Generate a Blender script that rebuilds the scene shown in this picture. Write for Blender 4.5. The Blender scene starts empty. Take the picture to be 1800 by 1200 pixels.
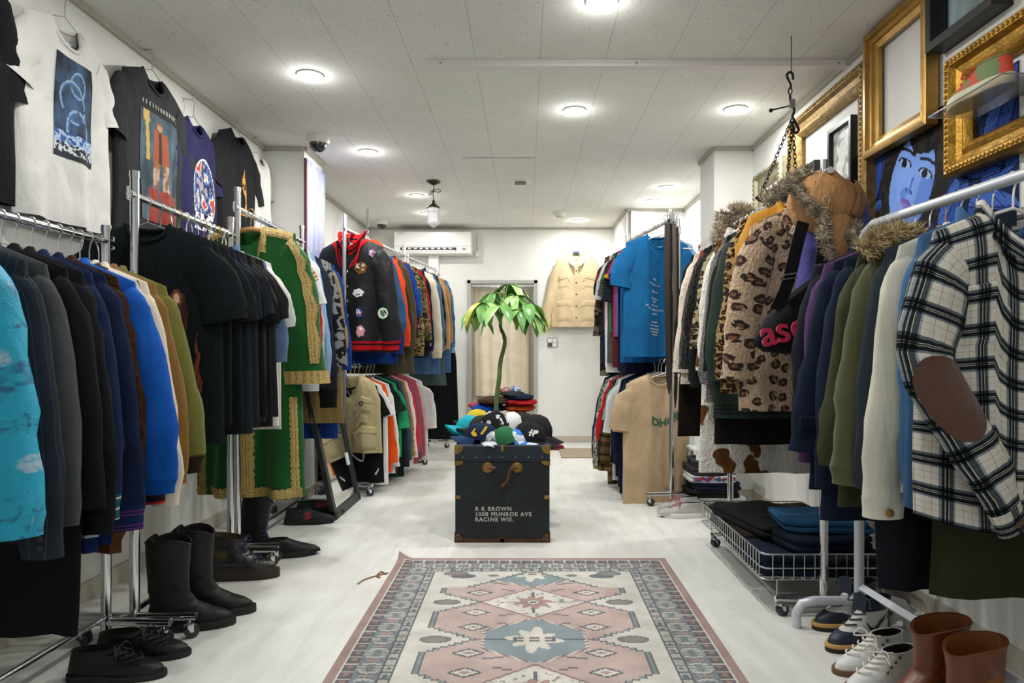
import bpy, math, random
from math import sin, cos, pi, sqrt, exp, atan2
from mathutils import Vector as V, Matrix
from mathutils import noise as mnoise
SC = bpy.context.scene
COL = SC.collection
# ---------------------------------------------------------------- camera
F = 1200.0      # focal length in pixels of the 1800 wide frame
EYE = 0.98
CEIL = 2.35
cam_data = bpy.data.cameras.new('camera')
cam_data.sensor_width = 36
cam_data.lens = 24
cam_data.shift_x = -25/1800
cam_data.shift_y = 20/1800
cam_data.clip_start = 0.05
cam = bpy.data.objects.new('camera', cam_data)
cam.location = (0, 0, EYE)
cam.rotation_euler = (pi/2, 0, 0)
COL.objects.link(cam)
SC.camera = cam
# ---------------------------------------------------------------- world, exposure
SC.view_settings.view_transform = 'Standard'
SC.view_settings.look = 'None'
SC.view_settings.gamma = 1
SC.view_settings.use_curve_mapping = False
SC.view_settings.exposure = 0.31
wd = bpy.data.worlds.new('world')
SC.world = wd
wd.use_nodes = True
wd.node_tree.nodes['Background'].inputs[0].default_value = (0.86, 0.94, 1.0, 1)
wd.node_tree.nodes['Background'].inputs[1].default_value = 0.52
LAMP_W = 10.5
LAMP_COL = (1.0, 0.992, 0.978)
# downlights: (pixel x, pixel y) of the lamps in the ceiling; the last ones lie outside the frame
LAMPS = [(545,131),(1058,2),(1010,193),(1293,191),(647,266),(733,343),(1172,328),(1148,352),(1016,387),(750,374)]
def at(px, py, Y): return V(((px-925)*Y/F, Y, EYE-(py-620)*Y/F))
def flo(px, py): Y = F*EYE/(py-620); return V(((px-925)*Y/F, Y, 0))
def cei(px, py): Y = F*(CEIL-EYE)/(620-py); return V(((px-925)*Y/F, Y, CEIL))
def hx(h, a=1.0):
    h = h.lstrip('#'); o = []
    for i in (0, 2, 4):
        c = int(h[i:i+2], 16)/255
        o.append(c/12.92 if c <= .04045 else ((c+.055)/1.055)**2.4)
    return (o[0], o[1], o[2], a)
def lerp(a, b, t): return a+(b-a)*t
def cl(x, a=0., b=1.): return max(a, min(b, x))
def sst(a, b, x):
    t = cl((x-a)/(b-a)); return t*t*(3-2*t)
def interp(tab, x):
    if x <= tab[0][0]: return tab[0][1]
    for (a, va), (b, vb) in zip(tab, tab[1:]):
        if x <= b:
            t = (x-a)/(b-a) if b > a else 0
            return lerp(va, vb, t)
    return tab[-1][1]
def catmull(pts, n):
    P = [V(p) for p in pts]; P = [P[0]*2-P[1]]+P+[P[-1]*2-P[-2]]
    m = len(P)-3; out = []
    for i in range(n):
        t = i/(n-1)*m; k = min(int(t), m-1); t -= k
        a, b, c, d = P[k:k+4]
        out.append(.5*((2*b)+(c-a)*t+(2*a-5*b+4*c-d)*t*t+(3*b-a-3*c+d)*t**3))
    return out
# ---------------------------------------------------------------- objects
def tag(o, label=None, cat=None, group=None, kind=None):
    if label: o['label'] = label
    if cat: o['category'] = cat
    if group: o['group'] = group
    if kind: o['kind'] = kind
    return o
def thing(name, label, cat, loc=(0,0,0), yaw=0, group=None, rot=None):
    o = bpy.data.objects.new(name, None)
    o.empty_display_size = .05
    COL.objects.link(o)
    o.location = loc
    o.rotation_euler = rot if rot else (0, 0, yaw)
    return tag(o, label, cat, group)
class MB:
    def __init__(s): s.v = []; s.f = []; s.uv = []; s.mi = []; s.col = []; s.cur = 0; s.hascol = False
    def add(s, vs, fs, uvs=None, M=None, cols=None):
        b = len(s.v)
        for p in vs:
            p = V(p); s.v.append(tuple(M @ p) if M else tuple(p))
        for i, f in enumerate(fs):
            s.f.append([b+k for k in f]); s.mi.append(s.cur)
            s.uv.append([uvs[k] for k in f] if uvs else None)
            if cols: s.hascol = True
            s.col.append(cols[i] if cols else None)
    def grid(s, P, uv=None, closed=False, M=None):
        r, c = len(P), len(P[0]); vs = [p for row in P for p in row]; fs = []; us = [q for row in uv for q in row] if uv else None
        for i in range(r-1):
            for j in range(c if closed else c-1):
                k = (j+1) % c
                fs.append((i*c+j, i*c+k, (i+1)*c+k, (i+1)*c+j))
        s.add(vs, fs, us, M)
    def box(s, lo, hi, M=None):
        x0, y0, z0 = lo; x1, y1, z1 = hi
        vs = [(x0,y0,z0),(x1,y0,z0),(x1,y1,z0),(x0,y1,z0),(x0,y0,z1),(x1,y0,z1),(x1,y1,z1),(x0,y1,z1)]
        s.add(vs, [(0,3,2,1),(4,5,6,7),(0,1,5,4),(1,2,6,5),(2,3,7,6),(3,0,4,7)], None, M)
    def tube(s, path, r, n=8, caps=True, closed=False, M=None):
        P = [V(p) for p in path]; m = len(P)
        rr = r if isinstance(r, (list, tuple)) else [r]*m
        T = []
        for i in range(m):
            a = P[(i-1) % m] if closed else P[max(0, i-1)]
            b = P[(i+1) % m] if closed else P[min(m-1, i+1)]
            d = b-a
            T.append(d.normalized() if d.length > 1e-9 else V((0, 0, 1)))
        up = V((0, 0, 1)) if abs(T[0].z) < .9 else V((1, 0, 0))
        nrm = (up-T[0]*up.dot(T[0])).normalized(); rings = []
        for i in range(m):
            nrm = nrm-T[i]*nrm.dot(T[i])
            nrm = nrm.normalized() if nrm.length > 1e-6 else T[i].orthogonal().normalized()
            bn = T[i].cross(nrm)
            rings.append([P[i]+(nrm*cos(2*pi*k/n)+bn*sin(2*pi*k/n))*rr[i] for k in range(n)])
        vs = [p for q in rings for p in q]; fs = []
        for i in range(m if closed else m-1):
            i2 = (i+1) % m
            for k in range(n):
                fs.append((i*n+k, i*n+(k+1) % n, i2*n+(k+1) % n, i2*n+k))
        if caps and not closed:
            fs.append(tuple(range(n-1, -1, -1))); fs.append(tuple((m-1)*n+k for k in range(n)))
        s.add(vs, fs, None, M)
    def lathe(s, prof, n=24, M=None, cap=True):
        vs = []; fs = []; m = len(prof)
        for r, z in prof:
            for k in range(n): vs.append((r*cos(2*pi*k/n), r*sin(2*pi*k/n), z))
        for i in range(m-1):
            for k in range(n): fs.append((i*n+k, i*n+(k+1) % n, (i+1)*n+(k+1) % n, (i+1)*n+k))
        if cap:
            fs.append(tuple(range(n-1, -1, -1))); fs.append(tuple((m-1)*n+k for k in range(n)))
        s.add(vs, fs, None, M)
    def ball(s, c, r, n=14, M=None, fn=None):
        rx, ry, rz = r if isinstance(r, (tuple, list)) else (r, r, r); P = []
        for i in range(n+1):
            a = -pi/2+pi*i/n; row = []
            for k in range(n*2):
                b = 2*pi*k/(n*2)
                d = V((cos(a)*cos(b), cos(a)*sin(b), sin(a)))
                q = 1+(fn(d) if fn else 0)
                row.append((c[0]+d.x*rx*q, c[1]+d.y*ry*q, c[2]+d.z*rz*q))
            P.append(row)
        s.grid(P, None, True, M)
    def prism(s, poly, d, M=None):
        n = len(poly); vs = [(x, 0, z) for x, z in poly]+[(x, d, z) for x, z in poly]
        fs = [tuple(range(n)), tuple(range(2*n-1, n-1, -1))]+[(i, n+i, n+(i+1) % n, (i+1) % n) for i in range(n)]
        s.add(vs, fs, None, M)
    def spikes(s, pts, ln, w, rnd, jit=.5, droop=.0):
        for p, nrm in pts:
            p = V(p); d = (V(nrm)+V((rnd.uniform(-1,1), rnd.uniform(-1,1), rnd.uniform(-1,1)-droop))*jit).normalized()
            l = ln*rnd.uniform(.6, 1.3); o = d.orthogonal().normalized(); q = d.cross(o)
            s.add([p+o*w, p-o*w*.5+q*w*.87, p-o*w*.5-q*w*.87, p+d*l], [(0,1,3),(1,2,3),(2,0,3)])
    def build(s, name, mat=None, parent=None, ang=40, bevel=0, loc=None, label=None, sub=0):
        me = bpy.data.meshes.new(name)
        me.from_pydata(s.v, [], s.f)
        mats = mat if isinstance(mat, (list, tuple)) else [mat]
        for q in mats:
            if q: me.materials.append(q)
        if len(mats) > 1: me.polygons.foreach_set('material_index', s.mi)
        if any(u is not None for u in s.uv):
            ul = me.uv_layers.new(name='UVMap'); fl = []
            for f, u in zip(s.f, s.uv):
                for k in range(len(f)): fl += (u[k] if u else (0, 0))
            ul.data.foreach_set('uv', fl)
        if s.hascol:
            ca = me.color_attributes.new('Col', 'FLOAT_COLOR', 'CORNER'); fl = []
            for f, c in zip(s.f, s.col):
                for k in range(len(f)): fl += (c or (1, 1, 1, 1))
            ca.data.foreach_set('color', fl)
        if ang:
            me.polygons.foreach_set('use_smooth', [True]*len(s.f))
            me.set_sharp_from_angle(angle=math.radians(ang))
        me.update()
        o = bpy.data.objects.new(name, me); COL.objects.link(o)
        if parent: o.parent = parent
        if loc: o.location = loc
        if bevel:
            b = o.modifiers.new('bevel', 'BEVEL'); b.width = bevel; b.segments = 2; b.limit_method = 'ANGLE'
        if sub:
            b = o.modifiers.new('sub', 'SUBSURF'); b.levels = sub; b.render_levels = sub
        if label: o['label'] = label
        return o
def kill(root, *names):
    for o in list(root.children):
        if o.name.split('.')[0] in names:
            for c in list(o.children): bpy.data.objects.remove(c)
            bpy.data.objects.remove(o)
def struct(o): o['kind'] = 'structure'; return o
def inst(src, name, parent=None, loc=None, yaw=0, rot=None):
    o = src.copy(); o.name = name; COL.objects.link(o); o.parent = parent
    if loc is not None: o.location = loc
    o.rotation_euler = rot if rot else (0, 0, yaw)
    return o
def text_mesh(txt, size=.05, ext=0.0, align='CENTER', shear=0., spacing=1., bold=0.):
    cu = bpy.data.curves.new('txt', 'FONT'); cu.body = txt; cu.size = size; cu.extrude = ext; cu.align_x = align; cu.align_y = 'CENTER'
    cu.shear = shear; cu.space_character = spacing; cu.offset = bold; cu.resolution_u = 3
    o = bpy.data.objects.new('txt', cu); COL.objects.link(o)
    me = bpy.data.meshes.new_from_object(o)
    vs = [tuple(v.co) for v in me.vertices]; fs = [tuple(p.vertices) for p in me.polygons]
    bpy.data.objects.remove(o); bpy.data.meshes.remove(me); bpy.data.curves.remove(cu)
    return vs, fs
# ---------------------------------------------------------------- materials
class NT:
    def __init__(s, name):
        s.m = bpy.data.materials.new(name); s.m.use_nodes = True; s.t = s.m.node_tree; s.t.nodes.clear()
        s.out = s.t.nodes.new('ShaderNodeOutputMaterial'); s.b = s.t.nodes.new('ShaderNodeBsdfPrincipled')
        s.t.links.new(s.b.outputs[0], s.out.inputs[0]); s._uv = s._ob = None
    def set(s, sock, val):
        if isinstance(val, bpy.types.NodeSocket): s.t.links.new(val, sock)
        else: sock.default_value = val
    def n(s, typ, ins=None, **props):
        x = s.t.nodes.new('ShaderNode'+typ)
        for k, v in props.items(): setattr(x, k, v)
        for k, v in (ins or {}).items(): s.set(x.inputs[k], v)
        return x
    def uv(s):
        if not s._uv: s._uv = s.n('TexCoord').outputs['UV']
        return s._uv
    def ob(s):
        if not s._ob: s._ob = s.n('TexCoord').outputs['Object']
        return s._ob
    def math(s, op, a, b=0.): return s.n('Math', {0: a, 1: b}, operation=op).outputs[0]
    def mix(s, f, a, b, mode='MIX'):
        x = s.n('Mix', None, data_type='RGBA', blend_type=mode)
        s.set(x.inputs[0], f); s.set(x.inputs[6], a); s.set(x.inputs[7], b)
        return x.outputs[2]
    def ramp(s, f, stops, const=False):
        x = s.n('ValToRGB', {0: f}); r = x.color_ramp; r.interpolation = 'CONSTANT' if const else 'LINEAR'
        while len(r.elements) < len(stops): r.elements.new(.5)
        for e, (p, c) in zip(r.elements, stops): e.position = p
        for e, (p, c) in zip(r.elements, stops): e.color = c if isinstance(c, tuple) else (c, c, c, 1)
        return x.outputs[0]
    def noise(s, scale, detail=2., vec=None, dist=0., rough=.5):
        return s.n('TexNoise', {'Vector': vec if vec is not None else s.ob(), 'Scale': scale, 'Detail': detail, 'Distortion': dist, 'Roughness': rough}).outputs[0]
    def voro(s, scale, vec=None, rand=1., feat='F1', dim='3D', outp=0):
        return s.n('TexVoronoi', {'Vector': vec if vec is not None else s.ob(), 'Scale': scale, 'Randomness': rand}, feature=feat, voronoi_dimensions=dim).outputs[outp]
    def scale(s, vec, k): return s.n('VectorMath', {0: vec, 1: k}, operation='MULTIPLY').outputs[0]
    def warp(s, vec, sc, amt):
        q = s.n('TexNoise', {'Vector': vec, 'Scale': sc, 'Detail': 1.}).outputs[1]
        w = s.n('VectorMath', {0: q, 1: (.5, .5, .5)}, operation='SUBTRACT').outputs[0]
        w = s.n('VectorMath', {0: w, 1: (amt, amt, amt)}, operation='MULTIPLY').outputs[0]
        return s.n('VectorMath', {0: vec, 1: w}, operation='ADD').outputs[0]
    def sep(s, vec): x = s.n('SeparateXYZ', {0: vec}); return x.outputs
    def bump(s, h, strength=.3, dist=.01):
        x = s.n('Bump', {'Height': h, 'Strength': strength, 'Distance': dist}); s.t.links.new(x.outputs[0], s.b.inputs['Normal'])
    def fin(s, col=None, rough=.5, metal=0., spec=.5, sheen=0., **kw):
        if col is not None: s.set(s.b.inputs['Base Color'], col)
        s.set(s.b.inputs['Roughness'], rough); s.set(s.b.inputs['Metallic'], metal)
        s.set(s.b.inputs['Specular IOR Level'], spec)
        if sheen: s.set(s.b.inputs['Sheen Weight'], sheen); s.b.inputs['Sheen Roughness'].default_value = .5
        for k, v in kw.items(): s.set(s.b.inputs[k.replace('_', ' ')], v)
        return s.m
CACHE = {}
def simple(name, col, rough=.5, metal=0., spec=.5, var=.0, bump=0., bs=40, **kw):
    key = ('s', name)
    if key in CACHE: return CACHE[key]
    t = NT(name); c = hx(col)
    if var:
        f = t.noise(bs*.2, 3); c = t.mix(t.ramp(f, [(.3, 0.), (.7, 1.)]), tuple(x*(1-var) for x in c[:3])+(1,), tuple(min(1, x*(1+var)) for x in c[:3])+(1,))
    if bump: t.bump(t.noise(bs, 3), bump, .004)
    CACHE[key] = t.fin(c, rough, metal, spec, **kw)
    return CACHE[key]
def fab(key, col='#888888', pat=None, rough=.9, bump=.55, bs=9, sheen=.0, spec=.15, fine=0.1, **kw):
    """cloth: a colour or a pattern, faint uneven wear, soft creases and a fine weave"""
    if key in CACHE: return CACHE[key]
    t = NT('cloth_'+key.replace(' ', '_'))
    c = pat(t) if pat else hx(col)
    w = t.noise(6, 4, None, .6)
    c = t.mix(1., c, t.ramp(w, [(.25, (.84, .84, .84, 1)), (.7, (1.06, 1.06, 1.06, 1))]), 'MULTIPLY')
    h = t.math('ADD', t.noise(bs, 3, t.n('VectorMath', {0: t.ob(), 1: (1, 1, .45)}, operation='MULTIPLY').outputs[0], .9), t.math('MULTIPLY', t.noise(420, 1), fine))
    t.bump(h, bump, .03)
    CACHE[key] = t.fin(c, rough, 0, spec, sheen, **kw)
    return CACHE[key]
def fract_ramp(t, sock, period, stops, off=0.):
    f = t.math('FRACT', t.math('ADD', t.math('DIVIDE', sock, period), off+100.))
    return t.ramp(f, stops, True)
def P_plaid(p, uu, vv, base=None):
    """woven check: stripe ramps (position, colour) across and along, multiplied"""
    def f(t):
        x = t.sep(t.uv())
        a = fract_ramp(t, x[0], p, [(q, hx(c)) for q, c in uu]); b = fract_ramp(t, x[1], p, [(q, hx(c)) for q, c in vv])
        return t.mix(1., a, b, 'MULTIPLY')
    return f
def P_stripe(p, st, axis=1):
    def f(t): return fract_ramp(t, t.sep(t.uv())[axis], p, [(q, hx(c)) for q, c in st])
    return f
def P_leopard(bg, ring, mid, sc=18, lo=.17, hi=.36, soft=.04, warp=.03):
    def f(t):
        v = t.warp(t.uv(), 30, warp); d = t.voro(sc, v, .75, dim='2D')
        br = t.ramp(t.noise(55, 1, t.uv()), [(.36, 0.), (.42, 1.)])
        r = t.math('MULTIPLY', t.ramp(d, [(lo-soft, 0.), (lo, 1.), (hi, 1.), (hi+soft, 0.)]), br)
        c = t.mix(t.ramp(d, [(lo, 1.), (lo+.06, 0.)]), hx(bg), hx(mid))
        return t.mix(r, c, hx(ring))
    return f
def P_spots(bg, c1, sc, thr=.58, dist=.4, vec=None):
    def f(t): return t.mix(t.ramp(t.noise(sc, 1.5, None, dist), [(thr, 0.), (thr+.025, 1.)]), hx(bg), hx(c1))
    return f
def P_camo(cs, sc=14):
    def f(t):
        n = len(cs); pos = [0, .42, .5, .58, .66][:n]
        return t.ramp(t.noise(sc, 3, None, .7), [(p, hx(c)) for p, c in zip(pos, cs)], True)
    return f
def P_tweed(a, b, sc=260):
    def f(t): return t.ramp(t.noise(sc, 2), [(.42, hx(a)), (.58, hx(b))])
    return f
def P_denim(c, dark=.75):
    h = hx(c)
    def f(t):
        x = t.n('VectorMath', {0: t.ob(), 1: (90, 90, 8)}, operation='MULTIPLY').outputs[0]
        q = t.math('ADD', t.math('MULTIPLY', t.noise(1, 2, x), .5), t.math('MULTIPLY', t.noise(7, 3), .5))
        return t.ramp(q, [(.3, tuple(k*dark for k in h[:3])+(1,)), (.7, tuple(min(1, k*1.25) for k in h[:3])+(1,))])
    return f
def P_floral(bg, dk, lt):
    def f(t):
        v = t.warp(t.uv(), 24, .012); n = t.noise(22, 3, t.uv(), 1.0)
        leaf = t.ramp(t.math('MULTIPLY', t.ramp(n, [(.58, 0.), (.63, 1.)]), t.ramp(t.noise(60, 1, t.uv()), [(.35, .2), (.6, 1.)])), [(0., 0.), (1., 1.)])
        c = t.mix(t.math('MULTIPLY', leaf, .75), hx(bg), hx(dk))
        d = t.voro(8, v, 1., dim='2D'); fl = t.math('MULTIPLY', t.ramp(d, [(.13, 1.), (.17, 0.)]), t.ramp(t.noise(90, 1, t.uv()), [(.4, .3), (.55, 1.)]))
        return t.mix(t.math('MULTIPLY', fl, .7), c, hx(lt))
    return f
# ---------------------------------------------------------------- shared materials
def emis(name, col, strength):
    t = NT(name); return t.fin(hx(col), .5, Emission_Color=hx(col), Emission_Strength=strength)
def m_wall():
    t = NT('white_wallpaper'); n = t.noise(2.2, 4); c = t.ramp(n, [(.3, hx('#e0dfd9')), (.7, hx('#e9e9e4'))])
    t.bump(t.noise(160, 2), .12, .004); return t.fin(c, .85, spec=.2)
def m_ceiling():
    t = NT('speckled_ceiling_board'); x, y, z = t.sep(t.ob())[:3]
    # boards 0.303 wide, 0.606 long, every other row shifted by half a board
    k = t.math('DIVIDE', t.math('ADD', x, .239+30.3), .303); row = t.math('FLOOR', k)
    fx = t.math('FRACT', k); g1 = t.math('LESS_THAN', fx, .010)
    off = t.math('MULTIPLY', t.math('MODULO', row, 2.), .5)
    fy = t.math('FRACT', t.math('ADD', t.math('DIVIDE', t.math('ADD', y, 60.6), .606), off)); g2 = t.math('LESS_THAN', fy, .005)
    sp = t.math('GREATER_THAN', t.noise(95, 2, None, .4), .665)
    sp2 = t.math('MULTIPLY', sp, t.math('GREATER_THAN', t.noise(9, 2), .47))
    c = t.ramp(t.noise(1.5, 3), [(.3, hx('#e4e4dd')), (.7, hx('#eeeee8'))])
    c = t.mix(t.math('MULTIPLY', sp2, .5), c, hx('#5c5a52')); c = t.mix(t.math('MULTIPLY', g1, .42), c, hx('#6f6d63')); c = t.mix(t.math('MULTIPLY', g2, .35), c, hx('#f3f2ec'))
    t.bump(sp, -.3, .003); return t.fin(c, .9, spec=.1)
def m_floor():
    t = NT('pale_vinyl_floor'); o = t.ob()
    st = t.noise(1, 4, t.n('VectorMath', {0: o, 1: (14, 3, 1)}, operation='MULTIPLY').outputs[0], .6)
    c = t.ramp(st, [(.25, hx('#cfcfc8')), (.55, hx('#dcdcd6')), (.8, hx('#e4e4df'))])
    sc = t.math('GREATER_THAN', t.noise(34, 3, o, 1.5), .70)
    c = t.mix(t.math('MULTIPLY', sc, .30), c, hx('#a3a198'))
    c = t.mix(t.ramp(t.noise(2.1, 5, o, .4), [(.45, 0.), (.75, .5)]), c, hx('#c3c0b6'))
    t.bump(t.noise(120, 2), .08, .003)
    return t.fin(c, t.ramp(t.noise(5, 3), [(.3, .38), (.7, .6)]), spec=.4)
WALLM = m_wall(); CEILM = m_ceiling(); FLOORM = m_floor()
CHROME = simple('chrome', '#d4d6d8', .16, 1.)
STEEL = simple('brushed_steel', '#b9bcbd', .3, 1.)
WIRE = simple('galvanised_wire', '#cfd1d2', .28, 1.)
BLKMET = simple('black_iron', '#22211f', .5, .6)
WHITEP = simple('white_enamel', '#dfe3e6', .35)
WHITEPL = simple('white_plastic', '#eceae4', .4)
RUBBER = simple('black_rubber', '#161616', .7)
BRASS = simple('aged_brass', '#9a7a3e', .42, .85, var=.35, bs=60)
TRIMM = simple('grey_trim', '#b4b0a4', .6, var=.06)
BASEM = simple('beige_baseboard', '#bdb6a6', .6, var=.08)
WOOD = simple('hanger_wood', '#b98a52', .45, var=.15, bs=70)
BONE = simple('horn_button', '#5c3d28', .35)
BTNW = simple('pale_button', '#d8d0bd', .35)
BTNK = simple('dark_button', '#1c1c20', .3)
PRINT = None
def print_mat():
    t = NT('screen_print'); a = t.n('Attribute', None, attribute_name='Col')
    return t.fin(a.outputs['Color'], .75, spec=.15)
PRINT = print_mat()
def cloth(c, **k): return fab(c, c, **k)
INK_W = cloth('#e6e4de')
# ---------------------------------------------------------------- the room
WL, WR, YB, YF = -1.745, 1.51, 7.47, -1.6
def slab(name, lo, hi, mat, bevel=0):
    m = MB(); m.box(lo, hi); return struct(m.build(name, mat, ang=0, bevel=bevel))
slab('floor', (WL-.15, YF, -.1), (WR+.15, YB+1.2, 0), FLOORM)
slab('ceiling', (WL-.15, YF, CEIL), (WR+.15, YB+1.2, CEIL+.1), CEILM)
slab('wall_left', (WL-.15, YF, 0), (WL, YB+1.2, CEIL), WALLM)
slab('wall_right', (WR, YF, 0), (WR+.15, YB+1.2, CEIL), WALLM)
# the far wall has an open doorway
DX0, DX1, DZ = (826-925)*YB/F, (940-925)*YB/F, EYE+(620-497)*YB/F
m = MB()
m.box((WL, YB, 0), (DX0, YB+.12, CEIL)); m.box((DX1, YB, 0), (WR, YB+.12, CEIL)); m.box((DX0, YB, DZ), (DX1, YB+.12, CEIL))
struct(m.build('wall_back', WALLM, ang=0))
slab('wall_passage', (WL, YB+1.1, 0), (WR, YB+1.2, CEIL), WALLM)
slab('column_left', (WL, 4.54, 0), (-1.476, 4.94, CEIL), WALLM)
slab('column_right', (1.25, 4.54, 0), (WR, 4.9, CEIL), WALLM)
slab('column_back', (.957, 6.5, 0), (WR, YB, CEIL), WALLM)
# cornice strips and skirting
def strip(name, segs, z0, z1, d, mat):
    m = MB()
    for (x0, y0, x1, y1) in segs:
        a = V((x0, y0, 0)); b = V((x1, y1, 0)); t = (b-a).normalized(); n = V((-t.y, t.x, 0))*d
        q = [a, b, b+n, a+n]
        m.add([(p.x, p.y, z) for z in (z0, z1) for p in q], [(0,1,5,4),(1,2,6,5),(2,3,7,6),(3,0,4,7),(4,5,6,7),(3,2,1,0)])
    return struct(m.build(name, mat, ang=0))
left_run = [(WL, 4.54, WL, YF), (-1.476, 4.54, WL, 4.54), (-1.476, 4.94, -1.476, 4.54), (WL, YB, WL, 4.94)]
right_run = [(WR, YF, WR, 4.54), (WR, 4.54, 1.25, 4.54), (1.25, 4.54, 1.25, 4.9), (WR, 4.9, WR, 6.5), (WR, 6.5, .957, 6.5), (.957, 6.5, .957, YB)]
strip('trim_1', left_run, CEIL-.028, CEIL, .018, TRIMM)
strip('trim_2', right_run, CEIL-.028, CEIL, .018, TRIMM)
strip('trim_3', [(.957, YB, WL, YB)], CEIL-.022, CEIL, .015, TRIMM)
strip('baseboard_left', left_run, 0, .075, .012, BASEM)
strip('baseboard_right', right_run, 0, .075, .012, BASEM)
strip('baseboard_back', [(DX0-.04, YB, WL, YB), (.957, YB, DX1+.04, YB)], 0, .07, .012, BASEM)
# metal door frame round the opening
m = MB()
for a, b in (((DX0-.03, YB-.02, 0), (DX0+.012, YB+.13, DZ+.03)), ((DX1-.012, YB-.02, 0), (DX1+.03, YB+.13, DZ+.03)), ((DX0-.03, YB-.02, DZ-.01), (DX1+.03, YB+.13, DZ+.03))): m.box(a, b)
struct(m.build('door_1', simple('grey_door_frame', '#a9a9a4', .45), ang=0, bevel=.004))
# ceiling gap and surface rail
m = MB(); a = cei(812, 277); b = cei(940, 277)
P = [[(lerp(a.x, b.x, i/24), a.y+.006*sin(i*2.1)+j*.008, CEIL-.0015) for i in range(25)] for j in range(2)]
m.grid(P); struct(m.build('ceiling_crack', simple('crack_dark', '#6e6658', .9)))
ra, rb = cei(750, 107), cei(1490, 107)
t0 = thing('ceiling_rail', 'long white lighting rail screwed across the ceiling', 'rail', (0, 0, 0))
m = MB(); m.box((ra.x, ra.y-.02, CEIL-.032), (rb.x, ra.y+.03, CEIL)); m.build('channel', simple('white_rail', '#e8e2e0', .5), t0, 0, .003)
for px in (776, 1117, 1470):
    m = MB(); m.lathe([(.006, 0), (.006, .003), (.003, .005)], 10, Matrix.Translation((cei(px, 107).x, ra.y-.02, CEIL-.02)) @ Matrix.Rotation(pi/2, 4, 'X')); m.build('screw', STEEL, t0)
# ---------------------------------------------------------------- ceiling fixtures
LENS = emis('lamp_lens', '#fffaf0', 14.0)
def downlight(x, y, label, lit=1.):
    t = thing('downlight', label, 'ceiling light', (x, y, CEIL), group='ceiling downlights')
    m = MB(); m.lathe([(.047, -.001), (.062, -.0015), (.064, -.006), (.058, -.009), (.047, -.006)], 28, cap=False); m.build('trim_ring', WHITEPL, t)
    m = MB(); m.lathe([(.047, -.003), (.038, -.010), (.02, -.014), (.001, -.015)], 28); m.build('lens', LENS, t)
    ld = bpy.data.lights.new('downlight_lamp', 'AREA'); ld.shape = 'DISK'; ld.size = .09; ld.energy = LAMP_W*lit; ld.color = LAMP_COL; ld.spread = math.radians(180)
    lo = bpy.data.objects.new('downlight_lamp', ld); COL.objects.link(lo); lo.parent = t; lo.location = (0, 0, -.018)
    pd = bpy.data.lights.new('downlight_added_halo', 'POINT'); pd.shadow_soft_size = .035; pd.energy = LAMP_W*lit*.085; pd.color = LAMP_COL  # extra point light, added to brighten a halo on the ceiling round each lamp
    po = bpy.data.objects.new('downlight_added_halo', pd); COL.objects.link(po); po.parent = t; po.location = (0, 0, -.055)
    return t
LL = ['first downlight above the white wall T-shirt', 'downlight at the top edge of the picture, between the rail and the camera', 'downlight in the middle of the ceiling behind the rail', 'downlight beside the hanging scale hook',
      'downlight behind the front camera dome', 'downlight just beyond the pendant lamp', 'downlight above the blue T-shirts, nearer one of two', 'downlight above the blue T-shirts, farther one of two', 'downlight over the beige jacket on the far wall', 'small downlight partly hidden by the pendant lamp']
for (px, py), lb in zip(LAMPS, LL):
    p = cei(px, py); downlight(p.x, p.y, lb, .64 if p.y > 5.2 else 1.1 if p.y < 3.5 else .75 if px > 1200 else 1.)
for x, y in ((-1.06, 1.95), (.28, 1.35)):
    downlight(x, y, 'downlight near the shop entrance', .6)
def dome(px, py, label, s=1.):
    p = cei(px, py); t = thing('security_camera', label, 'security camera', (p.x, p.y, CEIL))
    m = MB(); m.lathe([(.066*s, 0), (.068*s, -.03*s), (.06*s, -.042*s), (.048*s, -.044*s)], 28); m.build('housing', WHITEPL, t)
    m = MB(); m.lathe([(.05*s, -.04*s), (.049*s, -.055*s), (.042*s, -.075*s), (.028*s, -.088*s), (.01*s, -.094*s), (.001, -.095*s)], 28); m.build('dome', simple('smoked_dome', '#2b3034', .12, spec=.8), t)
dome(559, 240, 'white dome security camera with dark lens near the column', 1.05)
dome(671, 388, 'small dome security camera by the far wall', .95)
p = cei(915, 320); t = thing('ceiling_speaker', 'round recessed ceiling speaker with a slotted grille', 'speaker', p)
m = MB(); m.lathe([(.05, -.004), (.085, -.006), (.088, -.001)], 30, cap=False); m.build('flange', WHITEPL, t)
m = MB(); m.lathe([(.05, -.004), (.001, -.006)], 30)
for k in range(-3, 4): m.box((-.045, k*.013-.003, -.012), (.045, k*.013+.003, -.005))
m.build('grille', simple('grille_grey', '#8d8d86', .5), t, 0)
p = cei(983, 373); t = thing('smoke_detector', 'small round smoke detector on the ceiling near the far wall', 'smoke detector', p)
m = MB(); m.lathe([(.06, 0), (.06, -.02), (.045, -.035)], 24); m.build('base', WHITEPL, t)
m = MB(); m.lathe([(.03, -.034), (.028, -.05), (.001, -.052)], 20); m.build('sensor_cap', simple('detector_cap', '#cfcabd', .5), t)
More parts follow.
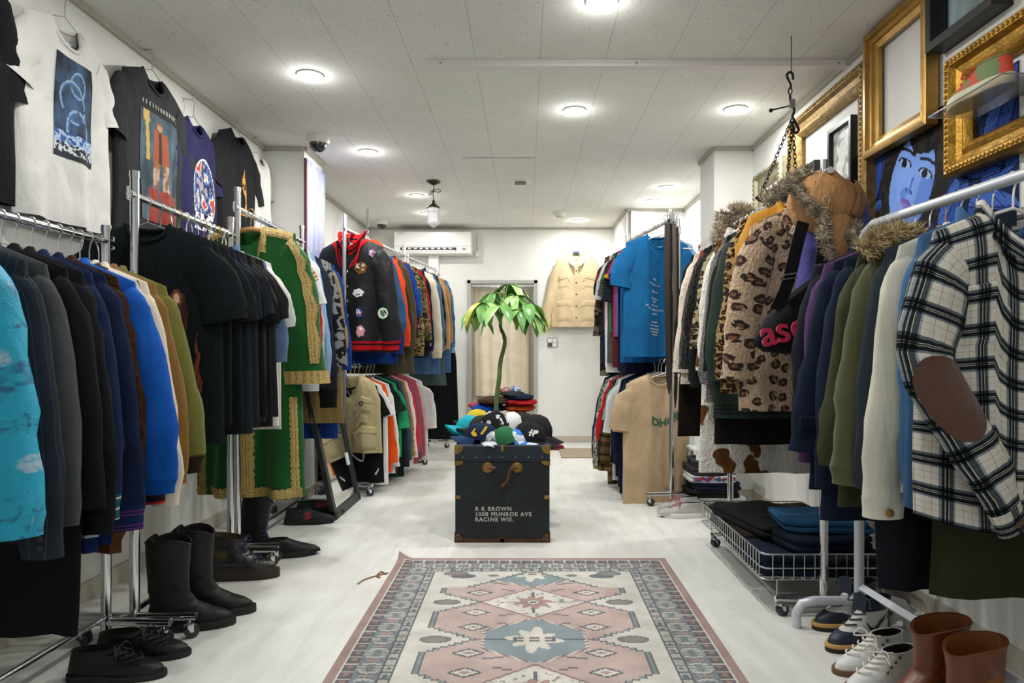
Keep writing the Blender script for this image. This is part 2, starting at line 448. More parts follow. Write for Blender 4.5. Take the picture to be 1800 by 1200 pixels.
# pendant lamp, unlit
p = cei(762, 318); t = thing('pendant_lamp', 'small antique pendant lamp with white glass shade and dark metal fittings', 'lamp', p)
DKM = simple('bronze_dark', '#4b4136', .45, .7)
m = MB(); m.lathe([(.045, 0), (.055, -.004), (.052, -.014), (.02, -.03), (.008, -.034)], 24); m.build('ceiling_rose', DKM, t)
m = MB(); m.tube(catmull([(0,0,-.03),(.002,0,-.06),(-.004,0,-.1),(.001,0,-.16)], 12), .0035, 8)
m.tube(catmull([(0,0,-.075),(.03,.0,-.065),(.05,0,-.07),(.055,0,-.085),(.03,0,-.088),(0,0,-.08)], 16), .0032, 7)
m.tube(catmull([(0,0,-.078),(-.02,0,-.08),(-.028,0,-.1),(-.04,0,-.115)], 10), .0032, 7); m.tube(catmull([(0,0,-.08),(-.012,0,-.09),(-.02,0,-.115)], 8), .0032, 7); m.build('cord', DKM, t)
m = MB(); m.lathe([(.006, -.15), (.012, -.165), (.014, -.18), (.04, -.2), (.052, -.212), (.052, -.22)], 20); m.build('cap', DKM, t)
m = MB(); m.lathe([(.05, -.215), (.054, -.225), (.054, -.25), (.048, -.256), (.05, -.262), (.05, -.33), (.044, -.345), (.001, -.375)], 8); m.build('glass_shade', simple('milk_glass', '#eeeef0', .2, spec=.6), t, 0)
# thin chain hanging from the ceiling by the bomber jacket
def chain(name, label, a, b, link=.03, r=.0022, mat=STEEL, parent=None):
    a, b = V(a), V(b); n = max(2, int((b-a).length/(link*.72))); m = MB(); d = (b-a).normalized(); o = d.orthogonal().normalized(); q = d.cross(o)
    for i in range(n):
        c = a.lerp(b, (i+.5)/n); e = o if i % 2 else q
        m.tube([c+d*(cos(k*pi/5)*link*.5)+e*(sin(k*pi/5)*link*.26) for k in range(10)], r, 5, closed=True)
    ob = m.build(name, mat, parent)
    return tag(ob, label, 'chain') if label else ob
chain('hanging_chain', 'thin steel chain hanging from the ceiling above the varsity jacket', cei(646, 366), at(645, 425, 6.3), .045, .003)
# ---------------------------------------------------------------- far wall
x0, x1 = (698-925)*YB/F, (831-925)*YB/F; z1, z0 = EYE+(620-412)*YB/F, EYE+(620-450)*YB/F
t = thing('air_conditioner', 'white wall mounted air conditioner on the far wall', 'air conditioner', ((x0+x1)/2, YB, z0)); W = (x1-x0)/2; Hh = z1-z0
m = MB(); m.prism([(-W, .0), (-W, Hh), (W, Hh), (W, 0)], -.19); m.build('housing', WHITEPL, t, 0, .012)
m = MB(); m.box((-W+.005, -.2, Hh*.34), (W-.005, -.188, Hh*.97)); m.build('front_panel', simple('ac_white', '#f4f3ef', .3), t, 0, .004)
m = MB(); m.box((-W+.07, -.194, Hh*.13), (W-.16, -.18, Hh*.28)); m.build('air_outlet', simple('ac_slot', '#2b2b2b', .6), t, 0)
m = MB()
for k in range(9): m.box((-W+.09+k*.062, -.198, Hh*.2), (-W+.125+k*.062, -.19, Hh*.25))
m.box((-W+.07, -.2, Hh*.08), (W-.17, -.185, Hh*.15)); m.build('louver', WHITEPL, t, 0)
m = MB(); m.box((-.06, -.09, -.2), (.05, 0, .01)); m.build('pipe_cover', WHITEPL, t, 0, .01)
m = MB(); m.box((W-.1, -.196, Hh*.17), (W-.06, -.19, Hh*.24)); m.build('receiver_window', simple('ac_grey', '#8b8b88', .4), t, 0)
m = MB(); vs, fs = text_mesh('DAIKIN', .022); m.add([(x, -.202, z) for x, z, _ in vs], fs, M=Matrix.Translation((-W+.08, 0, Hh*.9))); m.build('logo', simple('logo_grey', '#777777', .5), t, 0)
zc = z1+.045
m = MB(); m.box((x0+.04, YB-.06, z1+.002), (x1-.1, YB, zc)); tag(m.build('wall_plate', simple('plate_pale', '#d9d6cc', .6), ang=0, bevel=.004), 'pale mounting board above the air conditioner', 'board')
q = at(839, 447, YB); t = thing('wall_outlet', 'small white wall outlet and cord beside the air conditioner', 'outlet', q)
m = MB(); m.box((-.02, -.02, -.03), (.02, 0, .03)); m.build('plug', WHITEPL, t, 0, .004)
m = MB(); m.tube([(0, -.008, .03), (0, -.006, .25)], .004, 6); m.build('cord', simple('cord_beige', '#c9c2b2', .6), t)
q = at(971, 602, YB); t = thing('light_switch', 'silver edged light switch plate on the far wall', 'switch', q)
m = MB(); m.box((-.055, -.008, -.055), (.055, 0, .055)); m.build('plate', STEEL, t, 0, .002)
for i, (dx, dz) in enumerate(((-.027,.025),(.024,.025),(-.027,-.025),(.024,-.025))):
    m = MB(); m.box((dx-.021, -.013, dz-.02), (dx+.021, -.007, dz+.02)); m.build('rocker', simple('switch_dark', '#4a4740', .5) if i == 2 else WHITEPL, t, 0)
# lamp of the passage behind the doorway
pl = bpy.data.lights.new('passage_lamp', 'AREA'); pl.shape = 'DISK'; pl.size = .12; pl.energy = 5; pl.color = LAMP_COL
plo = bpy.data.objects.new('passage_lamp', pl); COL.objects.link(plo); plo.location = (-.3, YB+.65, CEIL-.01)
# curtain in the doorway
CUR = fab('curtain', '#e3d6bd', bump=.2)
t = thing('curtain', 'cream curtain of two lengths hung in the far doorway', 'curtain', ((DX0+DX1)/2, YB+.16, 0)); w = (DX1-DX0)/2
def drape(z0, z1, yo, seed, amp=.018, n=60):
    r = random.Random(seed); ph = [r.uniform(0, 6.3) for _ in range(4)]; P = []
    for i in range(14):
        z = lerp(z1, z0, i/13); row = []
        for k in range(n):
            x = lerp(-w+.015, w-.015, k/(n-1)); s = x/w
            row.append((x, yo+amp*(sin(s*13+ph[0])+.6*sin(s*23+ph[1]+z*.7))*(.5+.5*i/13)*(1.7 if abs(s) > .75 else .6), z))
        P.append(row)
    m = MB(); m.grid(P); return m
drape(.03, 1.35, .05, 2).build('lower_drape', fab('curtain_lower', '#ded3bd', bump=.2), t)
drape(.5, 1.70, .0, 1).build('upper_drape', CUR, t)
m = MB(); m.tube([(-w, 0, 1.71), (w, 0, 1.71)], .008, 8)
m.build('curtain_rod', STEEL, t)
for k in range(9):
    m = MB(); x = lerp(-w+.04, w-.04, k/8); m.tube([(x+.012*cos(a*pi/4), 0, 1.712+.014*sin(a*pi/4)) for a in range(8)], .002, 5, closed=True); m.build('ring', STEEL, t)
# things at the far right corner
q = at(1107, 367, 6.5)
m = MB(); m.box((.99, 6.44, 1.6), (1.03, 6.5, CEIL-.03)); struct(m.build('trim_4', simple('duct_white', '#e4e2de', .5), ang=0, bevel=.003))
m = MB(); m.box(((1117-925)*6.5/F, 6.485, 1.8), ((1149-925)*6.5/F, 6.5, EYE+250*6.5/F)); o = m.build('wall_poster', simple('poster_white', '#fbfaf7', .5), ang=0); tag(o, 'white paper poster with pink lettering at the far corner', 'poster')
vs, fs = text_mesh('CLASSIC', .035); m = MB(); m.add([(x, 0, z) for x, z, _ in vs], fs, M=Matrix.Translation(((1133-925)*6.5/F, 6.483, EYE+241*6.5/F))); m.build('lettering', simple('pink_ink', '#e58a9a', .6), o, 0)
# mat at the far doorway
a, b = flo(1000, 805), flo(1040, 786)
m = MB(); m.box((.33, 6.35, 0), (.78, 6.95, .012)); tag(m.build('door_mat', fab('mat', '#a79a84'), ang=0, bevel=.004), 'thin beige door mat on the floor by the far wall', 'mat')
# painting strip on the side of the column
def m_paint():
    t = NT('lilac_painting'); o = t.ob()
    n = t.noise(1, 4, t.n('VectorMath', {0: o, 1: (6, 9, 3)}, operation='MULTIPLY').outputs[0], .8)
    return t.fin(t.ramp(n, [(.3, hx('#8478a0')), (.45, hx('#8f96b8')), (.6, hx('#a9b0c6')), (.75, hx('#957f93'))]), .6)
t = thing('canvas_painting', 'tall narrow lilac and pale blue abstract canvas on the column side', 'painting', (-1.476, 4.74, 1.55))
m = MB(); m.box((0, -.2, -.32), (.02, .2, .72)); m.build('canvas', m_paint(), t, 0)
m = MB(); m.box((0, -.206, -.325), (.016, -.2, .725)); m.build('edge', simple('maroon_edge', '#7a3a44', .6), t, 0)
# ---------------------------------------------------------------- hangers
def radians_(x): return math.radians(x)
def hanger_mesh(style):
    m = MB(); hook = [V((.013*cos(a), 0, .0+.0165*sin(a)+.0)) for a in [radians_(x) for x in range(200, -61, -20)]]
    if style == 'wire':
        p = hook+[V((.002, 0, -.03)), V((0, 0, -.045)), V((0, 0, -.075))]
        m.tube(p, .0021, 6)
        m.tube([(0,0,-.075), (.10,0,-.115), (.20,0,-.155), (.205,0,-.162), (.19,0,-.166), (-.19,0,-.166), (-.205,0,-.162), (-.20,0,-.155), (-.10,0,-.115)], .0019, 6, closed=True)
    elif style == 'white':
        m.tube(hook+[V((.002, 0, -.03)), V((0, 0, -.05)), V((0, 0, -.075))], .0026, 6)
        m.tube([(0,0,-.075), (.10,0,-.105), (.195,0,-.15), (.2,0,-.16), (.18,0,-.166), (-.18,0,-.166), (-.2,0,-.16), (-.195,0,-.15), (-.10,0,-.105)], .0042, 6, closed=True)
    else:
        m.tube(hook+[V((.002, 0, -.03)), V((0, 0, -.05)), V((0, 0, -.08))], .0021, 6)
        m.tube(catmull([(-.21,0,-.16), (-.12,0,-.115), (0,0,-.082), (.12,0,-.115), (.21,0,-.16)], 16), [.006+.006*sin(pi*k/15) for k in range(16)], 8)
    return m
HSRC = {}
def hanger(style, loc, yaw, label, flipx=False):
    if style not in HSRC:
        mat = {'wire': WIRE, 'white': WHITEPL, 'wood': WOOD, 'gold': simple('gold_wire', '#c9a24a', .35, .8), 'black': simple('black_plastic', '#1a1a1b', .4)}[style]
        o = hanger_mesh({'gold': 'wire', 'black': 'white'}.get(style, style)).build('clothes_hanger', mat); HSRC[style] = o
    else:
        o = HSRC[style].copy(); COL.objects.link(o)
    o.location = loc; o.rotation_euler = (0, 0, yaw+(pi if flipx else 0))
    return tag(o, label, 'hanger', 'clothes hangers')
# ---------------------------------------------------------------- garments
class G:
    """one hanging garment: local x across the shoulders, -y the front, z = 0 at the rail"""
    def __init__(g, name, label, cat, mat, loc, yaw=0, group=None, L=.70, sw=.21, bw=.25, hw=.25, T=.022, slope=.36, nw=.075, nd=.075, nb=.018, hd=.085,
                 fold=.012, kf=2.3, hemc=.0, seed=1, rows=18, skew=0., open_v=None, rot=None):
        g.L, g.sw, g.bw, g.hw, g.T, g.slope, g.nw, g.nd, g.nb, g.hd, g.fold, g.kf, g.hemc, g.skew = L, sw, bw, hw, T, slope, nw, nd, nb, hd, fold, kf, hemc, skew
        g.mat = mat; r = g.r = random.Random(seed*7919+13)
        g.ph = [r.uniform(0, 6.283) for _ in range(8)]
        g.root = thing(name, label, cat, loc, yaw, group, rot)
        un = nw/sw
        pos = [0, un*.3, un*.6, un*.85, un, un+(1-un)*.15, un+(1-un)*.35, un+(1-un)*.6, un+(1-un)*.82, un+(1-un)*.95, 1.]
        g.us = [-q for q in reversed(pos[1:])]+pos; g.un = un
        g.vs = [0, .008, .02, .04, .07, .1, .14, .19, .25, .32, .4, .48, .56, .64, .72, .8, .87, .93, .97, 1.0]
        m = MB(); P = []; UV = []
        for v in g.vs:
            P.append([g.S(u, v, -1) for u in g.us]+[g.S(u, v, 1) for u in reversed(g.us)])
            UV.append([g.uv(u, v) for u in g.us]+[g.uv(u, v, 1) for u in reversed(g.us)])
        m.grid(P, UV, True)
        n = len(g.us); tot = 2*n                      # close the shoulder seams
        for j in range(n-1):
            a, b = g.us[j], g.us[j+1]
            if min(abs(a), abs(b)) >= un-1e-6:
                m.f.append([j, j+1, tot-2-j, tot-1-j]); m.uv.append([UV[0][j], UV[0][j+1], UV[0][tot-2-j], UV[0][tot-1-j]]); m.mi.append(0); m.col.append(None)
        g.body = m.build('body', mat, g.root, 70)
    def w(g, v): return interp([(0, g.sw), (.25, g.bw), (1, g.hw)], v)
    def ztop(g, u, side):
        x = abs(u)*g.sw
        if x >= g.nw-1e-6: return -(x-g.nw)*g.slope-.25*max(0, x-g.nw)**2
        q = sqrt(max(0, 1-(x/g.nw)**2))
        return -(g.nd if side < 0 else g.nb)*q
    def uv(g, u, v, back=0): return (u*g.w(v)+(.37 if back else 0), -v*g.L)
    def S(g, u, v, side, off=0.):
        x = u*g.w(v)+g.skew*v
        zt = g.ztop(u, side); z = zt+(-g.L+g.hemc*u*u-zt)*v
        q = 1-min(v/.13, 1)
        gv = sqrt(max(0, 1-q*q))
        if abs(u) < g.un: gv = max(gv, .85*sqrt(1-(u/g.un)**2))
        b = g.T*sqrt(max(0, 1-abs(u)**2.6))*gv+.0025
        p = g.ph; e = v**1.25
        f = g.fold*e*(sin(g.kf*pi*u+p[0]+.8*sin(3*v+p[1]))+.55*sin(g.kf*1.9*pi*u+p[2])*v)
        f += .0035*sin(9*v+5*u+p[3])*sin(6*u-7*v+p[4])*min(1, v*6)
        return V((x, side*(b+off)+f, z-g.hd))
    # --- surface pieces
    def patch(g, name, u0, u1, v0, v1, mat, off=.004, side=-1, nx=8, ny=8, shape=None, label=None, parent=None):
        m = MB(); P = []; UV = []
        for i in range(ny+1):
            t = i/ny; row = []; ru = []
            for j in range(nx+1):
                s = j/nx; u, v = lerp(u0, u1, s), lerp(v0, v1, t)
                if shape == 'round':      # an ellipse
                    a, b = 2*s-1, 2*t-1
                    k = sqrt(max(a*a, b*b)/(a*a+b*b)) if (a or b) else 1
                    u, v = lerp(u0, u1, .5+.5*a*k), lerp(v0, v1, .5+.5*b*k)
                edge = i in (0, ny) or j in (0, nx)
                row.append(g.S(u, v, side, .0005 if edge else off)); ru.append(g.uv(u, v))
            P.append(row); UV.append(ru)
        m.grid(P, UV); return m.build(name, mat, parent or g.root, 60, label=label)
    def vz(g, u, f, side): zt = g.ztop(u, side); return cl((-f*g.L-zt)/(-g.L+g.hemc*u*u-zt))
    def print_(g, u0, u1, v0, v1, nx, ny, fn, side=-1, name='print', off=.0022, label=None):
        m = MB(); fs = []; cs = []; k_ = min(1., 2*nx/60); nx, ny = int(nx*1.5), int(ny*1.5)
        vs = [g.S(lerp(u0, u1, j/nx), g.vz(lerp(u0, u1, j/nx), lerp(v0, v1, i/ny), side), side, off) for i in range(ny+1) for j in range(nx+1)]
        for i in range(ny):
            for j in range(nx):
                c = fn((j+.5)/nx, (i+.5)/ny)
                if c is None: continue
                c = hx(c) if isinstance(c, str) else c
                fs.append((i*(nx+1)+j, (i+1)*(nx+1)+j, (i+1)*(nx+1)+j+1, i*(nx+1)+j+1)); cs.append(c)
        used = sorted({k for f in fs for k in f}); ix = {k: i for i, k in enumerate(used)}
        m.add([vs[k] for k in used], [tuple(ix[k] for k in f) for f in fs], None, None, cs)
        return m.build(name, PRINT, g.root, 0, label=label)
    def text(g, txt, x, z, size, mat, side=-1, name='lettering', **k):
        vs, fs = text_mesh(txt, size, **k); m = MB(); P = []
        for a, b, _ in vs:
            if side > 0: a = -a
            v = -(z+b)/g.L; u = (x+a)/g.w(v)
            P.append(g.S(u, v, side, .003))
        m.add(P, fs); return m.build(name, mat, g.root, 0)
    def rib_hem(g, mat, ln=.06, tuck=.93):
        m = MB(); P = []; UV = []; n = 40
        for i in range(5):
            t = i/4; row = []; ru = []
            for k in range(n):
                a = k/n*2; side = -1 if a < 1 else 1; u = (-1+2*a) if a < 1 else (3-2*a)
                p = g.S(u, 1., side); p.x *= lerp(1, tuck, min(1, t*2)); p.z -= ln*t-.002; p.y += side*.0015*(1 if k % 2 else -1)
                row.append(p); ru.append((p.x, -t*ln))
            P.append(row); UV.append(ru)
        m.grid(P, UV, True); return m.build('hem_band', mat, g.root, 60)
    # --- sleeves
    def sleeve(g, path, wid, flat=.62, mat=None, sides=(-1, 1), cuff=None, n=14, seed=0, yoff=0., extra=None):
        """path: (outward from the shoulder tip, down from it) points; wid: half widths along it"""
        for sd in sides:
            pth = extra[sd] if extra and sd in extra else path
            zs = g.ztop(1, -1)-g.hd
            pts = [V((sd*(g.sw+a), yoff*i/len(pth)+(c[0] if c else 0), zs-b)) for i, (a, b, *c) in enumerate(pth)]
            C = catmull(pts, n); W = [interp([(i/(len(wid)-1), q) for i, q in enumerate(wid)], k/(n-1)) for k in range(n)]
            ph = [g.r.uniform(0, 6.28) for _ in range(4)]; N = 16
            def ring(k, N=N, grow=0., C=C, W=W, sd=sd, ph=ph):
                a = C[max(0, k-1)]; b = C[min(n-1, k+1)]; T = (b-a).normalized(); Y = V((0, 1, 0)); X = T.cross(Y).normalized()
                t = k/(n-1); out = []
                for q in range(N):
                    th = 2*pi*q/N; wr = 1+.07*sin(3*th+7*t+ph[0])*t+.05*sin(11*t+2*th+ph[1])
                    q_ = C[k]+X*cos(th)*(W[k]*wr+grow)*sd+Y*sin(th)*(W[k]*flat*wr+grow)
                    e_ = .011*min(1, t*4)*(1-.4*(t > .95)); out.append(q_+X*sd*e_*mnoise.noise(V((q_.x*9+ph[2], q_.y*14, q_.z*15)))+Y*e_*mnoise.noise(V((q_.x*14, q_.y*9+ph[3], q_.z*17))))
                return out
            if not hasattr(g, 'rings'): g.rings = {}
            g.rings[sd] = ring
            m = MB(); P = []; UV = []; ln = 0
            for k in range(n):
                if k: ln += (C[k]-C[k-1]).length
                R_ = ring(k); P.append(R_); UV.append([((q/N if q <= N/2 else 1-q/N)*2*W[k]*1.6+.11, -ln-.06) for q in range(N)])
            tip = sum(P[0], V())/N
            m.grid(P, UV, True); m.add([p for p in P[0]], [tuple(range(N))], UV[0])
            so = m.build('sleeve', mat or g.mat, g.root, 70)
            if cuff:
                cm, cl_, tuck = cuff; T = (C[-1]-C[-2]).normalized(); base = ring(n-1); c0 = C[-1]; m = MB(); P = []; UV = []
                for i in range(5):
                    t = i/4; sc = lerp(1.02, tuck, min(1, t*1.6))
                    P.append([c0+(p-c0)*sc+T*(cl_*t-.004) for p in base]); UV.append([(q/N*.3, -t*cl_) for q in range(N)])
                m.grid(P, UV, True); m.build('cuff', cm, so, 60)
    def sleeve_patch(g, sd, t0, t1, a0, a1, mat, name='elbow_patch', n=14):
        """an oval of cloth on the front of a sleeve: t along it, angle a round it (degrees)"""
        ring = g.rings[sd]; m = MB(); P = []
        for i in range(9):
            row = []
            for j in range(9):
                a, b = 2*j/8-1, 2*i/8-1
                k = sqrt(max(a*a, b*b)/(a*a+b*b)) if (a or b) else 1
                t = lerp(t0, t1, .5+.5*b*k)*(n-1); th = math.radians(lerp(a0, a1, .5+.5*a*k))
                k0 = min(int(t), n-2); fr = t-k0; N = 16
                def pt(kk):
                    q = th/(2*pi)*N; q0 = int(math.floor(q)) % N; f2 = q-math.floor(q); R_ = ring(kk, N, .004)
                    return R_[q0].lerp(R_[(q0+1) % N], f2)
                row.append(pt(k0).lerp(pt(k0+1), fr))
            P.append(row)
        m.grid(P); return m.build(name, mat, g.root, 60)
    # --- collars, fronts
    def neckband(g, mat=None, r=.008):
        m = MB(); n = 10; path = []
        for k in range(2*n):
            a = k/n; side = -1 if a < 1 else 1; u = g.un*((-1+2*a) if a < 1 else (3-2*a))
            p = g.S(u, 0, side); path.append(p)
        m.tube(path, r, 6, closed=True); return m.build('neckband', mat or g.mat, g.root)
    def neck_curve(g, n=22, gap=.02, drop=None):
        d = g.nd if drop is None else drop; out = []
        for k in range(n+1):
            a = lerp(-pi*.5+gap*6, 1.5*pi-gap*6, k/n)      # from the front, round the back, to the front again
            x = g.nw*cos(a)
            y = sin(a); yy = (g.T*.9+.006)*y
            z = -(d if y < 0 else g.nb)*abs(y)**1.3
            out.append((V((x, yy, z-g.hd)), V((cos(a), y*.8, 0)).normalized()))
        return out
    def collar(g, mat=None, up=.032, fall=.055, tip=.03, out=.024, name='collar', drop=None, gap=.02):
        nc = g.neck_curve(22, gap, drop); m = MB(); P = []; n = len(nc)-1; UV = []
        prof = [(-.012, 0.), (up*.6, .004), (up, .012), (up*.85, .020), (up*.4-fall*.25, out*.95), (up-fall, out*1.35)]
        for k, (p, d) in enumerate(nc):
            e = abs(2*k/n-1)**4; row = []; ru = []
            for i, (z, o) in enumerate(prof):
                tz = tip*e*(i/5)**2; ox = o*(1+.3*e)
                row.append(p+d*ox+V((0, -.012*e*(i/5), z*(1-.25*e)-tz))); ru.append((k*.02, i*.02+.3))
            P.append(row); UV.append(ru)
        m.grid(P, UV); return m.build(name, mat or g.mat, g.root, 60)
    def stand(g, mat=None, up=.05, name='stand_collar', drop=None, lean=.012):
        nc = g.neck_curve(22, .012, drop); m = MB()
        P = [[p+d*lean*t+V((0, 0, -.006+up*t)) for p, d in nc] for t in (0, .35, .7, 1.)]+[[p+d*(lean-.006)+V((0, 0, up*.98)) for p, d in nc]]+[[p-d*.005+V((0, 0, 0)) for p, d in nc]]
        UV = [[(k*.02, t*up) for k in range(len(nc))] for t in (0, .35, .7, 1., 1., 0)]
        m.grid(P, UV); return m.build(name, mat or g.mat, g.root, 60)
    def placket(g, mat=None, v0=.09, v1=1., wu=.07, buttons=5, bmat=None, br=.0085, u=0., side=-1):
        m = MB(); P = []; UV = []
        for i in range(15):
            v = lerp(v0, v1, i/14); w = wu*.25/g.w(v)
            P.append([g.S(u+a*w, v, side, o) for a, o in ((-1, .0003), (-.9, .004), (.9, .004), (1, .0003))]); UV.append([g.uv(u+a*w, v) for a in (-1, -.9, .9, 1)])
        m.grid(P, UV); m.build('placket', mat or g.mat, g.root, 40)
        for k in range(buttons):
            v = lerp(v0+.03, v1-.12, k/max(1, buttons-1)); g.button(u, v, bmat or BTNK, br, side)
    def button(g, u, v, mat=None, r=.0085, side=-1, off=.005, name='button', parent=None):
        p = g.S(u, v, side, off); m = MB(); m.lathe([(r*.9, 0), (r, .0015), (r*.85, .003), (r*.5, .0022), (.0005, .0022)], 12, Matrix.Translation(p) @ Matrix.Rotation(pi/2*(1 if side < 0 else -1), 4, 'X'))
        return m.build(name, mat or BTNK, parent or g.root)
    def lapels(g, mat=None, v1=.42, w=.07):
        for sd in (-1, 1):
            m = MB(); P = []
            for i in range(13):
                t = i/12; v = lerp(0.0, v1, t); ui = sd*lerp(g.un*.95, .02, t); wid = (w*sin(pi*min(1, t*1.15+.12))**.8 if t < .9 else w*.3)/g.w(v)
                if i in (4,): wid *= .72
                P.append([g.S(ui, v, -1, .003), g.S(ui+sd*wid*.5, v, -1, .009), g.S(ui+sd*wid, v, -1, .006)])
            m.grid(P); m.build('lapel', mat or g.mat, g.root, 60)
def jkt_sleeve(l=.6, out=.045, w=(.085, .088, .078, .07, .058)):
    o = out*.75; w = [q*k for q, k in zip(w, (.82, .80, .80, .82, .88))]
    return dict(path=[(-.055, .075), (-.034, .10), (-.012+o*.15, .19), (o*.55, .36*l/.6), (o*.95, .48*l/.6), (o*1.1, l)], wid=w)
def tee_sleeve(l=.22, out=.075, w=(.085, .092, .095, .1)):
    return dict(path=[(-.06, .075), (-.03, .095), (out*.2, .16), (out*.5, l)], wid=[q*k for q, k in zip(w, (.80, .74, .72, .72))])
# ---------------------------------------------------------------- rails and clothes racks
class Rail:
    def __init__(s, a, b, z, gap=.06):
        s.gap = gap; s.used = 0; s.tail = 'hanging on its rack'; s.a = V(a); s.b = V(b); s.z = z; d = (s.b-s.a); d = d if d.y > 0 else -d; s.yaw = atan2(d.y, d.x)-pi/2
    def p(s, y):
        t = (y-s.a.y)/(s.b.y-s.a.y); q = s.a.lerp(s.b, t); return V((q.x, q.y, s.z))
def caster(parent, x, y, z, mat=CHROME, r=.024, yaw=0.):
    M = Matrix.Translation((x, y, 0)) @ Matrix.Rotation(yaw, 4, 'Z')
    m = MB(); m.tube([(0, 0, r*2.1), (0, 0, z)], .006, 8, M=M); m.lathe([(.012, r*2.2), (.018, r*2.05), (.019, r*1.8), (.001, r*1.75)], 14, M)
    for s in (-1, 1): m.prism([(-.010, r*2.0), (.012, r*2.0), (.014, r*.9), (.003, r*.9)], .002, M @ Matrix.Translation((0, s*.014-.001, 0)))
    c = m.build('caster', mat, parent)
    for s in (-1, 1):
        w = MB(); w.lathe([(r*.35, -.006), (r*.95, -.006), (r, -.003), (r, .003), (r*.95, .006), (r*.35, .006)], 18, M @ Matrix.Translation((.008, s*.0072, r)) @ Matrix.Rotation(pi/2, 4, 'X')); w.build('wheel', RUBBER if mat is not CHROME else simple('caster_wheel', '#2a2b2d', .35), c)
def rack(label, a, b, z, zt=None, half=.21, base=.075, mat=CHROME, lower=None, halves=None, base_r=.0145):
    """rolling rail: two poles, a top rail, a cross foot with two casters under each pole"""
    a, b = V((a[0], a[1], 0)), V((b[0], b[1], 0)); r = Rail(a, b, z)
    t = thing('clothes_rack', label, 'clothes rack', (0, 0, 0)); d = (b-a).normalized(); n = V((d.y, -d.x, 0))
    for p in (a, b):
        m = MB(); m.tube([p+V((0, 0, base-.03)), p+V((0, 0, .5))], .0165, 14); m.tube([p+V((0, 0, .5)), p+V((0, 0, zt or z+.05))], .0145, 14)
        m.tube([p+V((0, 0, (zt or z+.05)-.018)), p+V((0, 0, (zt or z+.05)+.004))], .0165, 14); m.build('pole', mat, t)
    m = MB(); e = .03; m.tube([a-d*e+V((0, 0, z)), b+d*e+V((0, 0, z))], .0125, 12); m.build('rail', mat, t)
    for p, s in ((a, -1), (b, 1)):
        m = MB(); q = p+d*s*.03+V((0, 0, z)); m.tube([q+V((0, 0, .022)), q+d*s*.012+V((0, 0, .022)), q+d*s*.012+V((0, 0, -.022)), q+V((0, 0, -.022))], .0035, 6); m.build('end_clip', mat, t)
    if lower:
        m = MB(); m.tube([a+V((0, 0, lower)), b+V((0, 0, lower))], .0125, 12); m.build('rail', mat, t)
    h = halves or (half, half)
    for p in (a, b):
        m = MB(); m.tube([p-n*h[0]+V((0, 0, base)), p+n*h[1]+V((0, 0, base))], base_r, 12); m.build('foot_bar', mat, t)
        for s, hh in ((-1, h[0]), (1, h[1])):
            q = p+n*s*(hh-.025); caster(t, q.x, q.y, base, mat, yaw=.6*s)
    m = MB(); m.tube([a+V((0, 0, base+.02)), b+V((0, 0, base+.02))], .011, 10); m.build('stretcher', mat, t)
    return r
NG = [0]
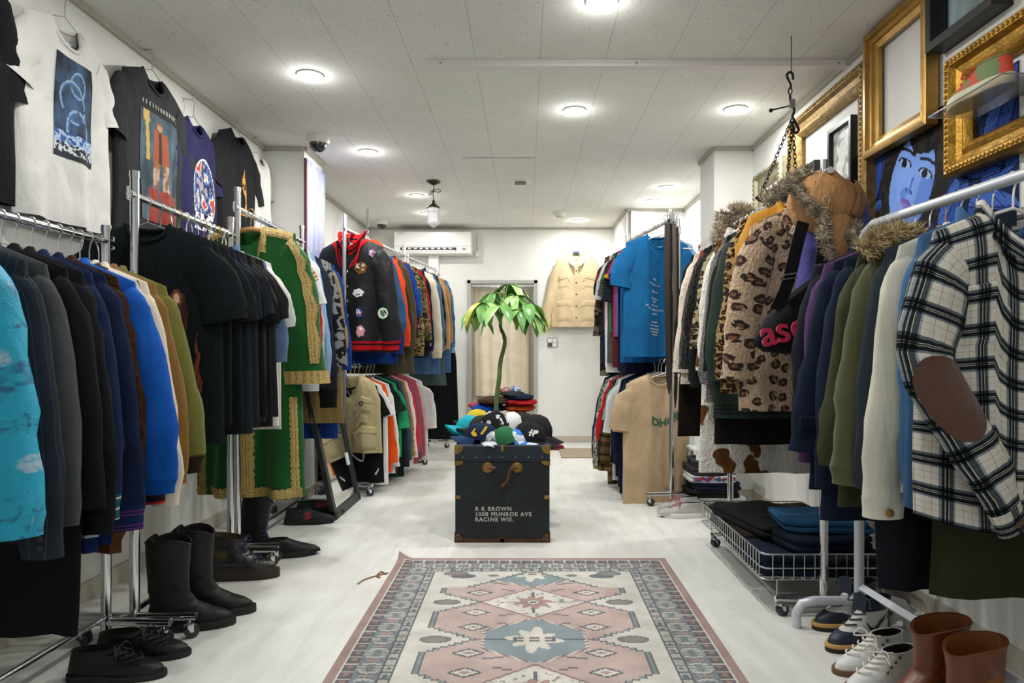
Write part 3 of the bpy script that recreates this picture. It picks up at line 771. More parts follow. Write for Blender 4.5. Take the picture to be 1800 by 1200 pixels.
def hang(rail, y, kind, mat, label, cat=None, name=None, hs='wire', yaw=0., dz=0., dx=0., hanger_on=True, sleeve_o=None, **k):
    """hang one garment of a preset kind on a rail at depth y"""
    if len(label.split()) < 5: label += ' ' + rail.tail
    NG[0] += 1; p = rail.p(y); yw = rail.yaw+yaw; k.setdefault('seed', NG[0])
    loc = p+V((dx, 0, dz))
    so = dict(sleeve_o or {})
    def mk(nm, ct, **d):
        for q, v in k.items(): d[q] = v
        return G(name or nm, label, cat or ct, mat, loc, yw, **d)
    cuff = so.pop('cuff', None); gap = k.pop('gap', rail.gap); fk = min(1., gap/.075)
    if rail.used: k['T'] = min(k.get('T', .04), gap*.42)
    else: fk = 1.
    rail.used += 1
    if kind == 'tee':
        g = mk('t_shirt', 'T-shirt', L=.70, sw=.2, bw=.245, hw=.25, T=.020); d = tee_sleeve(**so); g.sleeve(d['path'], d['wid'], .36*fk, cuff=cuff); g.neckband()
    elif kind == 'longtee':
        g = mk('long_sleeve_shirt', 'shirt', L=.70, sw=.2, bw=.245, hw=.25, T=.020); d = jkt_sleeve(**({'l': .58, 'out': .05, 'w': (.08, .08, .07, .06, .05)} | so)); g.sleeve(d['path'], d['wid'], .45*fk, cuff=cuff); g.neckband()
    elif kind == 'shirt':
        g = mk('button_shirt', 'shirt', L=.74, sw=.205, bw=.25, hw=.25, T=.024, hemc=.05); d = jkt_sleeve(**({'w': (.085, .085, .075, .066, .055)} | so)); g.sleeve(d['path'], d['wid'], .5*fk, cuff=cuff or (mat, .05, .9)); g.collar()
    elif kind == 'jacket':
        g = mk('jacket', 'jacket', L=.68, sw=.215, bw=.26, hw=.255, T=.036, hd=.092, nw=.066); d = jkt_sleeve(**so); g.sleeve(d['path'], d['wid'], .62*fk, cuff=cuff or (mat, .05, .86)); g.collar(up=.010, fall=.05, out=.03, tip=.04)
    elif kind == 'blazer':
        g = mk('blazer', 'blazer', L=.72, sw=.215, bw=.25, hw=.265, T=.034, fold=.008, hd=.092, nw=.066); d = jkt_sleeve(**({'l': .62} | so)); g.sleeve(d['path'], d['wid'], .6*fk, cuff=cuff); g.collar(up=.008, fall=.042, out=.03); g.lapels()
    elif kind == 'coat':
        g = mk('coat', 'coat', L=.95, sw=.22, bw=.27, hw=.30, T=.042, hd=.092, nw=.066); d = jkt_sleeve(**({'l': .63, 'out': .05, 'w': (.09, .095, .088, .08, .07)} | so)); g.sleeve(d['path'], d['wid'], .66*fk, cuff=cuff); g.collar(up=.010, fall=.06, out=.035, tip=.04)
    elif kind == 'vest':
        g = mk('vest', 'vest', L=.6, sw=.17, bw=.23, hw=.24, T=.03)
    elif kind == 'skirt':
        g = mk('skirt', 'skirt', L=.7, sw=.18, bw=.22, hw=.26, T=.03, slope=.02, nw=.16, nd=.01, nb=.01)
    elif kind == 'pants':
        g = mk('trousers', 'trousers', L=.95, sw=.19, bw=.21, hw=.2, T=.035, slope=.02, nw=.17, nd=.01, nb=.01)
    g.y = y
    if hanger_on:
        hanger(hs, p+V((0, 0, -.0005)), yw, {'wire': 'chrome wire', 'white': 'white plastic', 'wood': 'wooden', 'gold': 'gold wire', 'black': 'black plastic'}[hs]+' hanger holding the '+label.split(' hanging')[0].split(' behind')[0].split(' with')[0].split(' between')[0], g.r.random() < .1)
    return g
# ================================================================ racks along the left wall
BLK = cloth('#15191b'); BLK2 = cloth('#1c1d1e'); NAVY = cloth('#17213a'); CHAR = cloth('#2b2d30'); WHT = cloth('#e4e4e2')
SN = lambda: None
A1 = rack('chrome rolling rack of jackets by the entrance on the T-shirt wall', (-1.45, 1.02), (-1.415, 2.30), 1.355, half=.2, halves=(.1, .22))
A2 = rack('chrome rolling rack holding the black T-shirts', (-1.345, 2.345), (-1.36, 3.14), 1.52, zt=1.60, half=.21)
A3 = rack('chrome rolling rack holding the green velvet robe', (-1.36, 3.215), (-1.375, 4.18), 1.66, zt=1.755, half=.2)
A4 = rack('two tier chrome rack holding the varsity jacket and fishing vest', (-1.25, 4.70), (-1.07, 6.0), 1.83, zt=1.93, half=.2, lower=.885)
A5 = rack('chrome rack nearest the far doorway, full of denim and tan jackets', (-1.06, 6.08), (-.93, 7.05), 1.83, zt=1.86, half=.13)
# ---- rack 1, jackets
TEAL = fab('teal_brocade', pat=P_floral('#08a9cc', '#0a4a78', '#c4ced8'), rough=.36, bump=.8, bs=8, spec=.5)
PIN = fab('charcoal_pinstripe', pat=P_stripe(.02, [(0, '#2a3038'), (.9, '#3d444d')], 0))
g = hang(A1, 1.575, 'jacket', TEAL, 'teal satin jacket with dark blue flower embroidery, first on its rack', hs='wire', L=.70, fold=.02, T=.05, sw=.215, hw=.28, sleeve_o=dict(l=.60, out=.05, w=(.095, .1, .092, .088, .075), cuff=(TEAL, .05, .9)))
g.placket(TEAL, buttons=5, bmat=cloth('#0b6f8c'))
g = hang(A1, 1.665, 'blazer', PIN, 'charcoal pinstriped blazer with buttoned cuffs beside the teal satin jacket', L=.74, sleeve_o=dict(l=.72, out=.055))
for k in range(4):
    q = MB(); r_ = g.rings[1](13); c = r_[12]; q.lathe([(.008, 0), (.008, .003), (.001, .003)], 10, Matrix.Translation((c.x+.02, c.y-.004, c.z+.03+k*.024)) @ Matrix.Rotation(pi/2, 4, 'X')); q.build('button', BTNK, g.root)
hang(A1, 1.735, 'blazer', cloth('#4a4d50'), 'plain mid grey wool blazer', L=.7, sleeve_o=dict(l=.66))
g = hang(A1, 1.80, 'coat', cloth('#121314'), 'long black coat reaching well below the grey blazers', L=1.02, hw=.26)
g = hang(A1, 1.855, 'jacket', cloth('#15181b'), 'black wool jacket with padded shoulders', L=.72, sw=.225, sleeve_o=dict(l=.66, out=.055))
g = hang(A1, 1.905, 'jacket', cloth('#1a2646'), 'navy blue jacket with teal and white striped waistband', L=.76, sleeve_o=dict(l=.62, cuff=(fab('teal_rib', pat=P_stripe(.03, [(0, '#1d5566'), (.55, '#c9c4b0'), (.75, '#1d5566')])), .07, .85)))
g.rib_hem(fab('varsity_rib', pat=P_stripe(.055, [(0, '#14295c'), (.4, '#b9c0c8'), (.55, '#14295c')])), .075, .95)
g = hang(A1, 1.965, 'jacket', cloth('#121d3a'), 'dark navy jacket with purple striped cuffs', L=.76, sleeve_o=dict(l=.66, out=.06, w=(.09, .1, .09, .082, .07), cuff=(fab('purple_rib', pat=P_stripe(.04, [(0, '#15264d'), (.2, '#6b2a78'), (.3, '#15264d'), (.45, '#6b2a78'), (.55, '#15264d')])), .075, .86)))
g.rib_hem(fab('varsity_rib'), .07, .94)
g = hang(A1, 2.02, 'jacket', fab('brown_pile', '#3d2415', bump=.9, bs=60), 'dark brown pile jacket between two blue jackets', L=.8, sleeve_o=dict(l=.60)); g.rib_hem(cloth('#5a3b20'), .07)
g = hang(A1, 2.075, 'jacket', fab('royal_fleece', '#1155b0', bump=.5, rough=.75), 'bright royal blue fleece jacket with elastic cuffs', L=.66, sw=.235, sleeve_o=dict(l=.60, out=.085, w=(.095, .105, .098, .092, .07), cuff=(cloth('#104f9e'), .045, .82)))
g = hang(A1, 2.125, 'jacket', fab('cow_pile', pat=P_spots('#ddd6c8', '#3a2d26', 7, .52)), 'white and dark brown patchwork pile jacket with red striped cuffs', L=.72, sleeve_o=dict(l=.62, cuff=(fab('red_rib', pat=P_stripe(.03, [(0, '#1d1a1c'), (.45, '#b5262b'), (.75, '#1d1a1c')])), .075, .85)))
g.rib_hem(cloth('#241d1a'), .09)
hang(A1, 2.17, 'jacket', fab('cream_cord', '#d8cdbd', bump=.4), 'cream corduroy jacket beside the tan suede one', L=.66, sleeve_o=dict(l=.66, out=.075))
hang(A1, 2.215, 'jacket', fab('tan_suede', '#7d5a26', bump=.5, rough=.95, sheen=.2), 'tan brown suede jacket', L=.68, sleeve_o=dict(l=.60, out=.07, w=(.085, .092, .085, .075, .06)))
hang(A1, 2.262, 'jacket', fab('olive_cord', '#6b6a2e', bump=.5, sheen=.2), 'olive green velvety jacket with dark brown cuffs at the end of its rack', L=.66, sw=.225, sleeve_o=dict(l=.56, out=.085, w=(.09, .098, .092, .085, .07), cuff=(cloth('#2d2117'), .06, .7)))
# ---- rack 2, dark T-shirts
SHT = dict(L=.72, sw=.215, bw=.265, hw=.265)
g = hang(A2, 2.43, 'tee', cloth('#12181b'), 'black graphic T-shirt with a brown figure and flames, first on its rack', hs='wire', nd=.06, yaw=.06, dx=.0, **(SHT | dict(L=.78, sw=.215, bw=.255, hw=.265)), sleeve_o=dict(l=.29, out=.09, w=(.095, .105, .115, .12)))
def ape(s, t):
    x, y = s-.5+.012*mnoise.noise(V((s*30, t*30, 1))), t+.01*mnoise.noise(V((s*25, t*25, 4)))
    if (x/.09)**2+((y-.2)/.07)**2 < 1: return '#d9b79a' if (x/.055)**2+((y-.21)/.045)**2 < 1 else '#7d4630'
    if abs(x) < .2-.25*abs(y-.34) and .17 < y < .52: return '#4a2b27' if sin(40*x+18*y) > .2 else '#35211f'
    for cx, y0, y1, w in ((-.42, .0, .55, .05), (.36, .45, 1., .09)):
        if y0 < y < y1 and abs(x-cx-.02*sin(y*30)) < w*(y-y0)/(y1-y0): return '#6d3428' if sin(70*x+40*y) > 0 else '#8a4a38'
    return None
g.print_(.05, .78, .22, .78, 34, 44, ape)
DT = [(2.515, '#12191d', 'black T-shirt right behind the ape graphic one'), (2.60, '#1b1d1e', 'washed black T-shirt with broad sleeves'), (2.655, '#172027', 'blue black T-shirt between two washed black ones'), (2.715, '#131c29', 'very dark navy T-shirt among the black ones'),
      (2.765, '#252629', 'charcoal T-shirt with a rolled sleeve'), (2.82, '#151b1c', 'black T-shirt with a pointed sleeve edge'), (2.87, '#343230', 'faded brown grey T-shirt among the black ones'), (2.915, '#1f1a1a', 'brown black T-shirt'), (2.955, '#262426', 'dark charcoal long T-shirt beside the denim shirt')]
for i, (y, c, lb) in enumerate(DT):
    hang(A2, y, 'tee', cloth(c), lb, hs=['wire', 'wire', 'gold', 'white'][i % 4], L=.72+.05*((i*7) % 5)/4, sw=.21, bw=.26, hw=.26+.01*(i % 3), sleeve_o=dict(l=.26+.03*((i*3) % 4)/3, out=.07+.02*((i*5) % 3)/2, w=(.09, .1, .105, .11)), yaw=.03*((i % 3)-1))
hang(A2, 3.0, 'shirt', fab('blue_denim_shirt', pat=P_denim('#5c7390')), 'washed blue denim shirt beside the white T-shirt', hs='gold', L=.66, sleeve_o=dict(l=.40, out=.07))
hang(A2, 3.05, 'tee', cloth('#dddcd8'), 'white T-shirt at the end of the black T-shirts', hs='white', L=.78, sleeve_o=dict(l=.3, out=.085, w=(.09, .1, .11, .11)))
hang(A2, 3.09, 'tee', cloth('#d6d2c6'), 'off white T-shirt against the end pole of its rack', hs='white', L=.80, sleeve_o=dict(l=.28, out=.07))
# ---- rack 3: robe
VEL = fab('green_velvet', '#10571f', rough=.6, bump=.5, bs=7, sheen=.25)
GOLD = fab('gold_braid', pat=lambda t: t.mix(t.math('GREATER_THAN', t.noise(150, 2), .5), P_stripe(.008, [(0, '#dcc27c'), (.6, '#a5863f')], 0)(t), hx('#cfb066')), rough=.5, bump=.8, bs=160, spec=.4)
g = hang(A3, 3.30, 'coat', VEL, 'long green velvet robe with gold braid trim', 'robe', 'robe', hs='wood', hd=.07, L=1.30, sw=.225, bw=.255, hw=.27, T=.05, fold=.03, kf=2., yaw=-.12, nd=.10, dx=.03, slope=.2, hanger_on=False)
kill(g.root, 'sleeve', 'cuff', 'collar')
g.sleeve([(-.06, .085), (-.035, .11), (.0, .22), (.03, .42), (.04, .72)], [.075, .085, .085, .095, .12], .5)
hanger('wood', A3.p(3.30)+V((.03, 0, 0)), A3.yaw-.12, 'wooden hanger holding the green velvet robe')
rg = random.Random(5)
def trim(name, path, w):   # braid with a scalloped edge laid on the cloth: path of (u, v)
    m = MB(); P = []; UV = []
    for i, (u, v, du, dv) in enumerate(path):
        k = w*.62*(1+.5*abs(sin(i*1.3))); P.append([g.S(cl(u+du*a*k/g.w(v), -1, 1), cl(v+dv*a*k/g.L, 0, 1), -1, o) for a, o in ((-.6, .002), (0, .006), (.6, .006), (1, .003))]); UV.append([(a*w, i*.012) for a in (0, .3, .6, 1)])
    m.grid(P, UV); return m.build(name, GOLD, g.root, 50)
for sd in (-1, 1):
    trim('front_braid', [(sd*.05, v, sd, 0) for v in [.05+.94*i/70 for i in range(71)]], .032)
    trim('side_braid', [(sd*.9, v, -sd, 0) for v in [.62+.37*i/40 for i in range(41)]], .024)
    trim('neck_braid', [(sd*(g.un*1.02-.1*0+.02), v, sd, 0) for v in [.0+.1*i/16 for i in range(17)]], .03)
    trim('shoulder_braid', [(sd*u, .012, 0, 1) for u in [g.un+(.97-g.un)*i/24 for i in range(25)]], .035)
trim('hem_braid', [(u, .985, 0, -1) for u in [-.98+1.96*i/60 for i in range(61)]], .035)
for sd in (-1, 1):
    ring = g.rings[sd]; m = MB(); P = [[p.lerp(q_, f_) for p, q_ in zip(ring(12, 16, .006), ring(13, 16, .006))] for f_ in (.35, 1.)]
    m.grid(P, [[(q*.01, k*.02) for q in range(16)] for k in range(2)], True); m.build('sleeve_braid', GOLD, g.root, 50)
    m = MB(); P = []
    for k in range(1, 13):
        R_ = ring(k, 16, .008); w_ = 1 if k % 2 else 2
        P.append([R_[13].lerp(R_[14], .3), R_[13].lerp(R_[14], .8), R_[14].lerp(R_[15], .5+.4*(k % 2))])
    m.grid(P, [[(q*.012, k*.03) for q in range(3)] for k in range(12)]); m.build('sleeve_seam_braid', GOLD, g.root, 50)
# rest of rack 3
KN = fab('fair_isle_knit', pat=lambda t: t.mix(t.math('GREATER_THAN', t.noise(60, 1, t.uv()), .52), P_stripe(.075, [(0, '#12261f'), (.3, '#c8c4a8'), (.5, '#12261f'), (.62, '#8e9a80'), (.8, '#1d3a2e')])(t), P_stripe(.05, [(0, '#12261f'), (.5, '#b7b59a')])(t)), bump=.6, bs=60)
TANS = fab('tan_stripe_knit', pat=P_stripe(.02, [(0, '#c9b48a'), (.5, '#8e7648')]))
g = hang(A3, 3.42, 'shirt', KN, 'dark green and cream patterned knit cardigan beside the velvet robe', 'cardigan', 'cardigan', L=.62, sleeve_o=dict(l=.34, out=.05, w=(.07, .075, .07, .065, .06)))
g.patch('shoulder_panel', g.un*1.1, .99, .002, .12, TANS, .004)
hang(A3, 3.50, 'tee', TANS, 'tan and cream striped knit top', 'knit_top', 'top', L=.6, sleeve_o=dict(l=.2))
hang(A3, 3.56, 'tee', cloth('#e0e0e0'), 'white T-shirt hanging with a broad sleeve by the striped knit', L=.76, sleeve_o=dict(l=.30, out=.08, w=(.09, .1, .11, .11)))
g = hang(A3, 3.62, 'longtee', fab('red_black_block', pat=P_stripe(.5, [(0, '#b33a3a'), (.25, '#a02c2c'), (.55, '#161616')])), 'red, black and white color block shirt', L=.7, sleeve_o=dict(l=.5, cuff=(cloth('#cfcfcc'), .07, .9)))
hang(A3, 3.67, 'longtee', cloth('#b9bab8'), 'pale grey long sleeved shirt', L=.80, sleeve_o=dict(l=.62))
hang(A3, 3.72, 'shirt', fab('light_denim', pat=P_denim('#7fa0bf')), 'light blue denim shirt with a buttoned cuff', L=.66, sleeve_o=dict(l=.64, out=.06))
hang(A3, 3.78, 'jacket', cloth('#1a2436'), 'dark navy coat beside the black flowered coat', L=.78, sleeve_o=dict(l=.62))
hang(A3, 3.83, 'jacket', cloth('#222326'), 'black cotton jacket with dark rib cuffs', L=.72, sleeve_o=dict(l=.74, cuff=(cloth('#141414'), .1, .9)))
def jac(t):
    n = t.noise(16, 2, None, 1.4); return t.mix(t.ramp(n, [(.5, 0.), (.53, 1.)]), hx('#121314'), hx('#75797a'))
hang(A3, 3.90, 'coat', fab('black_grey_jacquard', pat=jac), 'black coat with grey woven flowers', L=.72, sw=.235, bw=.27, sleeve_o=dict(l=.60, out=.06))
hang(A3, 3.98, 'jacket', fab('black_leather', '#161618', rough=.45, spec=.5, bump=.5), 'black leather jacket behind the flowered coat', L=.62, sleeve_o=dict(l=.5))
hang(A3, 4.04, 'coat', fab('khaki_cord', '#8a7448', bump=.4), 'khaki cotton coat whose broad hem shows below the black coat', L=1.0, hw=.30, bw=.27, sleeve_o=dict(l=.5), yaw=-.1)
hang(A3, 4.10, 'coat', cloth('#16387e'), 'royal blue coat whose hem shows under the khaki coat', L=1.1, hw=.24, hanger_on=True)
# floor mirror leaning by rack 4
MIR = simple('mirror_glass', '#e6e8e8', .04, 1.)
mt = thing('floor_mirror', 'tall black framed floor mirror leaning under the khaki coat', 'mirror', (-1.11, 4.29, 0), pi/2)
MF = simple('black_frame', '#1d2023', .5)
Mm = Matrix.Rotation(math.radians(-12), 4, 'X')
for nm, bx in (('frame_stile', ((-.30, 0, 0), (-.25, .03, 1.25))), ('frame_stile', ((.25, 0, 0), (.30, .03, 1.25))), ('frame_rail', ((-.30, 0, 0), (.30, .03, .055))), ('frame_rail', ((-.30, 0, 1.2), (.30, .03, 1.25)))):
    m = MB(); m.box(*bx, M=Mm); m.build(nm, MF, mt, 0, .003)
m = MB(); m.box((-.255, .012, .04), (.255, .022, 1.21), Mm); m.build('glass', MIR, mt, 0)
m = MB(); m.box((.2, .006, .25), (.24, .012, .33), Mm); m.build('price_tag', simple('paper', '#dfe3e6', .6), mt, 0)
# ---- rack 4 upper
SAT = fab('black_satin', '#0b0c0f', rough=.46, spec=.28, bump=.9, bs=9)
RBR = fab('red_black_rib', pat=P_stripe(.045, [(0, '#b3161e'), (.34, '#17120f'), (.62, '#b3161e')]), bump=.4, bs=160)
g = hang(A4, 4.78, 'jacket', SAT, 'black satin varsity jacket with red rib collar and team patches', 'varsity_jacket', 'jacket', L=.72, sw=.235, bw=.285, hw=.275, T=.06, nd=.12, nw=.085, fold=.02, yaw=-.12, slope=.4, hd=.05, dx=.02, sleeve_o=dict(l=.66, out=.07, w=(.1, .115, .11, .105, .085), cuff=(RBR, .075, .75)))
kill(g.root, 'collar')
g.rib_hem(RBR, .075, .92); g.stand(RBR, .06, 'rib_collar', lean=.02)
for sd in (-1, 1):
    m = MB(); P = []; UV = []
    for i in range(11):
        v = lerp(.0, .16, i/10); u0 = sd*lerp(g.un*.98, .03, i/10); w = .06/g.w(v)
        P.append([g.S(u0, v, -1, .004), g.S(u0+sd*w*.5, v, -1, .01), g.S(u0+sd*w, v, -1, .004)]); UV.append([(i*.02, 0), (i*.02, .03), (i*.02, .058)])
    m.grid(P, UV); m.build('rib_collar', RBR, g.root, 60)
m = MB(); m.box((-.03, .02, -.11), (.03, .024, -.08), Matrix.Translation((0, .0, -.0))); m.build('label_tab', cloth('#e8e6e0'), g.root, 0)
g.placket(SAT, .17, .99, buttons=5, bmat=STEEL, br=.009)
def blob(cs, seed):
    r = random.Random(seed); k = [(r.uniform(-.5, .5), r.uniform(-.5, .5), r.uniform(.25, .5), r.choice(cs)) for _ in range(9)]
    def f(s, t):
        x, y = 2*s-1, 2*t-1
        if x*x+y*y+.12*sin(6*atan2(y, x)) > .92: return None
        c = cs[0]
        for a, b, q, cc in k:
            if (x-a)**2+(y-b)**2*1.4 < q*q*.5: c = cc
        return c
    return f
for i, (u, v, wd, ht, cs) in enumerate(((.70, .2, .055, .055, ['#a77f9c', '#c9c2d6', '#8a4d6f']), (.36, .36, .09, .085, ['#7a4d22', '#1b1512', '#c9b79a', '#8d6a3c']), (.30, .58, .085, .06, ['#d8d8d8', '#34343a', '#9a8f85']), (.34, .78, .06, .075, ['#1d3d7d', '#c06f3a', '#dfe0e2']), (.38, .96, .055, .08, ['#c78f97', '#a5303c', '#e9e2dc']), (-.45, .4, .07, .07, ['#aa3333', '#dddddd', '#222255']))):
    w_, h_ = wd/g.w(v), ht/g.L
    g.print_(u-w_/2, u+w_/2, v-h_, v+h_*0, 14, 14, blob(cs, i+3), name='patch_emblem', off=.004)
# round green and white emblem on the sleeve
ring = g.rings[1]; c = (ring(9)[12]+ring(9)[11])*.5; ee = MB()
for i in range(20):
    for j in range(20):
        x, y = (i+.5)/10-1, (j+.5)/10-1; r = sqrt(x*x+y*y)
        if r > 1: continue
        col = '#1d6b45' if r > .86 else '#e7e9e4' if r > .6 else ('#3f7d5a' if (x+.1)**2+(y+.05)**2 < .12 or abs(x-.1) < .12 and y < -.1 else '#cdbb92' if sin(9*x+5*y) > .2 else '#1f3d30')
        s_ = .042; q = lambda a, b: (c.x+(a/10-1)*s_+.012, c.y-.016, c.z+(b/10-1)*s_)
        ee.add([q(i, j), q(i+1, j), q(i+1, j+1), q(i, j+1)], [(0, 1, 2, 3)], None, None, [hx(col)])
ee.build('round_emblem', PRINT, g.root, 0)
DEN = fab('denim_mid', pat=P_denim('#47698f')); DENL = fab('denim_pale', pat=P_denim('#7f9fbb'))
U4 = [(4.98, 'jacket', fab('denim_blue_nylon', '#2b5684', rough=.6), 'steel blue padded jacket behind the varsity jacket', dict(L=.7, sleeve_o=dict(l=.5, out=.07, w=(.09, .105, .1, .098, .09)))),
      (5.06, 'jacket', cloth('#173a80'), 'royal blue jacket peeping out below the steel blue one', dict(L=.84, sleeve_o=dict(l=.66))),
      (5.14, 'jacket', fab('orange_nylon', '#e24a1c', rough=.6), 'bright orange red hooded jacket', dict(L=.74, sw=.225, sleeve_o=dict(l=.6, out=.06))),
      (5.24, 'jacket', fab('olive_brown_canvas', '#4b4130'), 'olive brown canvas coat with corduroy collar', dict(L=.84, sleeve_o=dict(l=.62, out=.07, w=(.09, .1, .095, .09, .08)))),
      (5.33, 'coat', fab('brown_wool', '#5d5140'), 'brown wool coat with long hem', dict(L=.92)),
      (5.42, 'jacket', fab('royal_nylon', '#123f94', rough=.55), 'vivid blue nylon jacket', dict(L=.66, sw=.235, sleeve_o=dict(l=.36, out=.05))),
      (5.50, 'shirt', fab('wine_plaid', pat=P_plaid(.06, [(0, '#8a4850'), (.5, '#e0d6d6'), (.62, '#6c3540')], [(0, '#c9a4a4'), (.5, '#6a5a70'), (.7, '#f2e8e8')])), 'wine red checked shirt', dict(sleeve_o=dict(l=.5))),
      (5.58, 'jacket', fab('leopard_small', pat=P_leopard('#9c8a5a', '#1d1812', '#6e5426', 40)), 'small leopard print jacket squeezed beside the camouflage one', dict(L=.74, sleeve_o=dict(l=.68))),
      (5.68, 'jacket', fab('camo', pat=P_camo(['#3a3a26', '#5e5a3a', '#8b8560', '#4d3c26', '#23231a'], 18)), 'woodland camouflage jacket', dict(L=.70, sleeve_o=dict(l=.60, out=.06, w=(.09, .1, .095, .085, .08), cuff=(cloth('#141414'), .06, .7)))),
      (5.78, 'jacket', fab('red_track', '#c4161c', rough=.6), 'red track jacket with white sleeve stripes', dict(L=.62, sleeve_o=dict(l=.55))),
      (5.87, 'jacket', cloth('#1b202c'), 'dark navy jacket beside the red track jacket', dict(L=.8, sleeve_o=dict(l=.64)))]
for y, kd, mt_, lb, kw in U4:
    g = hang(A4, y, kd, mt_, lb, hs='wire', **kw)
    if 'track' in lb:
        for a in (255, 275, 295):
            m = MB(); P = []
            for k in range(0, 14):
                R_ = g.rings[1](k, 16, .003); q = a/360*16; P.append([R_[int(q) % 16].lerp(R_[(int(q)+1) % 16], q % 1), R_[int(q+.45) % 16].lerp(R_[(int(q+.45)+1) % 16], (q+.45) % 1)])
            m.grid(P); m.build('sleeve_stripe', INK_W, g.root, 60)
    if 'hooded' in lb:
        m = MB(); m.ball((0, .03, -.06), (.11, .05, .07), 8); m.build('hood', mt_, g.root)
U5 = [(6.14, 'jacket', cloth('#d9d0b8'), 'cream cotton jacket with a dark zip', dict(L=.74, sleeve_o=dict(l=.7))), (6.24, 'jacket', DEN, 'mid blue denim jacket, long and worn', dict(L=.95, sleeve_o=dict(l=.62))), (6.34, 'shirt', cloth('#22242a'), 'black shirt among the denim jackets', dict(L=.7)),
      (6.44, 'jacket', fab('tan_canvas', '#b39266'), 'tan canvas work jacket', dict(L=.74, sleeve_o=dict(l=.62))), (6.54, 'jacket', fab('ochre_suede', '#a8783c', sheen=.2), 'ochre suede jacket next to the tan canvas one', dict(L=.7, sleeve_o=dict(l=.56))), (6.64, 'jacket', fab('denim_deep', pat=P_denim('#3b6288')), 'darker denim coat behind the tan jackets', dict(L=.95, sleeve_o=dict(l=.6))), (6.74, 'jacket', DENL, 'pale blue denim jacket, last on the rack', dict(L=.7, sw=.2, sleeve_o=dict(l=.66, out=.03)))]
for y, kd, mt_, lb, kw in U5: hang(A5, y, kd, mt_, lb, hs='wire', **kw)
hang(A5, 6.86, 'pants', cloth('#17181a'), 'black overalls hanging low at the end of the rack', 'overalls', 'overalls', L=1.05, sw=.2, bw=.24, hw=.27, dz=-.58, dx=.02, hanger_on=False, T=.06)
hang(A5, 6.45, 'skirt', fab('faded_teal_denim', '#4b5a5c'), 'faded teal grey denim skirt under the wool coats', L=.62, dz=-.45, hanger_on=False)
# ---- rack 4 lower
A4L = Rail(A4.a, A4.b, .885)
VK = fab('khaki_vest', '#b3a57c', bump=.5, bs=16)
g = hang(A4L, 4.73, 'vest', VK, 'khaki multi pocket fishing vest', 'fishing_vest', 'vest', hd=.05, L=.54, sw=.17, bw=.22, hw=.235, nd=.16, nw=.07, T=.035, fold=.012, yaw=-.1, dx=.03, slope=.5)
g.placket(VK, .28, .99, buttons=0)
for sd in (-1, 1):
    g.patch('pocket', sd*.2, sd*.75, .30, .46, VK, .014); g.patch('pocket_flap', sd*.18, sd*.78, .27, .34, VK, .02)
    g.patch('pocket', sd*.14, sd*.84, .70, .95, VK, .022); g.patch('pocket_flap', sd*.12, sd*.87, .64, .74, VK, .028)
    g.patch('pocket', sd*.2, sd*.62, .5, .62, VK, .012)
m = MB(); p_ = g.S(.5, .36, -1, .026); m.tube([(p_.x+.014*cos(a), p_.y, p_.z+.014*sin(a)) for a in [i*pi/5 for i in range(10)]], .003, 6, closed=True); m.build('ring_loop', BLKMET, g.root)
def scribble(s, t):
    x, y = s*6, t*7
    a = abs(sin(x*1.7+1.3*sin(y*.9)))+.0; b = abs(sin(y*1.4+1.8*sin(x*.8+1)))
    return '#d8d4d2' if (a < .1 or b < .1) and mnoise.noise(V((x*.7, y*.7, 2))) > -.05 else None
g = hang(A4L, 4.80, 'tee', cloth('#141416'), 'long black T-shirt with white line drawing under the fishing vest', L=.72, sw=.2, bw=.25, hw=.255, hs='white', yaw=-.1)
g.print_(-.9, .9, .1, .95, 60, 80, scribble)
g = hang(A4L, 4.87, 'tee', cloth('#e8e8e6'), 'white T-shirt behind the line drawing one', L=.75, hs='white')
g = hang(A4L, 4.95, 'longtee', fab('orange_knit', '#e2571a'), 'orange long sleeved shirt with two white bands', L=.68, hs='white', sleeve_o=dict(l=.56, out=.06))
m = MB()
for k0 in (3, 5):
    P = [g.rings[1](k, 16, .003) for k in (k0, k0+1)]; m.grid(P, None, True)
m.build('sleeve_band', INK_W, g.root, 60)
L4 = [(5.02, 'longtee', '#e6e6e6', 'white long sleeved shirt beside the orange one', dict(sleeve_o=dict(l=.6))), (5.10, 'tee', '#1c2a22', 'very dark green T-shirt', dict(L=.74)), (5.17, 'tee', '#2aa06a', 'bright green T-shirt', dict(L=.6, sleeve_o=dict(l=.34, out=.08))), (5.24, 'longtee', '#1c2c28', 'dark green dotted shirt', dict(L=.76, sleeve_o=dict(l=.64))),
      (5.31, 'longtee', '#3b5468', 'slate blue long sleeved shirt', dict(sleeve_o=dict(l=.6))), (5.38, 'longtee', '#a0753f', 'camel brown long sleeved shirt', dict(sleeve_o=dict(l=.58))), (5.45, 'longtee', '#e3dfdc', 'white shirt printed with black lettering down the sleeve', dict(sleeve_o=dict(l=.6))), (5.52, 'longtee', '#c43746', 'red long sleeved shirt', dict(sleeve_o=dict(l=.56))),
      (5.60, 'longtee', '#8d5a68', 'dusty mauve long sleeved shirt', dict(L=.72, sleeve_o=dict(l=.62))), (5.68, 'longtee', '#b84a56', 'faded raspberry long sleeved shirt', dict(sleeve_o=dict(l=.62))), (5.78, 'tee', '#e2e2e0', 'oversized white T-shirt, last on the lower rail', dict(L=.72, sw=.22, bw=.27, hw=.28, sleeve_o=dict(l=.4, out=.09, w=(.1, .11, .12, .13))))]
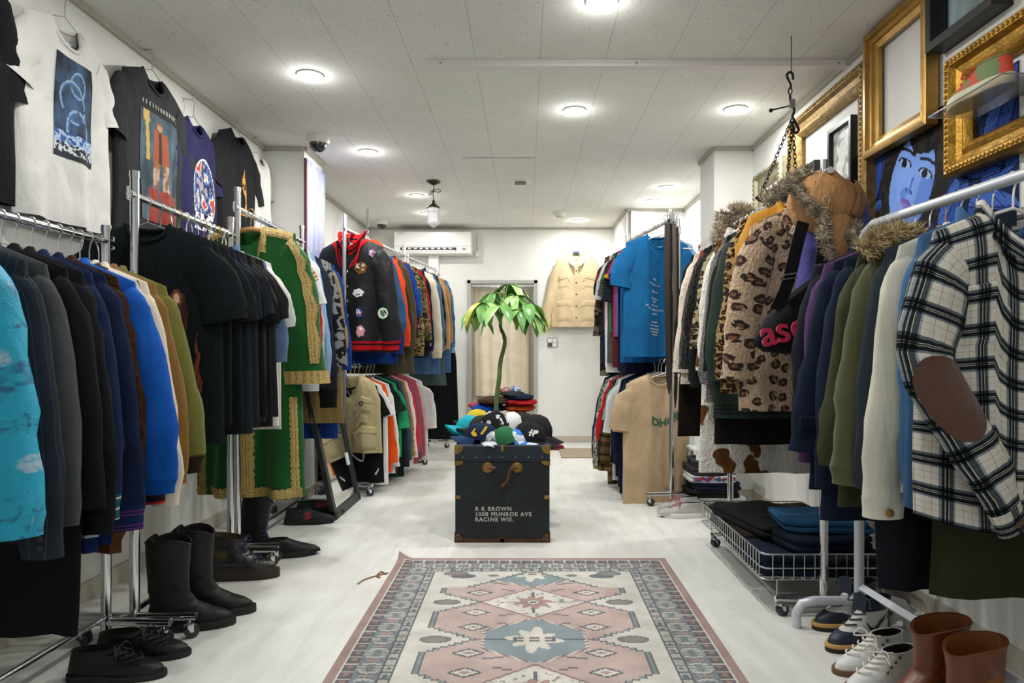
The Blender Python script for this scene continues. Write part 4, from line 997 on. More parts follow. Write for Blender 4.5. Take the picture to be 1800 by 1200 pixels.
for y, kd, c, lb, kw in L4:
    g = hang(A4L, y, kd, cloth(c), lb, hs='white' if '2' in c else 'black', **kw)
    if 'lettering' in lb:
        m = MB(); 
        for k in range(3, 13):
            R_ = g.rings[1](k, 16, .002); a, b = R_[12], R_[14]; m.add([a, b, b+V((0, 0, -.016)), a+V((0, 0, -.016))], [(0, 1, 2, 3)])
        m.build('sleeve_lettering', cloth('#1a1a1a'), g.root, 0)
    if 'dotted' in lb: g.print_(.0, .95, .1, .95, 16, 30, lambda s, t: '#9aa27a' if int(s*16) % 3 == 1 and int(t*30) % 4 == 1 else None)
# ================================================================ racks along the picture wall
B2 = rack('two tier chrome rack holding the blue and the tan T-shirts', (.935, 4.40), (.79, 5.3), 1.84, zt=1.90, halves=(.17, .23), lower=.925)
B2L = Rail(B2.a, B2.b, .925)
BLU = cloth('#185f92')
g = hang(B2, 4.50, 'tee', BLU, 'bright blue T-shirt with rows of tiny white lettering, hung facing out', dx=-.055, L=.80, sw=.22, bw=.235, hw=.245, nd=.09, T=.03, yaw=.10, hs='white', sleeve_o=dict(l=.29, out=.085, w=(.09, .095, .1, .105)))
rw = random.Random(3)
for k, (z, wd) in enumerate(((.24, 5), (.28, 12), (.33, 8), (.38, 6), (.40, 9), (.43, 12), (.46, 20), (.49, 8), (.55, 9), (.575, 10), (.6, 7), (.62, 8), (.64, 9))):
    g.text(' '.join(''.join(rw.choice('aeionrstlmc') for _ in range(rw.randint(2, 6))) for _ in range(max(1, wd//5))), -.035, -z, .019, INK_W)
SKY = cloth('#7aa8d0')
T2 = [(4.57, SKY, 'pale sky blue T-shirt behind the bright blue one', dict(L=.72, dx=.02)), (4.63, cloth('#1a5c96'), 'medium blue T-shirt third from the belts', dict(L=.84, dx=-.03)), (4.69, cloth('#dfe2e4'), 'white T-shirt whose sleeve shows below the blue ones', dict(L=.8)), (4.74, cloth('#1a2136'), 'navy T-shirt, long hem below the blue ones', dict(L=.92)),
      (4.79, cloth('#151a28'), 'almost black navy T-shirt', dict(L=.9)), (4.84, cloth('#5b5e9a'), 'violet blue T-shirt', dict(L=.66)), (4.89, cloth('#b5306a'), 'magenta T-shirt with a yellow cuff', dict(L=.66)), (4.93, cloth('#5c1f25'), 'burgundy T-shirt', dict(L=.88)),
      (4.97, fab('black_ribbed', pat=P_stripe(.02, [(0, '#1b2023'), (.6, '#30363a')])), 'black ribbed shirt with grey lines', dict(L=.6, sleeve_o=dict(l=.36, out=.09))), (5.01, cloth('#2c7a44'), 'green T-shirt with white edge', dict(L=.62)), (5.05, cloth('#4f4f4a'), 'olive grey T-shirt', dict(L=.85, sleeve_o=dict(l=.32, out=.08))),
      (5.09, cloth('#dcdcdc'), 'white T-shirt, long and plain', dict(L=.92)), (5.13, cloth('#c9cacb'), 'light grey T-shirt', dict(L=.88, sleeve_o=dict(l=.34, out=.09))), (5.17, cloth('#7a2328'), 'dark red T-shirt', dict(L=.6)), (5.21, cloth('#18223a'), 'navy blue polo shirt', dict(L=.86, sleeve_o=dict(l=.3, out=.07))),
      (5.26, fab('dark_brown_camo', pat=P_camo(['#2e2620', '#4a3f35', '#1d1a18', '#6a5d4d'], 12)), 'dark brown mottled long shirt, last on the upper rail', dict(L=.95, sleeve_o=dict(l=.6, out=.06)))]
for i, (y, m_, lb, kw) in enumerate(T2):
    kd = 'longtee' if 'long shirt' in lb else 'tee'
    g = hang(B2, y, kd, m_, lb, hs=['white', 'wire', 'wood', 'white'][i % 4], **({'sw': .195, 'bw': .235, 'hw': .235} | kw))
    if 'yellow' in lb:
        for k in (11, 12):
            m = MB(); m.grid([g.rings[-1](k, 16, .004), g.rings[-1](k+1, 16, .004)], None, True); m.build('cuff', cloth('#d99a1e'), g.root)
TAN = cloth('#c3a987')
g = hang(B2L, 4.50, 'tee', TAN, 'large tan T-shirt with small green lettering across the chest', dx=-.045, L=.84, sw=.23, bw=.25, hw=.255, T=.03, hs='white', yaw=.08, sleeve_o=dict(l=.30, out=.085, w=(.095, .1, .11, .115)))
g.text('DHQDZ', .07, -.27, .075, cloth('#3d6b52'), bold=.003)
M2 = [(4.58, cloth('#cfae92'), 'peach T-shirt behind the tan one', dict(L=.68, dx=-.02, sleeve_o=dict(l=.34, out=.09))), (4.64, cloth('#1b4fa0'), 'blue long sleeved shirt by the peach T-shirt', dict(L=.84)), (4.70, cloth('#141a26'), 'very dark navy sweatshirt', dict(L=.82, sleeve_o=dict(l=.36, out=.07))), (4.76, cloth('#1d2942'), 'navy blue sweatshirt', dict(L=.78)),
      (4.82, cloth('#17191c'), 'black sweatshirt', dict(L=.72)), (4.88, cloth('#e0e0de'), 'white long sleeved T-shirt with flared cuff', dict(L=.76, sleeve_o=dict(l=.38, out=.1))), (4.93, cloth('#7fa8a4'), 'pale teal T-shirt', dict(L=.6, sleeve_o=dict(l=.3, out=.08))),
      (4.99, fab('brown_plaid', pat=P_plaid(.13, [(0, '#7d6a4c'), (.3, '#57482f'), (.5, '#8c7a5a'), (.8, '#4a3c28')], [(0, '#d2c7ae'), (.35, '#8d8069'), (.6, '#e2d8c0'), (.85, '#7d715b')]), bump=.6), 'brown plaid wool jacket with flap pocket', dict(L=.80, sw=.215, sleeve_o=dict(l=.60, out=.07))),
      (5.06, cloth('#b3202a'), 'red shirt squeezed behind the plaid jacket', dict(L=.6, sleeve_o=dict(l=.4, out=.07))), (5.12, fab('light_check', pat=P_plaid(.05, [(0, '#dcd5cf'), (.4, '#8a8a9a'), (.6, '#e6dfd8'), (.85, '#a2848a')], [(0, '#f0ece8'), (.45, '#9a9aa8'), (.65, '#f4eee8')])), 'pale grey and pink checked shirt', dict(L=.7, sleeve_o=dict(l=.6, out=.07))),
      (5.18, fab('green_camo', pat=P_camo(['#6f7052', '#a3a184', '#4a4a36', '#c2bfa6'], 22)), 'light green camouflage jacket', dict(L=.74, sleeve_o=dict(l=.62, out=.06))), (5.24, cloth('#1b2a4a'), 'navy blue shirt, last on the lower rail', dict(L=.72, sleeve_o=dict(l=.56, out=.07)))]
for i, (y, m_, lb, kw) in enumerate(M2):
    kd = 'tee' if 'T-shirt' in lb else 'jacket' if 'jacket' in lb else 'shirt' if 'shirt' in lb and 'sweat' not in lb else 'longtee'
    g = hang(B2L, y, kd, m_, lb, hs='white' if i < 7 else 'black', **kw)
    if 'flap pocket' in lb: g.patch('pocket', -.75, -.3, .6, .82, m_, .008); g.patch('pocket_flap', -.78, -.27, .57, .64, m_, .014)
# belts over the end of the rail
def belt(dx, dy, ztop, ln, w, mat, label, twist=0.):
    t = thing('belt', label, 'belt', (.925+dx, 4.345+dy, ztop), twist, 'belts hung over the rack end')
    m = MB(); P = []
    for i in range(25):
        q = i/24; z = -ln*q; x = .012*sin(q*3+dx*40)*q; ww = w*(1 if q < .93 else (1-q)/.07*.75+.25)
        P.append([(x-ww, 0, z), (x-ww*.9, -.003, z), (x+ww*.9, -.003, z), (x+ww, 0, z), (x+ww*.9, .002, z), (x-ww*.9, .002, z)])
    m.grid(P, None, True); m.build('strap', mat, t, 50)
    m = MB(); m.tube([(-w*1.25, -.004, .0), (w*1.25, -.004, 0), (w*1.25, -.004, .05), (-w*1.25, -.004, .05)], .0035, 6, closed=True); m.tube([(0, -.004, 0), (0, -.008, .05)], .0025, 6); m.build('buckle', STEEL, t)
    m = MB()
    for k in range(5): m.lathe([(.003, 0), (.003, .001)], 8, Matrix.Translation((0, -.003, -ln*.72-k*.025)) @ Matrix.Rotation(pi/2, 4, 'X'))
    m.build('eyelet_holes_print', simple('hole_black', '#050505', .9), t)
LEA = simple('black_leather_strap', '#17130f', .42, bump=.3, bs=90); LEB = simple('dark_brown_strap', '#2b2019', .5, bump=.3, bs=90); LEC = simple('grey_brown_strap', '#4a3f36', .6, bump=.3, bs=90); LED = simple('pale_strap', '#b6a890', .6)
belt(-.032, -.02, 1.80, 1.08, .017, LEB, 'wide dark brown leather belt hanging lowest of the bundle'); belt(-.012, -.005, 1.83, .96, .012, LEA, 'black leather belt with its buckle at the rail'); belt(.012, -.015, 1.80, .9, .013, LEC, 'grey brown leather belt in the bundle', .3)
belt(.035, .0, 1.78, 1.15, .011, LEA, 'long narrow black belt at the pole'); belt(.05, .015, 1.74, .75, .008, LED, 'thin pale belt behind the black ones', .5); belt(.022, .02, 1.82, .70, .013, simple('studded_strap', '#23211f', .35, .3, bump=.9, bs=200), 'studded black belt with metal texture')
# ---- rack with the wire basket: coats
B3 = Rail((1.115, 2.55, 0), (1.10, 3.72, 0), 1.65)
t = thing('clothes_rack', 'chrome coat rack with a wire basket on casters at its foot', 'clothes rack', (0, 0, 0))
X0, X1, Y0, Y1, Z0, Z1 = .885, 1.40, 2.56, 3.47, .13, .225
for y in (2.55, 3.72):
    m = MB(); m.tube([(1.112, y, .06), (1.112, y, .8)], .016, 14); m.tube([(1.112, y, .78), (1.112, y, 1.70)], .0135, 14); m.build('pole', CHROME, t)
m = MB(); m.tube([(1.115, 2.5, 1.65), (1.10, 3.77, 1.65)], .0125, 12); m.build('rail', CHROME, t)
for y in (2.55, 3.45):
    m = MB(); m.tube([(.93, y, .062), (1.36, y, .062)], .012, 10); m.build('foot_bar', CHROME, t)
    for x in (.95, 1.34): caster(t, x, y, .062, r=.022, yaw=.4)
b = thing('wire_basket', 'chrome wire basket full of folded dark trousers under the coats', 'basket', (0, 0, 0))
def rr(z, r=.03, e=0.):
    pts = []
    for cx, cy, a0 in ((X1-r, Y1-r, 0), (X0+r, Y1-r, 90), (X0+r, Y0+r, 180), (X1-r, Y0+r, 270)):
        for k in range(5): a = math.radians(a0+k*22.5); pts.append(V((cx+(r+e)*cos(a), cy+(r+e)*sin(a), z)))
    return pts
m = MB(); m.tube(rr(Z1), .0035, 7, closed=True); m.build('rim_wire', WIRE, b); m = MB(); m.tube(rr((Z0+Z1)/2-.005), .003, 7, closed=True); m.build('rim_wire', WIRE, b)
m = MB()
for k in range(1, 27): y = lerp(Y0, Y1, k/27); m.tube([(X0, y, Z1), (X0, y, Z0), (X1, y, Z0), (X1, y, Z1)], .0022, 5)
for k in range(1, 13): x = lerp(X0, X1, k/13); m.tube([(x, Y0, Z1), (x, Y0, Z0), (x, Y1, Z0), (x, Y1, Z1)], .0022, 5)
m.tube(rr(Z0), .0025, 6, closed=True); m.build('wire_mesh', WIRE, b)
for x, y in ((.94, 2.56), (1.34, 2.56), (.94, 3.46), (1.34, 3.46)):
    m = MB(); m.tube([(x-.03, y, Z0), (x, y, Z0), (x, y, .07), (x+.03, y, .07)], .003, 6); m.build('leg', WIRE, b)
def folded(label, loc, sx, sy, sz, mat, yaw=0., layers=3, name='folded_trousers', cat='trousers', group=None, seed=1):
    """a folded garment: rounded soft layers, each a fold of the same cloth"""
    t = thing(name, label, cat, loc, yaw, group); h = sz/layers
    for k in range(layers):
        r = random.Random(seed*31+k); P = []; ex = r.uniform(.94, 1.0); ey = r.uniform(.94, 1.0); ox = r.uniform(-.01, .01)
        for i, (q, zz) in enumerate(((.0, 0.), (.97, .0), (1., .25), (1.005, .5), (1., .78), (.965, .97), (.6, 1.0), (.0, 1.02))):
            row = []
            for a in range(40):
                th = 2*pi*a/40; cx = cos(th); sy_ = sin(th); p_ = .22
                x = abs(cx)**p_*(1 if cx > 0 else -1)*q*sx*.5*ex+ox; y = abs(sy_)**p_*(1 if sy_ > 0 else -1)*q*sy*.5*ey
                z = h*(k+zz*.96)+(.006*mnoise.noise(V((x*9, y*9, seed+k)))+.004*sin(x*24+seed)) * (1 if zz > .2 else .3)
                row.append((x, y, z))
            P.append(row)
        m = MB(); m.grid(P, None, True); m.build('fold' if k < layers-1 else 'top_fold', mat, t, 60)
    return t
DK = [fab('black_denim', pat=P_denim('#17181a')), fab('brown_black_twill', '#201a17'), fab('navy_twill', '#141c2c'), fab('charcoal_denim', pat=P_denim('#1d2227'))]
PL = [('folded black jeans at the far end of the basket', 1.02, 3.28, .24, .34, .085, 0), ('folded brown black trousers on the aisle side of the basket', 1.01, 2.98, .23, .3, .09, 1), ('folded dark navy trousers at the aisle corner of the basket', 1.01, 2.70, .23, .25, .08, 2), ('folded black trousers against the wall side, far end', 1.27, 3.26, .24, .36, .10, 1), ('folded charcoal jeans beside the wall, middle of the basket', 1.27, 2.92, .24, .3, .10, 0), ('folded charcoal jeans under the blue jeans', 1.26, 2.68, .26, .22, .075, 3)]
for i, (lb, x, y, sx, sy, sz, k) in enumerate(PL): folded(lb, (x, y, Z0+.004), sx, sy, sz, DK[k], .05*(i % 3-1), 3, seed=i+2)
folded('folded black trousers on top of the pile in the basket', (1.06, 3.02, .225), .3, .5, .05, DK[0], .2, 2, seed=11)
folded('folded navy trousers lying under the blue jeans', (1.16, 2.76, .215), .36, .3, .055, DK[2], .15, 2, seed=12)
jb = folded('folded mid blue jeans on top of the basket pile', (1.20, 2.80, .272), .36, .27, .05, fab('mid_blue_jeans', pat=P_denim('#2b5578')), -.1, 2, seed=13)
LEO = fab('leopard_fur', pat=P_leopard('#cbae90', '#33221a', '#8f6044', 17, .15, .30, .05, .018), bump=.8, bs=90, sheen=.15)
LEF = fab('leopard_fine', pat=P_leopard('#a48a5c', '#1b1510', '#6b4a2a', 40, .2, .42, .06, .02), bump=.5, bs=80)
LEG_ = fab('leopard_long', pat=P_leopard('#a39a74', '#1a1712', '#5a4d34', 30, .2, .4, .05, .04), bump=.7, bs=80)
COW = fab('cow_pile_big', pat=P_spots('#e9e3d8', '#6a421f', 9, .535, .15), bump=.7, bs=70)
COWS = fab('cow_pile_small', pat=P_spots('#ddd3c0', '#8a5a2c', 13, .63, .2), bump=.6, bs=70)
BFUR = fab('black_fur', '#171312', bump=1., bs=50, sheen=.2)
hang(B3, 2.64, 'vest', fab('periwinkle_nylon', '#6a68b4', rough=.6, bump=.8), 'periwinkle blue puffer vest under the fur hat', dx=.075, sw=.13, bw=.15, hw=.15, L=.5, T=.05, hd=.05, yaw=.1)
g = hang(B3, 2.72, 'coat', LEO, 'tan leopard print faux fur coat, front of its rack', L=.80, sw=.225, bw=.27, hw=.27, T=.06, hd=.10, slope=.42, yaw=.06, sleeve_o=dict(l=.60, out=.06, w=(.085, .095, .09, .088, .08)))
hang(B3, 2.79, 'jacket', fab('mustard', '#c48d36', rough=.7), 'mustard yellow jacket whose collar shows above the leopard coat', L=.6, sw=.2, hd=.055)
hang(B3, 2.85, 'coat', LEF, 'fine spotted leopard print coat behind the tan one', L=.78, hs='wire', hd=.06, sleeve_o=dict(l=.66, out=.055, w=(.08, .09, .085, .08, .065)))
g = hang(B3, 2.95, 'coat', fab('dark_green_canvas', '#28382f', rough=.7, bump=.6), 'dark green canvas coat with stitched hem', L=.86, sleeve_o=dict(l=.64, out=.065, w=(.09, .105, .1, .09, .07)))
for v in (.93, .95, .97): g.patch('hem_stitch', -.99, .99, v, v+.004, cloth('#141d18'), .003, nx=20, ny=2)
hang(B3, 3.02, 'coat', cloth('#161616'), 'plain black wool coat longer than the green one', L=.98, hw=.28, sleeve_o=dict(l=.6))
hang(B3, 3.08, 'coat', fab('grey_tweed', pat=P_tweed('#8d8b86', '#3a3938'), bump=.5), 'grey tweed coat between green canvas and black', L=.80, hs='wood', sleeve_o=dict(l=.66, out=.055))
hang(B3, 3.16, 'coat', COW, 'long cream coat with large brown cow patches', L=1.13, hw=.31, bw=.28, sleeve_o=dict(l=.6))
hang(B3, 3.24, 'coat', LEG_, 'long olive leopard print dress under the tweed coat', 'dress', 'dress', L=1.0, hw=.27, sleeve_o=dict(l=.5))
hang(B3, 3.32, 'jacket', cloth('#1b1c1e'), 'black wool coat beside the black fur', L=.76, sleeve_o=dict(l=.64, out=.06))
hang(B3, 3.40, 'coat', BFUR, 'glossy black fur coat', L=.72, sleeve_o=dict(l=.60, out=.07, w=(.09, .1, .1, .095, .08)))
hang(B3, 3.48, 'jacket', fab('rust_red', '#a8452f'), 'rust red jacket seen at the shoulder only', L=.6, sleeve_o=dict(l=.42, out=.05))
g = hang(B3, 3.57, 'coat', COWS, 'cream pile coat with small brown spots at the far end', L=.74, sleeve_o=dict(l=.62, out=.06))
hang(B3, 3.64, 'coat', cloth('#1a1512'), 'dark brown long coat, last on its rack', L=1.02, sleeve_o=dict(l=.6))
# black sling bag
t = thing('sling_bag', 'black sling bag with raised pink red lettering hanging on the leopard coat', 'bag', at(1390, 560, 2.50))
BAG = fab('bag_nylon', '#121316', rough=.7, bump=.6)
o0 = at(1390, 560, 2.50); pl = [(1326,606),(1332,585),(1348,556),(1376,530),(1408,502),(1440,478),(1456,500),(1452,560),(1440,602),(1424,618),(1380,622),(1342,618)]
pp = [at(x, y, 2.50)-o0 for x, y in pl]; c = sum(pp, V())/len(pp); m = MB(); P = []
for k, (s_, yy) in enumerate(((.001, -.045), (.5, -.042), (.82, -.03), (.97, -.012), (1., .005), (.96, .03), (.6, .04), (.001, .042))): P.append([c+(p-c)*s_+V((0, yy, 0)) for p in pp])
m.grid(P, None, True); m.build('pouch', BAG, t, 70)
def strap(pts, w, name='strap', mat=BAG, th=.003, par=t):
    C = catmull(pts, 14); m = MB(); P = []
    for i, p in enumerate(C):
        T = (C[min(13, i+1)]-C[max(0, i-1)]).normalized(); s_ = T.cross(V((0, 1, 0))).normalized()*w; y_ = V((0, th, 0)); P.append([p-s_-y_, p+s_-y_, p+s_+y_, p-s_+y_])
    m.grid(P, None, True); return m.build(name, mat, par, 30)
strap([at(x, y, 2.5)-o0+V((0, -.02, 0)) for x, y in ((1408, 392), (1398, 430), (1386, 480), (1376, 512), (1360, 545))], .022)
strap([at(x, y, 2.5)-o0+V((0, -.02, 0)) for x, y in ((1444, 420), (1440, 455), (1436, 480), (1432, 500))], .02)
for px, py in ((1384, 487), (1438, 470)):
    q = at(px, py, 2.5)-o0; m = MB(); m.tube([(q.x-.026, -.03, q.z-.012), (q.x+.026, -.03, q.z-.004), (q.x+.026, -.03, q.z+.012), (q.x-.026, -.03, q.z+.004)], .003, 6, closed=True); m.build('buckle', STEEL, t)
m = MB(); P = [[c+(p-c)*s_+V((0, -.05+.01*abs(s_-.7), .0)) for p in pp[3:7]] for s_ in (.55, .75, .9)]; m.grid(P); m.build('flap', BAG, t, 60)
vs, fs = text_mesh('ase', .135, .005, bold=.0015); m = MB(); m.add([(x, -zz, y) for x, y, zz in vs], fs, None, Matrix.Translation(at(1368, 581, 2.5)-o0+V((0, -.052, 0))) @ Matrix.Rotation(math.radians(-14), 4, 'Y')); m.build('lettering', fab('pink_felt', '#c52a4c', sheen=.3), t, 30)
# trapper hat
FURM = fab('grey_tan_fur', pat=lambda t: t.ramp(t.noise(45, 3), [(.3, hx('#6f6250')), (.55, hx('#b3a58e')), (.75, hx('#d4cab8'))]), rough=1.)
def fur_tube(path, r, name, parent, mat=FURM, n=900, ln=.022, seed=1, N=10):
    C = catmull(path, 22); rr_ = random.Random(seed); m = MB(); m.tube(C, [r*.8*(1 if 0 < i < 21 else .5) for i in range(22)], N)
    pts = []
    for _ in range(n):
        i = rr_.randrange(21); p = C[i].lerp(C[i+1], rr_.random()); T = (C[i+1]-C[i]).normalized(); o = T.orthogonal().normalized(); q = T.cross(o); a = rr_.uniform(0, 2*pi); d = o*cos(a)+q*sin(a); pts.append((p+d*r*.75, d))
    m.spikes(pts, ln, .0022, rr_, .6); return m.build(name, mat, parent, 0)
HB = V((1.155, 2.60, 1.50)); t = thing('trapper_hat', 'tan canvas trapper hat with grey fur trim resting on top of the coats', 'hat', HB)
CAN = fab('tan_canvas_hat', '#b98a5c', rough=.8, bump=.7, bs=22)
def dent(d): return -.10*exp(-((d.x-.35)**2+(d.z-.75)**2)*6)+.035*mnoise.noise(d*2.2)+.02*sin(7*d.x+3*d.z)
m = MB(); Mh = Matrix.Translation((-.02, 0, .05)) @ Matrix.Rotation(.22, 4, 'Y'); RX, RY, RZ = .135, .125, .125
m.ball((0, 0, 0), (RX, RY, RZ), 18, Mh, dent); m.build('crown', CAN, t, 70)
def hsurf(az, el, k=1.04):      # a point on the crown: azimuth (-90 faces the room), elevation
    a, b = math.radians(az), math.radians(el); d = V((cos(b)*cos(a), cos(b)*sin(a), sin(b))); return Mh @ V((d.x*RX*k, d.y*RY*k, d.z*RZ*k))
def cap_piece(name, az0, az1, el0, el1, k=1.05, wav=.0):
    m = MB(); P = [[hsurf(lerp(az0, az1, j/12)+wav*sin(i), lerp(el0, el1, i/8), k+.03*sin(pi*i/8)*sin(pi*j/12)) for j in range(13)] for i in range(9)]; m.grid(P); return m.build(name, CAN, t, 60)
cap_piece('front_flap', -62, 18, -22, 38, 1.05)
# ear flap hanging down on the wall side of the face
m = MB(); P = []
for i in range(9):
    v = i/8; P.append([Mh @ V((.035+(.055*(1-.15*v))*u, -.108-.016*sin(v*2.6)+.025*u*u, -.055-.175*v-.012*u*u)) for u in [j/4-1 for j in range(9)]])
m.grid(P); m.grid([[p+V((0, .014, 0)) for p in row] for row in P]); m.build('ear_flap', CAN, t, 60)
fur_tube([hsurf(-175, 20), hsurf(-150, 0), hsurf(-125, -25), Mh @ V((-.035, -.115, -.085)), Mh @ V((-.025, -.125, -.14)), Mh @ V((-.005, -.13, -.20)), Mh @ V((.035, -.128, -.245))], .019, 'fur_trim', t, seed=2, n=1200)
fur_tube([hsurf(10, 48), hsurf(12, 15), hsurf(0, -18), hsurf(-30, -34), Mh @ V((.085, -.12, -.11)), Mh @ V((.08, -.128, -.15))], .020, 'fur_trim', t, seed=3, n=1200)
fur_tube([hsurf(-168, 50), hsurf(-170, 25, 1.12), Mh @ V((-.185, -.04, -.0)), Mh @ V((-.235, -.035, -.055))], .026, 'fur_flap', t, seed=4)
q = hsurf(-108, -12, 1.05); m = MB(); m.tube([(q.x+.013*cos(a), q.y-.004, q.z+.017*sin(a)) for a in [k*pi/5 for k in range(10)]], .002, 5, closed=True); m.box((q.x-.010, q.y-.006, q.z-.030), (q.x+.010, q.y-.003, q.z-.023)); m.tube([(q.x-.008, q.y-.005, q.z-.008), (q.x, q.y-.006, q.z+.008), (q.x+.008, q.y-.005, q.z-.004)], .002, 5); m.build('stitched_emblem_print', cloth('#c9b08a'), t, 0)
m = MB(); p0 = Mh @ V((.05, -.125, -.215)); m.tube([p0, p0+V((.003, -.006, -.05))], .004, 6); m.build('chin_strap', cloth('#1a1512'), t)
# grey fur hat at the far end, white flower
t = thing('fur_hat', 'grey beige fur hat with ear flaps at the far end of the coat rack', 'hat', at(1293, 395, 3.66))
for i, (a, b_, c_) in enumerate((((-.09, 0, -.10), (-.075, -.01, .0), (-.06, 0, .06)), ((-.02, -.02, -.11), (0, -.03, -.02), (.01, -.01, .05)), ((-.03, 0, .06), (.03, -.01, .075), (.09, .02, .05)))): fur_tube([a, b_, c_], .042, 'fur_flap', t, n=700, ln=.03, seed=20+i)
t = thing('fabric_flower', 'white fabric flower pinned near the grey fur hat', 'flower', at(1283, 415, 3.45))
for k in range(9):
    a = k*2.399; m = MB(); m.ball((.03*cos(a)*(k/9)**.5, -.015-.01*(k % 3), .03*sin(a)*(k/9)**.5), (.018, .008, .018), 6); m.build('petal', cloth('#ece9e2'), t)
# ---- white rack near the camera
B1 = Rail((1.18, 2.42, 0), (1.255, 1.30, 0), 1.42)
WSIL = simple('white_grey_tube', '#c9cdd2', .35, .2)
t = thing('clothes_rack', 'white tubular clothes rack holding the plaid flannel shirt', 'clothes rack', (0, 0, 0))
dv = (B1.b-B1.a).normalized(); top = [B1.a+V((0, 0, .02)), B1.a+V((0, 0, .7)), B1.a+V((0, 0, 1.31)), B1.a+dv*.012+V((0, 0, 1.365)), B1.a+dv*.045+V((0, 0, 1.40)), B1.a+dv*.09+V((0, 0, 1.42)), B1.b+V((0, 0, 1.42))]
m = MB(); m.tube([top[0]+V((0, 0, .06)), top[1], top[2]], .0165, 14); m.build('pole', WSIL, t); m = MB(); m.tube(top[2:], .0155, 14); m.build('rail', WSIL, t)
m = MB(); fx = [(.965, 2.44, .0), (.965, 2.44, .05), (.985, 2.44, .085), (1.03, 2.44, .095), (1.30, 2.44, .095), (1.345, 2.44, .085), (1.365, 2.44, .05), (1.365, 2.44, 0)]; m.tube(fx, .0165, 12); m.build('foot_frame', WSIL, t)
m = MB(); m.tube([B1.a+V((.005, -.015, .150)), B1.a+dv*1.1+V((.005, 0, .150))], .0165, 4); m.build('stretcher', WSIL, t, 30)
m = MB(); m.tube([(1.04, 1.32, 0), (1.04, 1.32, .05), (1.06, 1.32, .085), (1.10, 1.32, .095), (1.38, 1.32, .095), (1.42, 1.32, .085), (1.44, 1.32, .05), (1.44, 1.32, 0)], .0165, 12); m.build('foot_frame', WSIL, t); m = MB(); m.tube([(1.255, 1.32, .06), (1.255, 1.32, 1.42)], .0165, 12); m.build('pole', WSIL, t)
PLA = fab('flannel_plaid', pat=P_plaid(.085, [(0, '#e8e4dc'), (.10, '#c9a9ad'), (.115, '#e8e4dc'), (.30, '#8f979f'), (.38, '#2b333b'), (.46, '#d9d6cb'), (.475, '#6f777f'), (.5, '#20282f'), (.56, '#d8d8b8'), (.575, '#4b545d'), (.68, '#a9aeb2'), (.72, '#ece8e0'), (.9, '#c9a9ad'), (.912, '#ece8e0')],
    [(0, '#f2efe8'), (.10, '#c7a5aa'), (.115, '#f2efe8'), (.30, '#8a929b'), (.36, '#1f2830'), (.47, '#e0e0c4'), (.485, '#39424b'), (.53, '#e4e2d8'), (.545, '#1f2830'), (.64, '#6d757d'), (.72, '#f2efe8'), (.9, '#c7a5aa'), (.912, '#f2efe8')]), bump=.5)
g = hang(B1, 1.72, 'shirt', PLA, 'black and white plaid flannel shirt with brown elbow patch, facing out', hs='white', L=.80, sw=.225, bw=.275, hw=.28, T=.04, fold=.009, yaw=.10, dx=.0, nd=.11, hd=.085, slope=.34, sleeve_o=dict(l=.70, out=.075, cuff=(PLA, .06, .9)))
kill(g.root, 'sleeve', 'cuff')
PS = [(-.055, .08), (-.02, .115, -.01), (.025, .23, -.02), (.055, .33, -.04), (.0, .46, -.075), (-.07, .58, -.085), (-.115, .67, -.085)]
g.sleeve(PS, [.075, .08, .08, .076, .066, .055, .046], .5, cuff=(PLA, .06, .92), extra={1: [(-.055, .08), (-.02, .115), (.02, .25), (.05, .45), (.05, .66)]})
g.placket(PLA, .14, .97, buttons=6, bmat=BONE)
g.patch('pocket', -.62, -.18, .24, .42, PLA, .006); g.patch('pocket_flap', -.63, -.17, .225, .275, PLA, .009); g.button(-.4, .262, BONE)
g.patch('pocket', .18, .62, .24, .42, PLA, .006); g.patch('pocket_flap', .17, .63, .225, .275, PLA, .009); g.button(.4, .262, BONE)
g.sleeve_patch(-1, .46, .72, 205, 335, fab('brown_suede_patch', '#5d4339', sheen=.2))
m = MB(); m.box((-.035, .0, -.115), (.035, .002, -.075), Matrix.Translation((0, g.T*.6, 0))); m.build('label_tab', cloth('#2a3540'), g.root, 0)
for k in range(2):
    R_ = g.rings[-1](13); q = R_[12-k*1]; m = MB(); m.lathe([(.008, 0), (.0085, .002), (.001, .002)], 12, Matrix.Translation(q+V((.01, -.006, -.03))) @ Matrix.Rotation(pi/2, 4, 'X')); m.build('button', BONE, g.root)
hang(B1, 1.79, 'shirt', fab('blue_chambray', pat=P_denim('#4a6f98')), 'blue chambray shirt just behind the plaid flannel', L=.80, sw=.20, bw=.24, hw=.25, sleeve_o=dict(l=.6, out=.0))
OFF = fab('ecru_denim', '#cfccbb', bump=.4)
g = hang(B1, 1.85, 'jacket', OFF, 'ecru denim jacket with a brass cuff button', L=.72, sleeve_o=dict(l=.68, out=.055, w=(.085, .09, .08, .075, .068), cuff=(OFF, .055, .95)))
R_ = g.rings[-1](13); q = R_[12]; m = MB(); m.lathe([(.011, 0), (.011, .003), (.006, .005), (.001, .005)], 14, Matrix.Translation(q+V((-.004, -.007, -.03))) @ Matrix.Rotation(pi/2, 4, 'X')); m.build('cuff_button', BRASS, g.root)
g = hang(B1, 1.91, 'jacket', fab('slate_wool', '#2f363e'), 'slate blue wool jacket with grey suede yoke', L=.7, sleeve_o=dict(l=.62, out=.05)); 
g = hang(B1, 1.97, 'jacket', fab('olive_wool', '#55583a', bump=.5, sheen=.15), 'thick olive green wool jacket', hs='wood', L=.72, sleeve_o=dict(l=.62, out=.07, w=(.09, .1, .095, .088, .08)))
